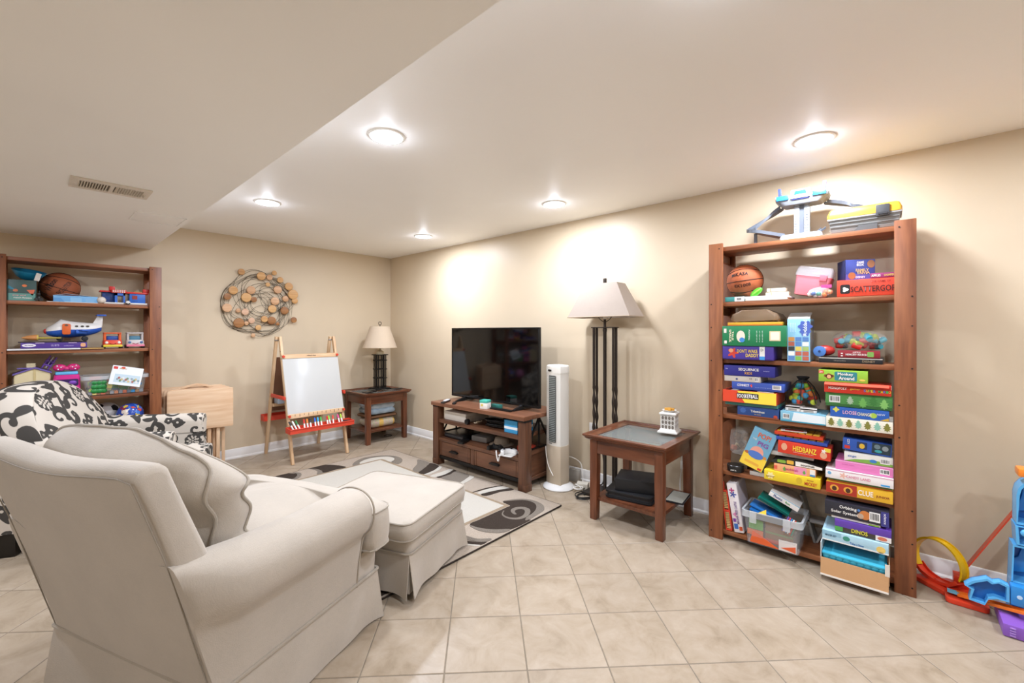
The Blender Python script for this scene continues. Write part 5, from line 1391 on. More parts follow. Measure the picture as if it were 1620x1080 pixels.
for k in range(12):
    x = -.045 + .0078 * k; part('toy', G().ball((x, .012 + .012 * rnd.random(), .014 + .022 * rnd.random()), .0125, 10, 7), P(['#e6e4e2', '#3d66b0', '#e9e7e3', '#4aa08a', '#e6e4e2', '#d9772f', '#e0832f', '#e6a05a'][k * 8 // 12], .4), cd)
part('film', G().ball((0, .018, .03), .055, 18, 10, (1.0, .5, .52)), P('#f0eef0', .08, alpha=.18), cd)
part('bag_tag', G().box(.005, .05, .004, .008, .05, .068), P('#b8498a', .4), cd)
gbox('board_game', 'red game box with dark lettering at the right of the upper shelf', .075, 2.8105, z2, .283, .22, .085, '#d8432c', texts=[('THE GAME OF', .075, .009, .03, .070, '#8a2418'), ('SCATTERGORIES', .205, .030, .0165, .035, '#47120d')], prints=[(rrect(-.128, -.088, .015, .062, .008), '#1c1615'), (flowerish(-.107, .036, .014, 3, .2), '#e9e4da', -.0013)])
t = gbox('trivia_box', 'dark blue cardboard game box standing open on the red box', .125, 2.862, z2 + .087, .125, .10, .105, '#3f4a92', texts=[('GAME', .03, .011, .0, .090, '#eeeeee'), ('BOX', .03, .012, .0, .077, '#eeeeee'), ('FAMILY', .055, .014, .008, .050, '#d8b06a'), ('TRIVIA', .055, .013, .012, .036, '#d8b06a'), ('DISNEY', .04, .011, .0, .014, '#e9e6f2')], prints=[(ell(-.036, .022, .016, .018), '#a8683f', -.0012), (ell(.045, .08, .016, .02), '#a5744f', -.0012), ((-.0625, .0625, 0, .03), '#59549f')], rz=.40)
part('side_panel', G().box(-.064, -.0625, .0, .10, .0, .105), P('#232a55', .5), t); 
gbox('card_game', 'thin magenta card box lying on the red box', .035, 2.816, z2 + .087, .10, .045, .024, '#8d2d63', texts=[('APPLES', .035, .012, -.028, .012, '#e9e4da'), ('CHOMPERS', .04, .010, .022, .012, '#e2c25a')])

# --- shelf 3
z3 = RT[2]
t = gbox('board_game', 'purple game box with yellow lettering at the left of the third shelf', .6225, 2.766, z3, .262, .25, .078, '#4a3a96', lid=.06, texts=[("DON'T WAKE", .105, .020, .0, .050, '#e8c94c'), ('DADDY', .065, .019, .025, .026, '#e8c94c')], prints=[((.062, .088, .002, .076), '#e8e6de'), ((.062, .088, .002, .022), '#3f8fd0', -.0012), (flowerish(-.075, .038, .032, 5, .3), '#c9402f'), (ell(-.085, .052, .012, .012), '#e0a27a', -.0013)], side='#3c2f80')
text(t, '13+', .014, .016, .075, .058, '#333333')
t = gbox('sports_game', 'deep green game box with cream print, stacked on the purple box', .592, 2.757, z3 + .080, .322, .26, .115, '#1f7a4c', texts=[('BINGO', .010, .0, 0, 0, '#fff')][:0], prints=[((.082, .135, .030, .085), '#d9c79b'), (rrect(.088, .129, .036, .079, .004), '#efe5cf', -.0013), (ell(-.062, .055, .022, .034), '#e6d9c4', -.0012), (ell(-.055, .035, .014, .014), '#3f86c8', -.0018), ((-.152, -.138, .075, .10), '#e2dccf', -.0012), (rrect(-.15, -.136, .012, .03, .003), '#e2dccf', -.0012)])
for k, (s, x, hgt) in enumerate((('SMACK', -.118, .012), ('TALK', -.104, .010))): text(t, s, .075 - .02 * k, hgt, x, .057, '#e9dfbf', rot=math.pi / 2)
text(t, 'FOOTBALL', .06, .007, -.018, .062, '#dfe8df', rot=math.pi / 2)
for x in (.02, .034, .048): text(t, 'ages eight and up', .066, .005, x, .055, '#cfe0d2', rot=math.pi / 2)
gbox('toy_tray', 'flat yellow and orange box on top of the green game', .595, 2.80, z3 + .197, .28, .22, .020, '#dfa22b', prints=[((-.14, .14, 0, .006), '#c8622a')])
pb = tag(part('plastic_bag', G().loft([[(x * k + .01 * wob(x * 20, z * 30, 1), y * k, z + .008 * wob(x * 30, y * 30, 2)) for x, y in rrect(-.125, .125, .0, .20, .03)] for z, k in ((0, 1), (.018, 1.04), (.04, .95), (.062, .6))]), P('#9b8066', .18, alpha=.62), None, loc=(2.81, .60, z3 + .2265), rot=(0, 0, RZ_R), smooth=50), 'crumpled clear bag of brown toys on top of the flat yellow box', 'bag')
t = gbox('puzzle_box', 'tall light blue puzzle box with picture grid and an open top flap', .381, 2.797, z3, .102, .16, .232, '#8fc3df', cat='puzzle', texts=[('peppa', .060, .018, .030, .195, '#d9e6f4', math.pi / 2), ('pig', .038, .018, .030, .155, '#d9e6f4', math.pi / 2)], prints=[(flowerish(.030, .19, .034, 6, .14), '#4b63b4', -.0012), (flowerish(.030, .162, .026, 6, .14), '#4b63b4', -.0011)])
rnd = random.Random(3)
for i in range(3):
    for j in range(5):
        c = rnd.choice(['#7fb04a', '#cf8f4a', '#e4e2da', '#567fb8', '#d9c25a', '#3c3a36', '#9fb86a', '#b55f4a'])
        patch(t, (-.046 + i * .032, -.018 + i * .032, .006 + j * .026, .028 + j * .026), c, -.0012)
for k in range(4): text(t, 'jigsaw puzzle', .05, .004, -.036 + .007 * k, .185, '#e8f0f5', rot=math.pi / 2)
part('clear_side', G().box(.051, .0516, .004, .155, .01, .22), P('#c9d4da', .1, alpha=.5), t)
for k in range(4): part('inner_piece', G().box(.0505, .051, .01, .15, .015 + k * .052, .055 + k * .052), P(['#3f7fb8', '#5a9ac2', '#b9803f', '#4a5f9a'][k], .4), t)
part('flap', G().loft([[(-.05, .0, .232), (-.05, .10, .268)], [(.05, .0, .232), (.05, .10, .268)], [(.05, .001, .2305), (.05, .101, .2665)], [(-.05, .001, .2305), (-.05, .101, .2665)]]), P('#e6e2da', .5), t)
gbox('flat_game', 'flat black open box at the right of the third shelf', .165, 2.8105, z3, .255, .21, .026, '#26262a', texts=[('DISNEY', .05, .012, .075, .012, '#8d7a5f'), ('charades', .05, .007, -.04, .012, '#77706a')], prints=[((-.127, .127, .022, .026), '#c9c4bb')])
t = gbox('card_game', 'small dark red card box with white lettering on the flat black box', .131, 2.825, z3 + .028, .166, .08, .036, '#8f2730', texts=[('LITTLE', .03, .007, -.006, .028, '#e9e2da'), ('MEMORY MATCH', .085, .010, -.008, .016, '#e9e2da')], prints=[(rrect(.035, .06, .006, .031, .004), '#7aa84f'), ((-.07, -.062, .006, .012), '#e9e2da'), ((-.07, -.062, .018, .024), '#e9e2da')])
rl_ = thing('toy_rocket', 'blue plastic roll with red body at the left of the toy bag', 'toy', (2.83, .292, z3 + .032), RZ_R)
part('disc', G().cyl((0, 0, .026), .028, .018, 1, 24), P('#4f7fc4', .4), rl_, bevel=.002); part('hub', G().cyl((0, -.003, .026), .006, .006, 1, 12), P('#223a66', .4), rl_)
part('body', G().ball((.02, .05, .03), .036, 16, 10, (1.2, 1, .8)), P('#c23b34', .4), rl_)
tbg = thing('toy_bag', 'clear bag of red and turquoise plastic toys on the third shelf', 'bag', (2.90, .132, z3 + .066), RZ_R)
rnd = random.Random(6)
for k in range(34):
    x, y, z = rnd.uniform(-.088, .088), rnd.uniform(-.03, .06), rnd.uniform(.008, .074)
    z *= 1 - (abs(x) / .13) ** 2
    c = ['#cf3b2f', '#2fa6b8', '#b9c93c', '#d84a3a', '#3fb6c9', '#a8c43c'][k % 6]
    L_ = rnd.uniform(.022, .044); o = part('toy_piece', G().cyl((0, 0, -L_ / 2), .0150, L_, 2, 10), P(c, .35), tbg, bevel=.003, loc=(x, y, z + .012), rot=(rnd.uniform(.6, 2.2), rnd.uniform(0, 3), rnd.uniform(0, 3)))
part('film', G().ball((0, .02, .054), .115, 26, 12, (1.0, .62, .45)), P('#eef0f0', .08, alpha=.16), tbg)

# --- shelf 4
z4 = RT[3]
gbox('tile_game', 'dark blue game box at the bottom of the left stack on the fourth shelf', .577, 2.80, z4, .21, .2, .060, '#2a4a86', lid=.1, texts=[('Triominos', .07, .014, .0, .034, '#e9e6dc'), ('the classic', .035, .006, .0, .018, '#c9a86a')], prints=[(flowerish(-.075, .034, .017, 8, .12), '#3f66a8'), (ell(.088, .014, .010, .009), '#b8452f'), ((-.105, .105, 0, .007), '#8a4a2f')])
gbox('flat_game', 'thin teal game box lying on the dark blue game', .61, 2.79, z4 + .062, .27, .22, .018, '#3d7f79')
z_ = z4 + .082
t = thing('ball_game', 'orange and yellow open game box with white lettering, left stack', 'game box', (2.768, .6155, z_ + E_), RZ_R)
part('carton', G().box(-.137, .137, 0, .25, 0, .006).box(-.137, .137, 0, .006, .006, .068).box(-.137, .137, .244, .25, .006, .068).box(-.137, -.131, .006, .244, .006, .068).box(.131, .137, .006, .244, .006, .068), P('#d9472b', .4), t)
patch(t, [(-.02, .001), (.136, .001), (.136, .067), (-.06, .067)], '#ecd444'); patch(t, rrect(-.062, .050, .024, .056, .004), '#2a2522', -.0013)
text(t, 'FOOSKETBALL', .105, .022, -.006, .040, '#f2f0ea', y=-.0024, rot=-.03)
for k in range(5): part('leaflet', G().box(-.12 + .04 * k, -.06 + .045 * k, .02, .2, .055 + .003 * k, .057 + .003 * k), P(['#d9d4cc', '#3b3f7a', '#e2ded6', '#b8455a', '#e2ded6'][k], .5), t)
t = gbox('disc_game', 'cobalt blue game box with a barcode in the left stack', .577, 2.79, z4 + .156, .265, .22, .044, '#3a55a8', lid=.1, texts=[('CONNECT', .062, .014, -.072, .026, '#f0efe9'), ('4', .014, .018, -.031, .026, '#d94a3a'), ('family strategy game', .08, .004, .03, .018, '#9fb0dc')]); barcode(t, .075, .118, .012, .036)
t = gbox('small_carton', 'narrow greyish white carton under the indigo box', .655, 2.79, z4 + .2015, .19, .2, .032, '#c6c0b6', texts=[('CE', .014, .009, .045, .02, '#5a5650')], prints=[(ell(-.028, .014, .006, .006), '#3a4a7a')], cat='box'); barcode(t, .066, .085, .004, .028)
gbox('card_board_game', 'indigo game box with white and yellow lettering on top of the left stack', .62, 2.785, z4 + .235, .262, .2, .060, '#2f2f83', lid=.08, texts=[('SEQUENCE', .105, .018, .0, .038, '#eceae6'), ('KIDS', .038, .014, .0, .018, '#e0a84a'), ('family fun', .03, .005, .09, .034, '#b9b9dc'), ('Jax', .014, .009, -.115, .04, '#b9b9dc')])
t = gbox('cloud_box', 'pale blue and white box under the mesh bag on the fourth shelf', .362, 2.795, z4, .205, .2, .055, '#7fb6cc', prints=[([(-.05, .004), (.10, .002), (.10, .046), (-.04, .052)], '#dfe8ea'), ((-.1, .1, 0, .006), '#2f8fa8', -.0012)], cat='box'); barcode(t, -.09, -.06, .015, .042)
gbox('card_pack', 'left small white and black card pack under the mesh bag', .41, 2.81, z4 + .057, .07, .09, .026, '#ddd9d2', prints=[((-.035, .035, .018, .026), '#2a2826'), ((-.02, .02, .004, .014), '#9a958c')], cat='cards', rz=-.15)
gbox('card_pack', 'right small white and black card pack under the mesh bag', .337, 2.805, z4 + .057, .072, .09, .020, '#e3dfd8', prints=[((-.036, .036, .014, .020), '#2a2826'), ((-.022, .022, .003, .011), '#9a958c')], cat='cards', rz=.08)
mb = thing('mesh_bag', 'black drawstring mesh bag full of bright plastic balls', 'bag', (2.885, .372, z4 + .086), RZ_R)
rnd = random.Random(12)
for k in range(52):
    a, h_ = rnd.uniform(0, 6.28), rnd.random()
    R_ = .068 * (1 - h_ * .75) * math.sqrt(rnd.uniform(.3, 1)); c = ['#d8482f', '#3f9fd0', '#8cc63f', '#e07a2c', '#3fb6b0', '#c9d93c'][k % 6]
    part('toy_ball', G().ball((R_ * math.cos(a), R_ * .8 * math.sin(a), .018 + .10 * h_), .0155, 10, 7), P(c, .35), mb)
part('mesh', G().lathe([(.072, .002), (.080, .02), (.072, .06), (.050, .105), (.026, .135), (.022, .142), (.03, .152)], 24, caps=False), P('#1b1b1d', .6, alpha=.22), mb)
for a in (.3, 1.9, 3.4, 4.7, 5.6): part('cord', G().tube([(.081 * math.cos(a), .081 * math.sin(a), .02), (.073 * math.cos(a), .073 * math.sin(a), .06), (.051 * math.cos(a), .051 * math.sin(a), .105), (.024 * math.cos(a), .024 * math.sin(a), .138)], .0028, 5), P('#161617', .7), mb)
part('gathered_top', G().lathe([(.024, .132), (.02, .142), (.032, .158), (.026, .160)], 14), P('#161617', .8), mb)
LEAF = lambda cx, cz, s: [(cx + s * a, cz + s * b) for a, b in ((0, -1), (.15, -.7), (.5, -.75), (.35, -.4), (.7, -.25), (.4, 0), (.65, .3), (.3, .35), (.3, .7), (0, 1), (-.3, .7), (-.3, .35), (-.65, .3), (-.4, 0), (-.7, -.25), (-.35, -.4), (-.5, -.75), (-.15, -.7))]
gbox('gift_box', 'cream box printed with green and olive oak leaves', .129, 2.775, z4, .258, .2, .055, '#e6e1cf', prints=[(LEAF(-.108 + .036 * k, .028, .022), ['#7d7a35', '#86b8a2'][k % 2]) for k in range(7)], cat='box', tilt=0)
gbox('letter_game', 'royal blue game box with pastel lettering on the leaf-print box', .128, 2.785, z4 + .057, .228, .2, .049, '#2c5fb4', texts=[('LOOSE', .055, .018, -.035, .026, '#e9b9d0'), ('CHANGE', .055, .016, .022, .024, '#e8e2c0'), ('NEW', .03, .009, .085, .030, '#cdd8ee')], prints=[(ell(.056, .022, .014, .013), '#a8c94a'), (flowerish(-.09, .036, .014, 4, .2), '#d9d25a'), ([(.08, .001), (.113, .001), (.113, .016)], '#c9a23c')])
t = gbox('play_set', 'green leafy jungle print box with a barcode', .132, 2.795, z4 + .108, .262, .22, .070, '#4f8f4a', lid=.2, side='#3c7038', prints=[(LEAF(.02 + .04 * k, .028 + .012 * (k % 2), .026), ['#6fb257', '#3f7f3c', '#86c268'][k % 3]) for k in range(3)] + [(LEAF(-.03, .035, .022), '#a5bda0')]); barcode(t, -.115, -.07, .02, .055)
t = thing('money_game', 'bright red open game box with coloured lettering', 'game box', (2.778, .136, z4 + .180 + E_), RZ_R)
part('carton', G().box(-.13, .13, 0, .2, 0, .05), P('#c93524', .4), t, bevel=.001)
part('open_lid', G().loft([[(x, 0, .05), (x, -.022, .040), (x, -.022, .042), (x, 0, .053)] for x in (-.128, .122)]), P('#e0523a', .45), t)
part('corner_flap', G().loft([[(.1305, y, z) for y, z in ((0, .028), (-.02, .034), (-.02, .05), (0, .05))], [(.1315, y, z) for y, z in ((0, .028), (-.02, .034), (-.02, .05), (0, .05))]]), P('#d9c9b8', .5), t)
text(t, 'MONOPOLY', .075, .013, -.075, .024, '#f0ece4', y=-.0024); text(t, 'gamer', .04, .010, -.005, .022, '#e0b23c', y=-.0024)
for i, (ch, c) in enumerate(zip('SUPER MARIO', ['#3f7fd0', '#e8c93c', '#4aa84f', '#e8c93c', '#3f7fd0', '#fff', '#4aa84f', '#e8c93c', '#3f7fd0', '#4aa84f', '#e8c93c'])):
    if ch != ' ': text(t, ch, .0085, .013, .032 + .0092 * i, .020, c, y=-.0024)
gbox('counting_game', 'lime green game box with a teal title panel on top of the right stack', .192, 2.785, z4 + .234, .198, .2, .060, '#8fbe3c', texts=[('Monkey', .062, .018, .012, .041, '#f0eee2'), ('Around', .062, .017, .016, .022, '#f0eee2'), ('2+', .014, .010, -.088, .049, '#fff4ea')], prints=[(rrect(-.032, .058, .008, .054, .006), '#2f7f86'), (rrect(-.098, -.077, .041, .058, .001), '#cf3f2f'), (ell(-.055, .028, .014, .015), '#7a4a2c'), (ell(-.055, .026, .009, .009), '#d9a878', -.0013), (ell(-.070, .03, .006, .007), '#7a4a2c'), (ell(-.040, .03, .006, .007), '#7a4a2c'), (ell(.078, .016, .012, .005), '#d9c25a')])
gbox('domino_case', 'low brown wooden box behind the bottom of the left stack', .715, 2.86, z4, .08, .12, .035, '#5f432f', cat='box')
# --- shelf 5
z5 = RT[4]
cb_ = thing('toy_bag', 'clear plastic bag of small brown toys at the left end of the fifth shelf', 'bag', (2.86, .70, z5 + E_), RZ_R)
rnd = random.Random(31)
for k in range(10): part('toy_piece', G().box(-.014, .014, -.012, .012, -.012, .012), P(rnd.choice(['#a8825a', '#8a6a4a', '#c9b08a', '#6f5a48', '#b5643f']), .6), cb_, bevel=.002, loc=(rnd.uniform(-.035, .035), rnd.uniform(.02, .1), .10 + rnd.uniform(0, .10)), rot=(rnd.random(), rnd.random(), rnd.random()))
part('film', G().loft([[(x * k + .006 * wob(z * 40, x * 40, 1), y * k, z) for x, y in rrect(-.05, .05, .0, .14, .02)] for z, k in ((.085, .7), (.10, 1), (.17, 1.05), (.23, .9), (.25, .3))]), P('#e6e2dc', .1, alpha=.25), cb_, smooth=60)
part('carton', G().box(-.045, .045, .01, .13, .0, .083), P('#7d6a55', .7), cb_)
tn = thing('round_tin', 'low black round tin with pale lettering on the fifth shelf', 'tin', (2.845, .700, z5 + E_), RZ_R)
tn.location = (2.83, .700, z5 + E_)
part('tin', G().lathe([(.043, 0), (.045, .004), (.045, .022), (.0435, .024)], 30, c=(0, .0)), P('#1b1a1a', .35), tn); part('lid', G().lathe([(.046, .024), (.046, .036), (.043, .039)], 30), P('#232221', .3), tn)
text(tn, 'pet it', .03, .011, .0, .013, '#d9d4cc', y=-.0462)
tn.location = (2.832, .700, z5 + E_); cb_.location = (2.90, .70, z5 + E_)
t = gbox('party_game', 'blue and yellow game box leaning at an angle beside the stack', .616, 2.803, z5 + .0475, .122, .035, .232, '#6fa6c0', texts=[('POP!', .065, .030, .005, .196, '#d9622f'), ('THE', .022, .010, -.036, .165, '#e8e4dc'), ('PIG', .055, .026, .014, .150, '#8a4a9a')], prints=[((-.061, .061, 0, .075), '#e6c53f'), (ell(.0, .095, .034, .036), '#e09a86', -.0012), (ell(.0, .078, .04, .022), '#4f72b8', -.0016), (ell(-.045, .075, .012, .008), '#a85f3a', -.0014), (ell(.045, .082, .012, .008), '#c9853a', -.0014), ((-.04, .035, .02, .034), '#d9a23c', -.0013), ((.035, .055, .004, .016), '#c9352c', -.0014)], tilt=math.radians(20), pitch=math.radians(-4))
st_ = thing('plastic_tray', 'narrow grey plastic tray lying at the shelf front under the leaning box', 'tray', (2.815, .565, z5 + E_), RZ_R)
part('tray', G().box(-.055, .05, 0, .10, 0, .004).box(-.055, .05, 0, .004, .004, .022).box(-.055, .05, .096, .10, .004, .022), P('#b5afa8', .4), st_)
zz = z5
gbox('memory_game', 'yellow game box at the bottom of the middle stack on the fifth shelf', .412, 2.783, zz, .258, .2, .055, '#e3c72f', lid=.05, side='#c9a92a', texts=[('MICKEY', .055, .018, .088, .020, '#c23b2a'), ('disney', .03, .010, .085, .039, '#a8502c'), ('junior', .04, .014, -.098, .022, '#8a6a3a')], prints=[(flowerish(-.098, .028, .02, 6, .2), '#efe0a0'), (ell(.036, .028, .014, .018), '#cfae2c')])
gbox('toy_game', 'small orange and pink game box on the yellow box', .40, 2.795, zz + .057, .19, .16, .040, '#e0a070', texts=[('hatchimals', .06, .013, -.012, .020, '#b3366e')], prints=[((.0, .055, 0, .04), '#dc8fae'), ((.07, .093, .002, .038), '#e4e0d8'), ((.07, .093, .002, .012), '#3f86c0', -.0012), (LEAF(-.045, .018, .013), '#5f9f4a', -.0012), (LEAF(.045, .016, .011), '#5f9f4a', -.0012), ((-.095, -.08, .01, .03), '#d85f4a', -.0012)])
t = thing('word_game', 'white and black curved box sleeve in the middle stack', 'game box', (2.80, .395, zz + .0985 + E_), RZ_R)
arc_ = [(-.115, 0), (.12, 0), (.12, .012)] + [(.12 - .235 * k / 12, .012 + .022 * math.sin(math.pi * k / 12)) for k in range(1, 12)] + [(-.115, .008)]
part('carton', G().prism(arc_, 0, .18, 1), P('#26241f', .5), t); patch(t, [(.0, .002), (.118, .002), (.118, .014), (.04, .026), (.0, .027)], '#e6e2d8'); patch(t, rrect(-.085, -.045, .006, .022, .004), '#7fa63c'); patch(t, rrect(-.04, -.008, .006, .026, .004), '#d9a83c')
text(t, 'BANAGRAMS', .06, .010, .055, .012, '#2a2722', y=-.0026)
gbox('flat_carton', 'plain white flat carton behind the middle stack', .445, 2.835, zz + .1345, .255, .16, .022, '#e0dcd4', cat='box')
gbox('balance_game', 'grey game box with black lettering behind the red one', .515, 2.85, zz + .1585, .07, .10, .050, '#8c97a3', texts=[('SUSPEND', .05, .013, -.01, .014, '#1f1f22')])
t = gbox('guessing_game', 'bright red game box with yellow lettering in the middle stack', .36, 2.797, zz + .1585, .235, .13, .066, '#cf3b26', texts=[('HEDBANZ', .105, .028, .005, .036, '#ecd23f'), ('picture guessing fun for families', .09, .004, .0, .016, '#f0d9cf')], prints=[(ell(-.088, .036, .014, .02), '#d9a07f'), (ell(.088, .026, .015, .018), '#d9a07f'), (flowerish(.088, .048, .012, 5, .3), '#e4ddd0', -.0012), ((.09, .117, .046, .066), '#e0c93c', -.0010)], tilt=math.radians(2))
for nm, lb, zo, col, yc, w_, tl_ in (('game_board', 'blue plastic game tray with yellow tiles on the red box', .2275, '#3550a8', .372, .232, .02), ('game_board', 'red plastic game tray with yellow doors on top of the blue tray', .256, '#cf4526', .385, .222, .02)):
    t = thing(nm, lb, 'game tray', (2.81, yc, zz + zo + E_), RZ_R); t.rotation_euler = (Matrix.Rotation(RZ_R, 3, 'Z') @ Matrix.Rotation(tl_, 3, 'Y')).to_euler()
    part('tray', G().box(-w_ / 2, w_ / 2, 0, .15, 0, .018), P(col, .35), t, bevel=.003)
    for i in range(6):
        for j in range(3): part('door', G().box(-w_ / 2 + .012 + i * (w_ - .024) / 6, -w_ / 2 + .040 + i * (w_ - .024) / 6, .012 + j * .046, .05 + j * .046, .018, .0225), P('#dcae3a', .4), t, bevel=.001)
t.children[0]
bk = thing('rule_booklet', 'small white and red leaflet lying on the red game tray', 'booklet', (2.815, .40, zz + .2835), RZ_R + .15)
part('sheet', G().box(-.065, .055, 0, .08, .0, .003), P('#e2ded8', .5), bk); part('print', G().box(-.045, .04, .01, .05, .003, .0036), P('#b34238', .5), bk)
# right stack
t = gbox('mystery_game', 'red and yellow detective game box at the bottom of the right stack', .129, 2.775, zz, .258, .2, .058, '#dfae2f', lid=.04, side='#b8862a', texts=[('CLUE', .058, .026, .028, .031, '#f2ece0'), ('JUNIOR', .05, .014, .092, .026, '#8a2f1f')], prints=[((-.129, -.005, .003, .057), '#a83222'), (ell(-.095, .030, .018, .016), '#e0a03a', -.0012), (ell(-.040, .030, .018, .016), '#e0a03a', -.0012), (ell(-.095, .028, .010, .012), '#4a2a1c', -.0017), (ell(-.040, .028, .010, .012), '#4a2a1c', -.0017)])
gbox('flat_game', 'thin green and orange game board box in the right stack', .125, 2.79, zz + .060, .245, .2, .016, '#4f6f38', prints=[((-.12, .12, .0, .005), '#c9622f')])
gbox('path_game', 'white game box with pink lettering in the right stack', .129, 2.772, zz + .078, .262, .22, .046, '#e8e2e0', texts=[('CANDY LAND', .095, .014, .0, .022, '#d98aa0')], prints=[(flowerish(-.06, .022, .016, 5, .3), '#e0b0a0'), (ell(-.115, .026, .008, .008), '#6fa8cc'), ((.085, .118, .004, .012), '#3f96cc'), ((-.13, .13, .040, .046), '#cfa9b4')])
t = gbox('dress_up_game', 'pink game box with a barcode in the right stack', .110, 2.79, zz + .126, .222, .2, .046, '#d878b0', texts=[('for little makers', .05, .005, -.06, .030, '#b84f8c')], prints=[((-.111, .111, .042, .046), '#e4a6ca')]); barcode(t, .062, .098, .010, .034)
t = gbox('preschool_game', 'white and green game box with a barcode in the right stack', .093, 2.80, zz + .174, .186, .2, .044, '#e4e4dc', texts=[('zingo', .035, .014, -.062, .026, '#5a7ab4')], prints=[([(-.093, .0), (.093, .0), (.093, .012), (.02, .022), (-.05, .014)], '#7cae4a'), (ell(.02, .016, .014, .008), '#3f7fc0', -.0013)]); barcode(t, .046, .082, .010, .034)
t = gbox('brick_set', 'blue building-brick set box on top of the right stack', .100, 2.812, zz + .2245, .188, .19, .058, '#2f57ac', texts=[('CITY', .026, .010, -.072, .042, '#e9e9ee', math.pi / 2)], prints=[(rrect(-.086, -.064, .006, .022, .002), '#c93a2c'), (rrect(-.038, .002, .016, .050, .002), '#22365f'), (ell(-.018, .030, .011, .013), '#d9b23c', -.0013), ((.02, .09, .006, .058), '#2a3a42'), (ell(.04, .04, .012, .011), '#6a7f86', -.0013), (ell(.07, .036, .012, .012), '#8a9496', -.0013), (ell(.045, .018, .014, .007), '#3fa0a6', -.0013)], tilt=math.radians(3))
gbox('dark_game', 'dark brown game box standing behind the two stacks on the fifth shelf', .232, 2.996, z5, .05, .06, .22, '#4a3a30', cat='game box')

# --- shelf 6
z6 = RT[5]
rt_ = thing('toy_tool_rack', 'upright red plastic rack of yellow pegs at the left of the bottom shelf', 'toy', (2.812, .731, z6 + E_), RZ_R)
rt_.rotation_euler = (Matrix.Rotation(RZ_R, 3, 'Z') @ Matrix.Rotation(math.radians(-7), 3, 'Y')).to_euler(); rt_.location.z += .003
part('frame', G().box(-.016, -.011, 0, .03, 0, .235).box(.013, .018, 0, .03, 0, .235).box(-.011, .013, 0, .03, 0, .008).box(-.011, .013, 0, .03, .227, .235).box(-.011, .013, 0, .03, .108, .120), P('#d8452e', .4), rt_)
part('inside', G().box(-.011, .013, .012, .028, .008, .227), P('#1f1a18', .6), rt_)
for k in range(22):
    if abs(k - 10.5) > 1: part('peg', G().box(-.0095, .0115, .003, .012, .011 + k * .0098, .0165 + k * .0098), P('#d9b87a', .5), rt_)
part('top_handle', G().box(-.012, .002, .005, .025, .235, .285), P('#c93a28', .4), rt_, bevel=.003)
t = gbox('tile_castle_box', 'tall white building-tile box leaning on the bottom shelf', .675, 2.813, z6 + .006, .052, .20, .285, '#e8e2e2', texts=[('MAGNA-TILES CASTLE', .13, .013, .004, .115, '#6a3f8a', -math.pi / 2)], prints=[(flowerish(.0, .22, .02, 5, .35), '#4a5aa0'), (flowerish(-.004, .245, .016, 4, .35), '#b8407a'), (rrect(-.022, .0, .02, .05, .004), '#3f6fb8'), (rrect(.004, .022, .012, .036, .004), '#c9552f'), ((-.022, -.006, .06, .08), '#7a3f96'), ([(-.02, .105), (.0, .085), (.0, .12)], '#d98fb4')], tilt=math.radians(-9))
part('side_art', G().box(.026, .0266, .01, .19, .01, .27), P('#d9cfd6', .45), t)
# clear bin
bn = thing('clear_bin', 'clear plastic bin of magnetic tiles overhanging the bottom shelf', 'bin', (2.722, .497, z6 + E_ + .0), RZ_R)
BC = P('#dfe3e6', .10, alpha=.13, spec=.6); BR = P('#dadee0', .2, alpha=.45, spec=.6)
def tub(w0, w1, d0, d1, h, th=.003):
    o = [[(x, y + d1 / 2, z) for x, y in rrect(-w / 2, w / 2, -d / 2, d / 2, .02)] for z, w, d in ((0, w0, d0), (h, w1, d1))]
    i = [[(x, y + d1 / 2, z) for x, y in rrect(-w / 2, w / 2, -d / 2, d / 2, .02)] for z, w, d in ((h, w1 - 2 * th, d1 - 2 * th), (th, w0 - 2 * th, d0 - 2 * th))]
    return G().loft(o + i)
part('bin_wall', tub(.246, .275, .20, .235, .165), BC, bn)
part('rim', G().loft([[(x, y + .1175, z) for x, y in rrect(-.146, .146, -.126, .126, .02)] for z in (.150, .185)] + [[(x, y + .1175, z) for x, y in rrect(-.136, .136, -.116, .116, .02)] for z in (.185, .150)], loop=True), BR, bn)
for x in (-.085, .075): part('clip', G().box(x - .017, x + .017, -.016, -.008, .125, .190), BR, bn, bevel=.003)
part('front_panel', G().box(-.065, .055, -.012, -.008, .152, .183), P('#8a8d8f', .35), bn)
cont = [([(-.11, .085), (-.04, .085), (-.04, .135), (-.11, .14)], '#5f9a3f', .012), ([(-.105, .008), (.035, .008), (-.09, .075)], '#d9602f', .013), ([(-.03, .03), (.10, .03), (.10, .14), (-.03, .14)], '#7d5a3a', .018), ([(-.03, .03), (.10, .03), (.10, .05), (-.03, .05)], '#a8402c', .017), ([(-.03, .08), (.10, .08), (.10, .09), (-.03, .09)], '#6d7f4a', .017), ([(.035, .008), (.115, .008), (.118, .065), (.035, .062)], '#d9d2ce', .012), ([(.045, .022), (.112, .012), (.112, .045)], '#d9623a', .010), ([(-.118, .05), (-.04, .05), (-.04, .08), (-.118, .08)], '#c9682f', .015)]
for poly, c, y in cont: part('magnetic_tile', G().prism(poly, y, y + .005, 1), P(c, .3), bn)
part('tile_heap', G().box(-.11, .11, .03, .19, .006, .10), P('#6f5f52', .7), bn, bevel=.01)
for k, (c, x0, x1, zb, ang) in enumerate((('#1f5fa0', -.115, .03, .150, -.28), ('#2a6fb4', -.12, .02, .165, -.32), ('#245a9a', -.08, .05, .175, -.25))):
    part('magnetic_tile', G().box(x0, x1, .02 + .03 * k, .15 + .02 * k, -.003, .003), P(c, .15, alpha=.85), bn, loc=(0, 0, zb), rot=(.1 - .12 * k, -ang, 0))
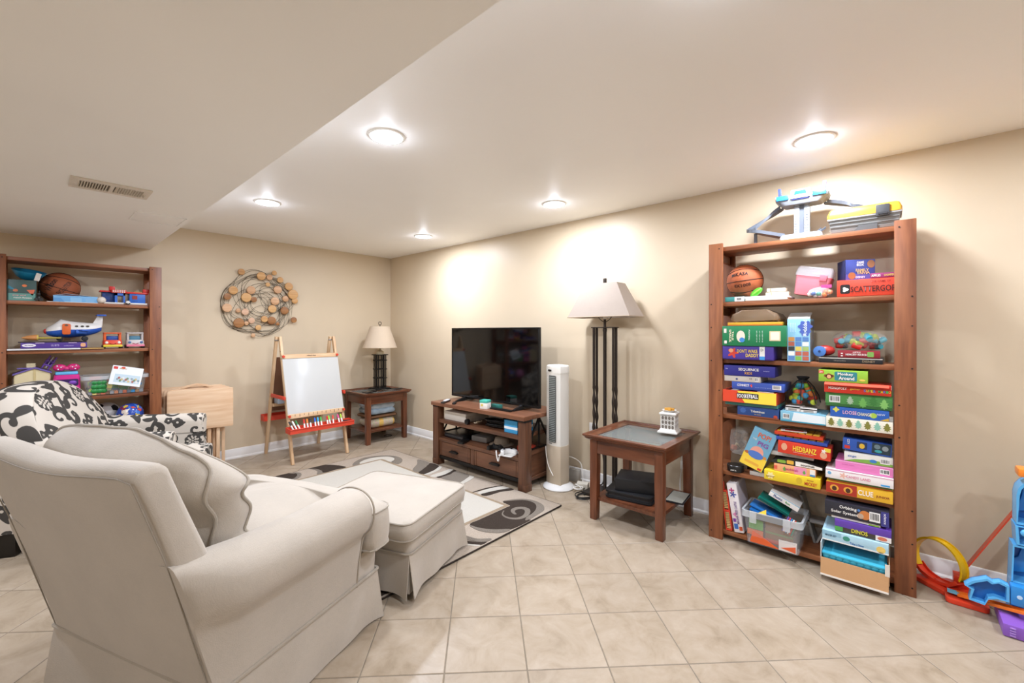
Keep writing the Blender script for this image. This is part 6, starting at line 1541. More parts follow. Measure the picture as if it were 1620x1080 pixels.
part('magnetic_tile', G().prism([(-.06, -.02), (.0, -.03), (-.005, .02)], 0, .004, 1), P('#d9b83c', .2), bn, loc=(-.02, .005, .19), rot=(-.5, 0, 0))
for k in range(6): part('magnetic_tile', G().box(.05 + .009 * k, .056 + .009 * k, .01, .06, 0, .07), P(['#6a4a8a', '#c9405a', '#3f7fb0', '#d9d4cf', '#c9503a', '#2f8a6a'][k], .25), bn, loc=(0, 0, .135), rot=(0, .35, 0))
gm = thing('green_case', 'green translucent case lying on the tiles in the clear bin', 'case', (2.80, .50, z6 + .205), RZ_R); gm.rotation_euler = (Matrix.Rotation(RZ_R, 3, 'Z') @ Matrix.Rotation(math.radians(24), 3, 'Y')).to_euler()
part('case', G().box(-.085, .075, 0, .13, 0, .016), P('#15786a', .25), gm, bevel=.003)
for k in range(4): part('rib', G().box(-.08, .07, -.002, .001, .003 + .0035 * k, .0045 + .0035 * k), P('#0f5f55', .3), gm)
gbox('dice_game', 'white and pale blue game box lying askew on top of the bin', +.455, 2.80, z6 + .243, .150, .11, .030, '#e6e2dc', texts=[('Phonics', .045, .016, -.03, .015, '#2a4f8a'), ('fun', .025, .012, .02, .015, '#4a9a4a')], prints=[((-.075, .075, .026, .030), '#8fb8d0')], tilt=math.radians(24), cat='game box')
lv = thing('wooden_board', 'thin pale board propped above the clear bin', 'board', (2.86, .475, z6 + .310), RZ_R); lv.rotation_euler = (Matrix.Rotation(RZ_R, 3, 'Z') @ Matrix.Rotation(math.radians(27), 3, 'Y')).to_euler(); lv.location = (2.93, .475, z6 + .262)
part('board', G().box(-.10, .10, 0, .12, 0, .006), P('#d6cfc2', .5), lv); part('edge', G().box(-.10, .10, -.003, 0, -.001, .007), P('#e4ded2', .5), lv)
sp_ = thing('step_stool', 'grey plastic folding stool leaning behind the bin', 'stool', (2.975, .325, z6 + E_), RZ_R)
part('panel', G().box(-.045, .05, .0, .10, .11, .125), P('#9a9691', .4), sp_, bevel=.004)
part('leg', G().loft([[(-.075, y, .255), (-.063, y, .255), (.002, y, .0), (-.010, y, .0)] for y in (0, .10)]), P('#8c8984', .4), sp_)
part('leg', G().loft([[(.0, y, .0), (.010, y, .0), (.055, y, .11), (.043, y, .11)] for y in (.01, .09)]), P('#a3a09a', .4), sp_)
part('hinge', G().cyl((.05, .0, .118), .012, .10, 1, 14), P('#8c8984', .4), sp_)
simple('black_drum', 'black round toy in the shadow behind the leaning tile box', 'toy', G().cyl((0, 0, 0), .05, .05, 1, 24), P('#1d1c1c', .5), (2.95, .615, z6 + .055), RZ_R, .004)
# right stack on the bottom shelf
ct = thing('cardboard_tray', 'open brown cardboard tray at the bottom right, sticking out of the shelf', 'box', (2.700, .143, z6 + E_), RZ_R)
KR = P('#b78d62', .8, bump=.1, bscale=120)
part('floor_panel', G().box(-.128, .128, 0, .27, 0, .003), KR, ct); part('side_wall', G().box(-.131, -.128, 0, .27, 0, .125), P('#cfd6d6', .6), ct); part('side_wall', G().box(.128, .131, 0, .27, 0, .10), P('#b08a62', .7), ct)
part('front_flap', G().loft([[(x, -.001, .052), (x, -.004, .052), (x, -.020, -.026), (x, -.017, -.026)] for x in (-.130, .128)]), KR, ct)
part('flap_edge', G().loft([[(x, -.017, -.022), (x, -.021, -.022), (x, -.022, -.030), (x, -.018, -.030)] for x in (-.130, .128)]), P('#d9d2c6', .7), ct)
part('corner_tab', G().box(.115, .132, -.006, -.002, .045, .10), P('#d9d2c6', .6), ct)
aq = thing('egg_tray', 'turquoise moulded tray inside the cardboard box', 'tray', (2.712, .145, z6 + .0065), RZ_R)
AQ = P('#3fa9c4', .45)
part('tray', G().loft([[(-.12, 0, .088 + 0), (.12, 0, .088)], [(-.12, .2, .088), (.12, .2, .088)], [(-.12, .2, .012), (.12, .2, .012)], [(-.12, 0, .012), (.12, 0, .012)]]) if False else G().box(-.12, .12, .004, .22, .0, .062), AQ, aq, bevel=.006)
for k in range(9): part('cup', G().ball((-.107 + .0268 * k, .006, .052), .0155, 12, 8, (1, .55, 1.0)), AQ, aq)
part('brim', G().box(-.124, .124, -.004, .222, .060, .070), AQ, aq, bevel=.003)
t = gbox('sticker_set', 'pale blue craft box above the turquoise tray', .143, 2.735, z6 + .130, .255, .22, .050, '#a9cddc', texts=[('Take a bow', .055, .012, .01, .014, '#2a5a9a'), ('MAKER SET', .045, .010, -.092, .028, '#33536a')], prints=[(ell(.100, .018, .017, .016), '#e4c46a'), (rrect(-.127, -.05, .026, .049, .004), '#8fb9cc'), ((-.128, .128, 0, .006), '#e4e2dc'), (ell(-.03, .03, .014, .012), '#3f8f7a', -.0012)])
t = gbox('dinosaur_set', 'purple dinosaur kit box with yellow lettering', .113, 2.752, z6 + .182, .215, .2, .060, '#5f3fa0', lid=.42, side='#463a2e', texts=[('DINOS', .062, .020, -.01, .020, '#dcd03c')], prints=[((-.107, -.075, .004, .025), '#4f9a4a'), ((.05, .107, .002, .026), '#e2dcd6', -.0012), (ell(.075, .014, .018, .009), '#c9704f', -.0018)])
gbox('sketch_pad', 'thin white and green pad between the purple and black boxes', .140, 2.765, z6 + .244, .19, .16, .010, '#e2e0da', cat='pad', prints=[((.05, .09, .0, .006), '#8fbf3f')])
t = gbox('science_kit', 'black astronomy kit box with white lettering and a barcode on top of the stack', .138, 2.757, z6 + .256, .248, .2, .070, '#2a2a33', lid=.03, texts=[('Orbiting', .068, .020, -.030, .050, '#e9e7e2'), ('Solar System', .105, .018, -.045, .024, '#e9e7e2')], prints=[(ell(.035, .034, .022, .022), '#c97a3f'), (ell(.018, .026, .013, .013), '#b9a08a', -.0012), (ell(.012, .052, .006, .006), '#4f7fc0'), ((.095, .124, .0, .070), '#3a3a80')]); barcode(t, .052, .092, .012, .058)
text(t, 'science', .05, .010, .110, .037, '#dcdcea', rot=math.pi / 2)

# ================================================================ left bookcase
def at(name, label, cat, x, y, z, rz=0.0): return thing(name, label, cat, (x, y, z + E_), rz)
y2 = LT[1]
gbox('kitchen_toy_box', 'dark green picture box at the left end of the top shelf', -.056, 4.532, y2, .138, .20, .145, '#37504c', frame='L', cat='box', texts=[('pup and', .06, .012, -.012, .036, '#dba0a0'), ('match flowers', .085, .010, .004, .020, '#e6e0d6')], prints=[([(.022, .075), (.062, .08), (.05, .035)], '#c9664a'), (ell(.012, .105, .012, .009), '#d9743f'), ((-.064, .064, 0, .05), '#5f8f86'), (ell(-.03, .07, .012, .010), '#b86a4a', -.0012), ([(-.064, .08), (-.03, .075), (-.064, .105)], '#2f7f96')])
part('open_flap', G().box(.052, .078, .0, .002, .145, .20), P('#cfc8c0', .6), bpy.data.objects[[o.name for o in bpy.data.objects if o.name.startswith('kitchen_toy_box')][-1]], rot=(0, .25, 0), loc=(-.03, 0, .02))
bw = at('toy_bowl', 'teal plastic bowl tilted on top of the dark green box', 'bowl', -.03, 4.64, y2 + .148)
part('shell', G().lathe([(.035, 0), (.060, .018), (.084, .052), (.088, .062), (.082, .060), (.057, .022), (.02, .008)], 30), P('#1f7fa6', .35), bw, rot=(math.radians(14), math.radians(8), 0), loc=(0, 0, .012))
for a in (4.2, 4.9, 5.5): part('dimple', G().ball((.055 * math.cos(a), .055 * math.sin(a), .04), .008, 8, 6), P('#155f80', .4), bw, rot=(math.radians(14), math.radians(8), 0), loc=(0, 0, .012))
basketball('brown basketball with black lettering on the left-hand bookcase of toys', (.135, 4.722, y2 + .117), .1145, (math.radians(10), math.radians(18), math.radians(12)),
           [('Wilson', .105, .040, (-.62, -.76, .05), (-.9, .5, .1), '#17110e'), ('EVOLUTION', .13, .032, (.0, -.97, .12), (-.95, -.1, .3), '#4a2a1a')], '#9a5230')
fgz = at('toy_figure', 'small black toy figure at the shelf edge in front of the green box', 'toy', .024, 4.515, y2)
part('body', G().ball((0, .012, .022), .014, 12, 8, (.8, .8, 1.4)), P('#1c1b1c', .4), fgz); part('head', G().ball((0, .012, .05), .010, 12, 8), P('#2b2a2b', .4), fgz); part('antenna', G().cyl((.004, .012, .055), .002, .02, 2, 6), P('#1c1b1c', .4), fgz)
for x in (-.012, .012): part('wheel', G().cyl((x, .0, .012), .011, .006, 1, 12), P('#232323', .4), fgz)
t = gbox('doctor_kit_box', 'light blue flat box with papers on top, before the basketball', .213, 4.528, y2, .235, .085, .048, '#6fa9d8', frame='L', cat='box', prints=[([(-.117, .03), (-.117, .001), (-.06, .001), (-.08, .03)], '#5a94c9'), ((-.03, .03, .004, .036), '#86b9e0'), ((.05, .1, .004, .036), '#7fb2dc'), ((-.15, .117, -.001, .002), '#e4e2dc')])
part('paper', G().loft([[(-.12, y, .0485), (-.05, y, .062), (.02, y, .056), (.08, y, .050), (.08, y, .049), (.02, y, .055), (-.05, y, .061), (-.12, y, .0475)] for y in (.0, .075)]), P('#dfe6ec', .5), t)
eg = at('toy_egg', 'white plastic egg beside the light blue box', 'egg', .352, 4.535, y2); part('shell', G().ball((0, 0, .026), .027, 20, 14, (1, 1, .95)), P('#dcd2c6', .4), eg, smooth=80); part('seam', G().tube([(.0272 * math.cos(a), .0272 * math.sin(a), .026) for a in [2 * math.pi * k / 24 for k in range(24)]], .0006, 4, closed=True), P('#b9aea0', .5), eg)
fh = at('toy_house', 'red and blue toy fire station on the top shelf', 'toy', .485, 4.56, y2)
FBL, FRD, FDB = P('#2f66bf', .35), P('#c8302a', .35), P('#24407f', .4)
part('base', G().box(-.12, .0, -.03, .12, 0, .012), P('#d9d9d6', .4), fh, bevel=.002); part('base', G().box(.025, .14, -.035, .12, 0, .012), P('#d9d9d6', .4), fh, bevel=.002)
part('back_wall', G().box(-.125, -.055, .02, .11, .012, .095), FDB, fh, bevel=.002)
part('arch_wall', G().box(-.055, -.040, -.02, .10, .012, .088).box(-.005, .006, -.02, .10, .012, .088).box(-.055, .006, -.02, .10, .068, .088), FBL, fh)
part('annex', G().box(.032, .130, -.02, .10, .012, .086), FBL, fh, bevel=.002); part('window', G().box(.048, .080, -.022, -.018, .042, .072), P('#8a2a26', .4), fh); part('vent', G().box(.048, .082, -.022, -.019, .026, .031), P('#1f4488', .4), fh)
part('balcony', G().box(-.075, .012, -.03, .10, .088, .112), FRD, fh, bevel=.003)
for k in range(7): part('baluster', G().box(-.068 + .011 * k, -.063 + .011 * k, -.033, -.029, .091, .110), P('#e4d9d2', .4), fh)
part('roof', G().box(-.14, -.06, .0, .09, .092, .104), FRD, fh, bevel=.003); part('chimney', G().box(-.085, -.05, .02, .06, .104, .14), FRD, fh, bevel=.004)
part('roof', G().box(.012, .15, -.028, .10, .086, .100), FRD, fh, bevel=.003); part('hose_box', G().box(.115, .155, -.02, .03, .098, .128), FRD, fh, bevel=.004); part('ladder', G().box(.06, .11, -.01, .01, .100, .106), P('#b58f3a', .5), fh)
cr_ = at('toy_vehicle', 'tiny white toy car in front of the toy fire station', 'toy car', .505, 4.515, y2); part('body', G().box(-.014, .014, -.01, .01, .004, .020), P('#dddad4', .4), cr_, bevel=.003); part('cab', G().box(-.010, .008, -.008, .008, .020, .027), P('#dddad4', .4), cr_, bevel=.002)
for x in (-.009, .009): part('wheel', G().cyl((x, -.0115, .005), .005, .023, 1, 10), P('#222222', .5), cr_)

y3 = LT[2]
simple('white_board', 'thin white board lying at the front of the second toy shelf', 'board', G().box(-.18, .18, 0, .26, 0, .010), P('#d9d9d8', .4), (.056, 4.505, y3 + E_), 0, .001)
simple('folded_map', 'thin tan and purple folder beside the white board', 'folder', G().box(-.062, .062, 0, .2, 0, .008), P('#c09a5a', .5), (.302, 4.51, y3 + E_), 0, .001)
t = gbox('playset_box', 'long purple toy box on the white board', .105, 4.532, y3 + .012, .335, .22, .040, '#4b3184', frame='L', cat='box', texts=[('tiny homes', .042, .010, -.128, .021, '#3a2f60'), ('LIL BITS', .04, .014, .0, .020, '#b9a8dc'), ('collection', .05, .009, .07, .016, '#a596cc')], prints=[(ell(-.128, .021, .034, .012), '#e4dfe6'), (rrect(.132, .160, .006, .034, .01), '#d9a27a')])
for x in (-.075, .09): part('tab', G().box(x - .022, x + .022, -.003, .0, .034, .041), P('#a893bd', .5), t)
part('open_flap', G().loft([[(x, .0, .040), (x, .10, .046), (x, .10, .047), (x, .0, .042)] for x in (-.18, .168)]), P('#2a2138', .5), t)
cn = at('toy_cone', 'glittery orange toy ice-cream cone with a gold handle on the purple box', 'toy', -.02, 4.60, y3 + .064)
part('cone', G().lathe([(.002, -.075), (.014, -.05), (.020, -.02), (.022, 0)], 16), P('#c98a4f', .4, bump=.6, bscale=300), cn, rot=(0, math.pi / 2, 0), loc=(.035, 0, .023)); part('collar', G().cyl((.035, 0, .023), .021, .008, 0, 16), P('#c9b25a', .35), cn); part('handle', G().cyl((.043, 0, .020), .009, .115, 0, 12, .005), P('#bfae52', .35, metal=.4), cn)
pl = at('toy_plane', 'white and blue toy aeroplane with an orange door on the second toy shelf', 'toy plane', .215, 4.655, y3 + .0665)
PB, PWt = P('#2c5cb8', .35), P('#e2e0db', .35); pl.scale = (1.04, 1, 1.15)
sec = [(-.150, .058, .012, .012), (-.142, .058, .030, .026), (-.115, .062, .046, .040), (-.075, .068, .058, .052), (-.03, .070, .062, .056), (.02, .070, .060, .050), (.07, .072, .052, .044), (.11, .078, .038, .036), (.14, .086, .022, .026)]
lo_, up_ = [], []
for x, zc, hw_, hh_ in sec:
    hump = .018 if -.09 < x < -.04 else 0
    up_.append([(x, hw_ * math.cos(a), zc + (hh_ + hump) * math.sin(a)) for a in [math.pi * k / 12 for k in range(13)]])
    lo_.append([(x, hw_ * 1.01 * math.cos(a), zc + hh_ * math.sin(a) * .95) for a in [math.pi + math.pi * k / 12 for k in range(13)]])
part('upper_hull', G().loft(up_), PWt, pl, smooth=60); part('lower_hull', G().loft(lo_), PB, pl, smooth=60)
part('nose', G().ball((-.150, 0, .058), .016, 14, 10, (.7, 1, 1)), P('#c93a32', .35), pl)
part('tail_fin', G().prism([(.085, .10), (.145, .09), (.150, .165), (.120, .165)], -.008, .008, 1), PWt, pl, bevel=.003)
part('tailplane', G().box(.112, .165, -.06, .06, .163, .173), PB, pl, bevel=.004)
part('wing', G().loft([[(x, y, z) for x, z in ((-.01, .055), (.06, .055), (.06, .068), (-.01, .068))] for y in (-.045, -.052)] + [[(x, -.105, z) for x, z in ((.03, .060), (.075, .060), (.075, .070), (.03, .070))]]), PB, pl, bevel=.004)
part('engine', G().cyl((.0, -.068, .055), .016, .055, 0, 16), P('#3a6ac8', .35), pl, bevel=.004)
part('door', G().prism(rrect(-.070, -.026, .038, .108, .010), -.066, -.052, 1), P('#d8642c', .35), pl, bevel=.003)
for x in (-.048, .004, .034, .062): part('window', G().prism(ell(x, .098 if x < 0 else .092, .009, .006), -.068 if x < 0 else -.060 + (x * .09), -.040, 1), P('#5a544c', .25), pl)
for x in (-.08, .05): part('wheel', G().cyl((x, -.04, .010), .017, .08, 1, 18), P('#232428', .5), pl, bevel=.003)
def toy_car(name, label, x, y, z, body, bump_, roof, glass, face, smile):
    t = at(name, label, 'toy car', x, y, z)
    part('body', G().loft([[(a * k, b * kk + .05, zz_) for a, b in rrect(-.056, .056, -.055, .055, .02)] for zz_, k, kk in ((.014, .96, .97), (.03, 1, 1), (.055, .98, .96), (.066, .9, .86))]), P(body, .35), t, smooth=50)
    part('bumper', G().box(-.056, .056, -.010, .03, .012, .030), P(bump_, .35), t, bevel=.005)
    for sx in (-1, 1):
        part('pillar', G().loft([[(sx * (.044 + a), .012 + b, zz_) for a, b in ((-.006, 0), (.006, 0), (.006, .012), (-.006, .012))] for zz_ in (.062, .118)]), P(roof, .35), t)
        part('pillar', G().box(sx * .044 - .006, sx * .044 + .006, .08, .095, .06, .118), P(roof, .35), t)
    part('roof', G().box(-.052, .052, .006, .10, .114, .126), P(roof, .35), t, bevel=.006)
    part('interior', G().box(-.036, .036, .03, .08, .062, .098), P(glass, .4), t, bevel=.008)
    for sx in (-1, 1):
        part('headlight', G().ball((sx * .036, -.004, .046), .010, 12, 8, (1, .6, 1)), P(face, .3), t); part('wheel', G().cyl((sx * .05 - .008, .012, .014), .014, .016, 0, 14), P('#2a2a2b', .5), t); part('wheel', G().cyl((sx * .05 - .008, .088, .014), .014, .016, 0, 14), P('#2a2a2b', .5), t)
    part('grille', G().tube(smooth_path([(-.018, -.0075, .040), (0, -.0085, .032), (.018, -.0075, .040)], 5), .0025, 6), P(smile, .4), t)
    return t
toy_car('toy_van', 'red toy van with a smiling yellow bumper on the second toy shelf', .417, 4.525, y3, '#d2452c', '#d9c23c', '#d65f2f', '#2c4f9a', '#e9e4da', '#8a2a1f')
toy_car('toy_car', 'silver and pink toy car at the right end of the second toy shelf', .552, 4.525, y3, '#bfb8b5', '#d9798f', '#bcb5b2', '#4f7f96', '#4a6a9a', '#a8445a')

y4 = LT[3]
dh = at('doll_house', 'cream toy dolls house with a purple roof on the third toy shelf', 'toy house', -.006, 4.57, y4)
CRM, PUR = P('#d9cba2', .45), P('#6a5a9c', .45)
part('front', G().prism([(-.085, 0), (.085, 0), (.085, .19), (.01, .225), (-.085, .185)], 0, .006, 1), CRM, dh); part('side', G().box(.083, .089, .006, .16, 0, .19), CRM, dh); part('side', G().box(-.089, -.083, .006, .16, 0, .186), CRM, dh)
part('roof', G().loft([[(-.095, y, .182), (.01, y, .226), (.01, y, .236), (-.095, y, .192)] for y in (-.01, .17)]), PUR, dh); part('roof', G().loft([[(.01, y, .226), (.095, y, .187), (.095, y, .197), (.01, y, .236)] for y in (-.01, .17)]), PUR, dh)
part('chimney', G().box(-.03, .015, .05, .10, .215, .262), CRM, dh, bevel=.002); part('ridge_wing', G().box(-.075, -.0, .03, .06, .222, .232), PUR, dh, bevel=.003); part('corner_post', G().box(.004, .016, -.003, .0, .0, .222), P('#c9b684', .45), dh)
pc = at('toy_high_chair', 'purple toy high chair lying over the pink toy van', 'toy chair', .108, 4.60, y4 + .178); pc.rotation_euler = (0, math.radians(28), 0); pc.location = (.07, 4.655, y4 + .246); pc.scale = (.8, .8, .8)
VI = P('#6f45a8', .4)
for x in (-.022, .022): part('leg', G().box(x - .005, x + .005, 0, .010, -.04, .085), VI, pc); part('leg', G().box(x - .005, x + .005, .04, .05, -.04, .085), VI, pc)
part('seat', G().box(-.03, .03, -.004, .054, -.012, .004), VI, pc, bevel=.003); part('back', G().box(-.03, .03, .045, .054, .0, .05), VI, pc, bevel=.003); part('tray', G().box(-.034, .034, -.016, .012, .03, .038), VI, pc, bevel=.003); part('strut', G().box(-.003, .003, .0, .006, -.03, .08), P('#c9c4cf', .35), pc)
pv = at('toy_camper', 'bright pink toy camper van with a spotted bow on the roof', 'toy van', .166, 4.545, y4)
PKM, PKL = P('#d0318c', .35), P('#e05aa6', .35)
part('body', G().loft([[(x * k, y + .06, z) for x, y in rrect(-.072, .072, -.07, .07, .02)] for z, k in ((.03, .97), (.06, 1), (.14, .98), (.17, .9))]), PKM, pv, smooth=50)
part('windscreen', G().prism(rrect(-.060, .060, .088, .138, .010), -.0135, -.006, 1), P('#3a2a5a', .2), pv)
for x in (-.03, .03): part('seat', G().ball((x, -.010, .112), .021, 12, 8, (1.1, .5, .75)), P('#7a45b0', .4), pv); part('headlight', G().ball((x * 1.9, -.012, .05), .010, 10, 7), P('#e6d9e2', .3), pv)
part('grille', G().box(-.03, .03, -.014, -.006, .05, .072), P('#8f8a90', .35), pv, bevel=.003); part('bumper', G().box(-.07, .07, -.018, .0, .022, .040), PKL, pv, bevel=.005)
part('roof_rack', G().box(-.06, .06, .01, .10, .170, .192), P('#5fb4dc', .35), pv, bevel=.008)
for s in (-1, 1):
    b_ = part('bow_loop', G().ball((s * .036, .05, .222), .032, 16, 10, (1.15, .6, .85)), P('#c8286e', .3), pv)
    for a, z in ((.03, .226), (.045, .212), (.05, .236)): part('spot', G().ball((s * a, .0325, z), .005, 8, 6), P('#e9dfe4', .4), b_)
part('bow_knot', G().ball((0, .045, .215), .014, 12, 8), P('#d8407f', .3), pv)
for x in (-.055, .055): part('wheel', G().cyl((x - .008, .02, .022), .022, .016, 0, 16), P('#5a3f80', .4), pv); part('wheel', G().cyl((x - .008, .10, .022), .022, .016, 0, 16), P('#5a3f80', .4), pv)
bn2 = at('clear_bin', 'clear plastic bin of coloured building bricks on the third toy shelf', 'bin', .437, 4.515, y4)
def tub2(w0, w1, d0, d1, h, th=.003):
    return tub(w0, w1, d0, d1, h, th)
part('bin_wall', tub2(.335, .365, .20, .235, .135), BC, bn2)
part('rim', G().loft([[(x, y + .1175, z) for x, y in rrect(-.200, .200, -.124, .124, .02)] for z in (.122, .150)] + [[(x, y + .1175, z) for x, y in rrect(-.180, .180, -.114, .114, .02)] for z in (.150, .122)], loop=True), BR, bn2)
rnd = random.Random(77)
cols = ['#3f8f4a', '#2f7f3f', '#7fb03a', '#d9c25a', '#c98a5a', '#9a7a5c', '#8a8d92', '#c9745a', '#3f8fc9', '#a9c93c', '#dcc87a']
for k in range(110):
    x, y, z = rnd.uniform(-.145, .145), rnd.uniform(.02, .19), rnd.choice((.008, .032, .056, .080, .104))
    if k < 13: x, y, z = -.15 + .025 * k, .022, .006
    w_ = rnd.choice((.012, .018, .024)); c = cols[k % len(cols)] if k >= 13 else ['#8a8d92', '#dcc87a', '#9a6f52', '#c9745a', '#7a5f4c', '#9a9ca0', '#c98a6a', '#8f9298', '#c9745a', '#6f7a86', '#3f8fc9', '#9a7a5c', '#8a8d92'][k]
    if k < 13: w_ = .0115
    part('brick', G().box(x - w_, x + w_, y - .011, y + .011, z, z + .02).cyl((x, y, z + .02), .006, .005, 2, 8), P(c, .35), bn2, rot=(0, 0, 0))
for k in range(9): part('leaf_piece', G().ball((-.125 + .026 * (k % 3), .012, .036 + .032 * (k // 3)), .021, 10, 7, (1, .5, .9)), P('#2f8a44', .35), bn2)
part('green_plate', G().box(-.06, .07, .016, .05, .066, .073), P('#7fc23a', .35), bn2); part('green_plate', G().box(-.04, .1, .018, .05, .05, .056), P('#3f9f4f', .35), bn2); part('card', G().box(-.075, -.04, .012, .016, .04, .085), P('#e0d06a', .45), bn2, rot=(0, .25, 0), loc=(0, 0, -.0))
for x, c in ((-.13, '#d85f3a'), (-.10, '#d86a4a'), (-.02, '#2f7f3f'), (.01, '#c9c23c'), (.02, '#3f9f4f'), (.14, '#c9745a')): part('loose_toy', G().ball((x, .08, .125), .020, 10, 7, (1.2, 1, .9)), P(c, .35), bn2)
pp = at('instruction_booklet', 'white instruction booklet leaning on the front of the brick bin', 'booklet', .478, 4.500, y4 + .073); pp.rotation_euler = (math.radians(-14), math.radians(13), 0)
pp.location = (.478, 4.478, y4 + .07)
part('cover', G().box(-.095, .095, 0, .0035, 0, .150), P('#dfe3e6', .45), pp); patch(pp, rrect(-.088, -.062, .122, .142, .002), '#c9342c'); text(pp, 'duplo', .045, .014, -.03, .130, '#c9803a', y=-.0024); patch(pp, ell(-.03, .138, .012, .008), '#c9442c', -.001)
patch(pp, (-.07, .085, .02, .085), '#b9ccd6', -.0008)
for k in range(16): patch(pp, ell(-.05 + .0085 * k, .045 + .012 * math.sin(k * 2.1), .008, .010, 8), ['#8a9aa0', '#a8665a', '#6f8a6a', '#c9b27a', '#d9d9d6'][k % 5], -.0013)

y5 = LT[4]
pbk = at('pink_ball', 'shiny pink ball on the fourth toy shelf', 'ball', .285, 4.60, y5); part('skin', G().ball((0, 0, .076), .075, 30, 20), P('#d985b8', .25, var=.25, scale=14), pbk, smooth=80); part('seam', G().tube([(.0755 * math.cos(a), .0755 * math.sin(a), .076) for a in [2 * math.pi * k / 40 for k in range(40)]], .0008, 4, closed=True), P('#c06aa0', .4), pbk)
# soccer ball: a 32-panel ball whose black pentagons stand a hair proud
sb_ = at('soccer_ball', 'white soccer ball with black pentagons behind the pink ball', 'ball', .395, 4.735, y5); sb_.rotation_euler = (.4, .3, .5)
R_ = .092; sb_.location.z = y5 + R_ + .003
part('white_panels', G().ball((0, 0, 0), R_, 40, 26), P('#d9d6d0', .35), sb_, smooth=80)
ph = (1 + 5 ** .5) / 2
ico = [Vector(v).normalized() for v in [(0, s1, s2 * ph) for s1 in (-1, 1) for s2 in (-1, 1)] + [(s1, s2 * ph, 0) for s1 in (-1, 1) for s2 in (-1, 1)] + [(s2 * ph, 0, s1) for s1 in (-1, 1) for s2 in (-1, 1)]]
for v in ico:
    nb = min((u for u in ico if u != v), key=lambda u: (u - v).length); e1 = (nb - v * nb.dot(v)).normalized(); e2 = v.cross(e1)
    pts = [v * R_] ; ring_ = []
    for rr_ in (.5, 1.0):
        for i in range(10):
            a = 2 * math.pi * i / 10; k_ = 1 if i % 2 == 0 else .83
            ring_.append(tuple((v * R_ + (e1 * math.cos(a) + e2 * math.sin(a)) * .0315 * rr_ * k_).normalized() * (R_ + .0009)))
    vs_ = [tuple(v * (R_ + .0009))] + ring_
    fs_ = [(0, 1 + i, 1 + (i + 1) % 10) for i in range(10)] + [(1 + i, 11 + i, 11 + (i + 1) % 10, 1 + (i + 1) % 10) for i in range(10)]
    me = bpy.data.meshes.new('black_panel'); me.from_pydata(vs_, [], fs_); me.update(); put('black_panel', me, P('#1a1a1b', .35), sb_)
db = at('printed_ball', 'blue ball with a multicoloured cartoon-style print at the end of the fourth toy shelf', 'ball', .528, 4.60, y5); db.location.z = y5 + .090
part('skin', G().ball((0, 0, 0), .088, 36, 24), P('#2d4ba3', .2), db, smooth=80)
rnd = random.Random(5)
for k in range(26):
    d = Vector((rnd.uniform(-1, 1), rnd.uniform(-1, -.1), rnd.uniform(-.6, 1))).normalized(); up = Vector((rnd.uniform(-1, 1), .1, rnd.uniform(-1, 1)))
    c = ['#3f74c9', '#c9503a', '#d9a06a', '#e0d2c2', '#d9c24a', '#5fa8d0', '#8a2f3a'][k % 7]; rx, rz_ = rnd.uniform(.012, .032), rnd.uniform(.008, .02)
    pts = flowerish(0, 0, 1, rnd.choice((3, 4, 5)), .22, 20); on_ball(db, 'print_patch', [(0, 0)] + [(a * rx, b * rz_) for a, b in pts], [(0, 1 + i, 1 + (i + 1) % 20) for i in range(20)], .088, d, up, P(c, .25), .0008 + .00008 * k)

# ================================================================ toy track on the floor at the right
tk = thing('toy_loop_track', 'red toy car track with a yellow loop on the floor beside the bookcase', 'toy track', (2.98, -.20, E_))
TRD, TYL = P('#dc4126', .3), P('#e6b91c', .3)
def L3(pts, name, w_, m, wall=.010, up=(0, 0, 1), parent=tk):
    """channel-shaped track ribbon along a path; its width lies along x"""
    p = smooth_path(pts, 6); rings = []
    for i, q in enumerate(p):
        q = Vector(q); t_ = (Vector(p[min(len(p) - 1, i + 1)]) - Vector(p[max(0, i - 1)])).normalized(); h = Vector((1, 0, 0)); n = h.cross(t_).normalized()
        rings.append([tuple(q + h * a + n * b) for a, b in ((-w_, wall), (-w_, -.003), (w_, -.003), (w_, wall), (w_ - .003, wall), (w_ - .003, 0), (-w_ + .003, 0), (-w_ + .003, wall))])
    return part(name, G().loft(rings), m, parent)
# the loop stands on edge, turned away from the wall; it is built along y and then turned
cz0, rl_ = .122, .100
a_ = [math.radians(v) for v in range(-35, 216, 12)]
lo_k = dict(loc=(.015, .035, 0), rot=(0, 0, math.radians(-42)))
def turned(o): o.location = lo_k['loc']; o.rotation_euler = lo_k['rot']; return o
turned(L3([(-.004 + .0006 * i, rl_ * math.cos(t_), cz0 + rl_ * math.sin(t_)) for i, t_ in enumerate(a_)], 'loop', .020, TYL, -.010))
turned(L3([(0, -.098, .068), (0, -.06, .036), (0, 0, .024), (0, .06, .036), (0, .098, .068)], 'loop_base', .024, TRD, .012))
turned(part('plinth', G().box(-.060, .036, -.105, .075, 0, .021), TRD, tk, bevel=.004))
part('plinth', G().prism([(-.11, -.11), (.05, -.11), (.07, .0), (.03, .05), (-.08, -.02)], 0, .03), TRD, tk, bevel=.004)
part('socket', G().box(-.012, .048, -.065, -.015, .022, .085), TRD, tk, bevel=.004)
part('ramp', G().loft([[(x, y - .0 , z) for x, z in ((-.002, z0 - .004), (.038, z0 - .004), (.038, z0 + .008), (-.002, z0 + .008))] for y, z0 in ((-.035, .075), (-.225, .47))]), P('#e2502f', .3), tk)
part('launch_pad', G().prism(rrect(-.14, -.06, -.12, .02, .02), 0, .022), TRD, tk, bevel=.003)
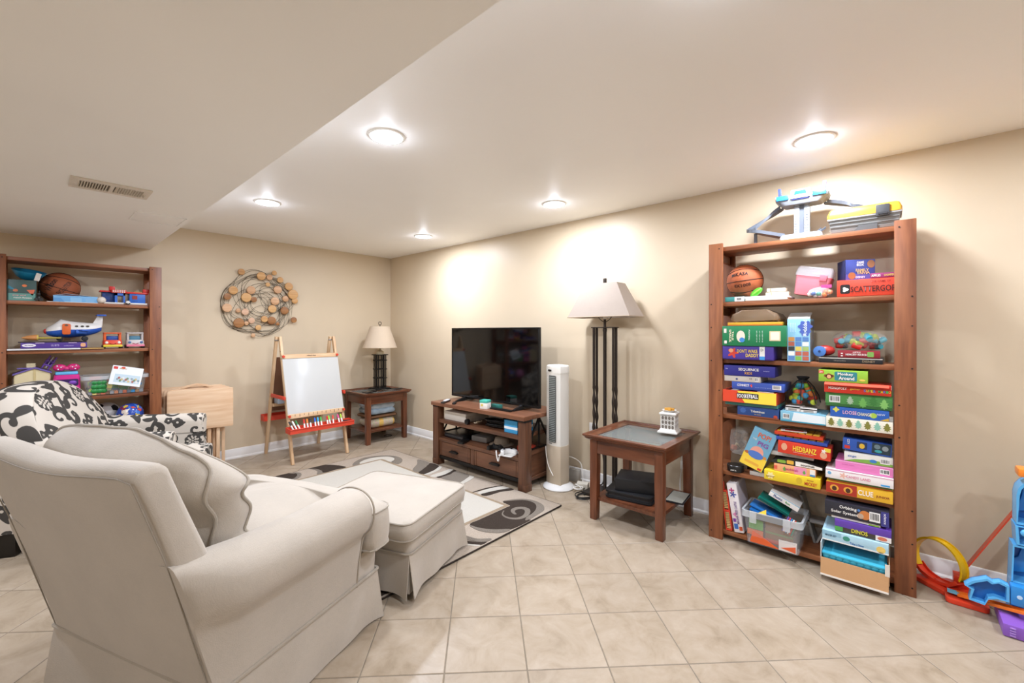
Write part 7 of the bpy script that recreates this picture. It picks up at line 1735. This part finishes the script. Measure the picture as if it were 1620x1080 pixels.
part('launch_track', G().loft([[(x0 + a, y, z) for a, z in ((-.018, z0), (.018, z0), (.018, z0 + .012), (.013, z0 + .012), (.013, z0 + .005), (-.013, z0 + .005), (-.013, z0 + .012), (-.018, z0 + .012))] for x0, y, z0 in ((-.095, -.02, .030), (-.315, -.36, .125))]), P('#e87422', .3), tk)
part('arrow_plate', G().prism([(-.115, -.05), (-.075, -.05), (-.065, .01), (-.105, .012)], .0345, .037), P('#6fc0dc', .35), tk)

bt_ = thing('toy_tower', 'bright blue plastic toy tower with purple base at the right edge', 'toy', (2.86, -.42, E_))
BLU, BLD, BLL, VIO = P('#2f86cc', .25), P('#1f68ad', .3), P('#58aee4', .25), P('#8457b4', .35)
def walled(poly, d0, d1, name, wall=.008, back=None, fr=None):
    """open-fronted moulded tray: back panel and a rim that follows the outline (outline in y,z; opens to -x)"""
    n = len(poly); cx = sum(p[0] for p in poly) / n; cz = sum(p[1] for p in poly) / n
    ins = [(y + (cx - y) * wall / max(.02, math.hypot(cx - y, cz - z)) * 1.2, z + (cz - z) * wall / max(.02, math.hypot(cx - y, cz - z)) * 1.2) for y, z in poly]
    part(name + '_back', G().prism(poly, d1 - .006, d1, 0), back or BLD, bt_)
    part(name + '_rim', G().loft([[(d0, y, z) for y, z in poly], [(d1 - .006, y, z) for y, z in poly], [(d1 - .006, y, z) for y, z in ins], [(d0, y, z) for y, z in ins]], loop=True), fr or BLL, bt_)
walled([(.050, .0), (-.16, .0), (-.16, .34), (.040, .34)], -.04, .05, 'lower_bay')
walled([(.030, .345), (-.14, .345), (-.14, .425), (.034, .425)], -.045, .05, 'middle_bay', back=BLL)
walled([(.030, .430), (-.12, .430), (-.12, .63), (-.04, .632), (-.015, .625), (.010, .608), (.024, .585), (.030, .555)], -.04, .05, 'upper_bay')
part('knob', G().ball((-.048, .005, .400), .016, 14, 10, (.6, 1, 1)), BLL, bt_); part('coin_slot', G().box(-.049, -.043, -.012, .006, .363, .371), P('#16314f', .4), bt_)
for poly in ([(.02, .47), (-.03, .48), (-.06, .56), (-.03, .545), (.0, .60), (.005, .54)], [(.03, .20), (-.01, .21), (-.03, .30), (.0, .33), (.015, .27), (.04, .25)]):
    part('moulded_figure', G().prism(poly, .030, .043, 0), BLU, bt_, bevel=.002)
part('ledge', G().box(-.04, .044, -.155, .045, .175, .182), BLL, bt_)
walled([(.172, .070), (.165, .118), (.185, .128), (.162, .155), (.118, .182), (.100, .172), (.080, .182), (.055, .172), (.055, .105), (.090, .105), (.115, .092), (.125, .064)], -.085, -.042, 'fish_tray')
part('clip_box', G().box(-.090, -.042, .005, .052, .10, .182), BLU, bt_, bevel=.006); part('clip_screw', G().cyl((-.0915, .028, .14), .008, .003, 0, 12), P('#b9d9ee', .3), bt_)
part('purple_base', G().box(-.175, .03, -.22, .085, 0, .052), VIO, bt_, bevel=.006)
for k in range(4): part('grip', G().box(-.179, -.174, .050, .066, .008 + .010 * k, .013 + .010 * k), P('#a884d0', .35), bt_)
part('yellow_gate', G().box(-.055, -.035, -.12, -.065, .06, .10), P('#e8c022', .35), bt_, bevel=.003); part('green_gate', G().box(-.05, -.03, -.14, -.075, .24, .32), P('#6cc23a', .35), bt_, bevel=.003); part('lilac_gate', G().box(-.05, -.03, -.14, -.06, .52, .58), P('#a07ad0', .35), bt_, bevel=.003)
part('top_launcher', G().box(-.06, .02, -.12, .028, .636, .672), P('#e8842c', .3), bt_, bevel=.010); part('launcher_window', G().box(-.064, -.058, -.06, .012, .645, .662), P('#ecc832', .3), bt_)
part('wheel', G().tube([(-.06, -.13 + .05 * math.cos(a), .12 + .05 * math.sin(a)) for a in [2 * math.pi * k / 24 for k in range(24)]], .007, 8, closed=True), BLL, bt_)
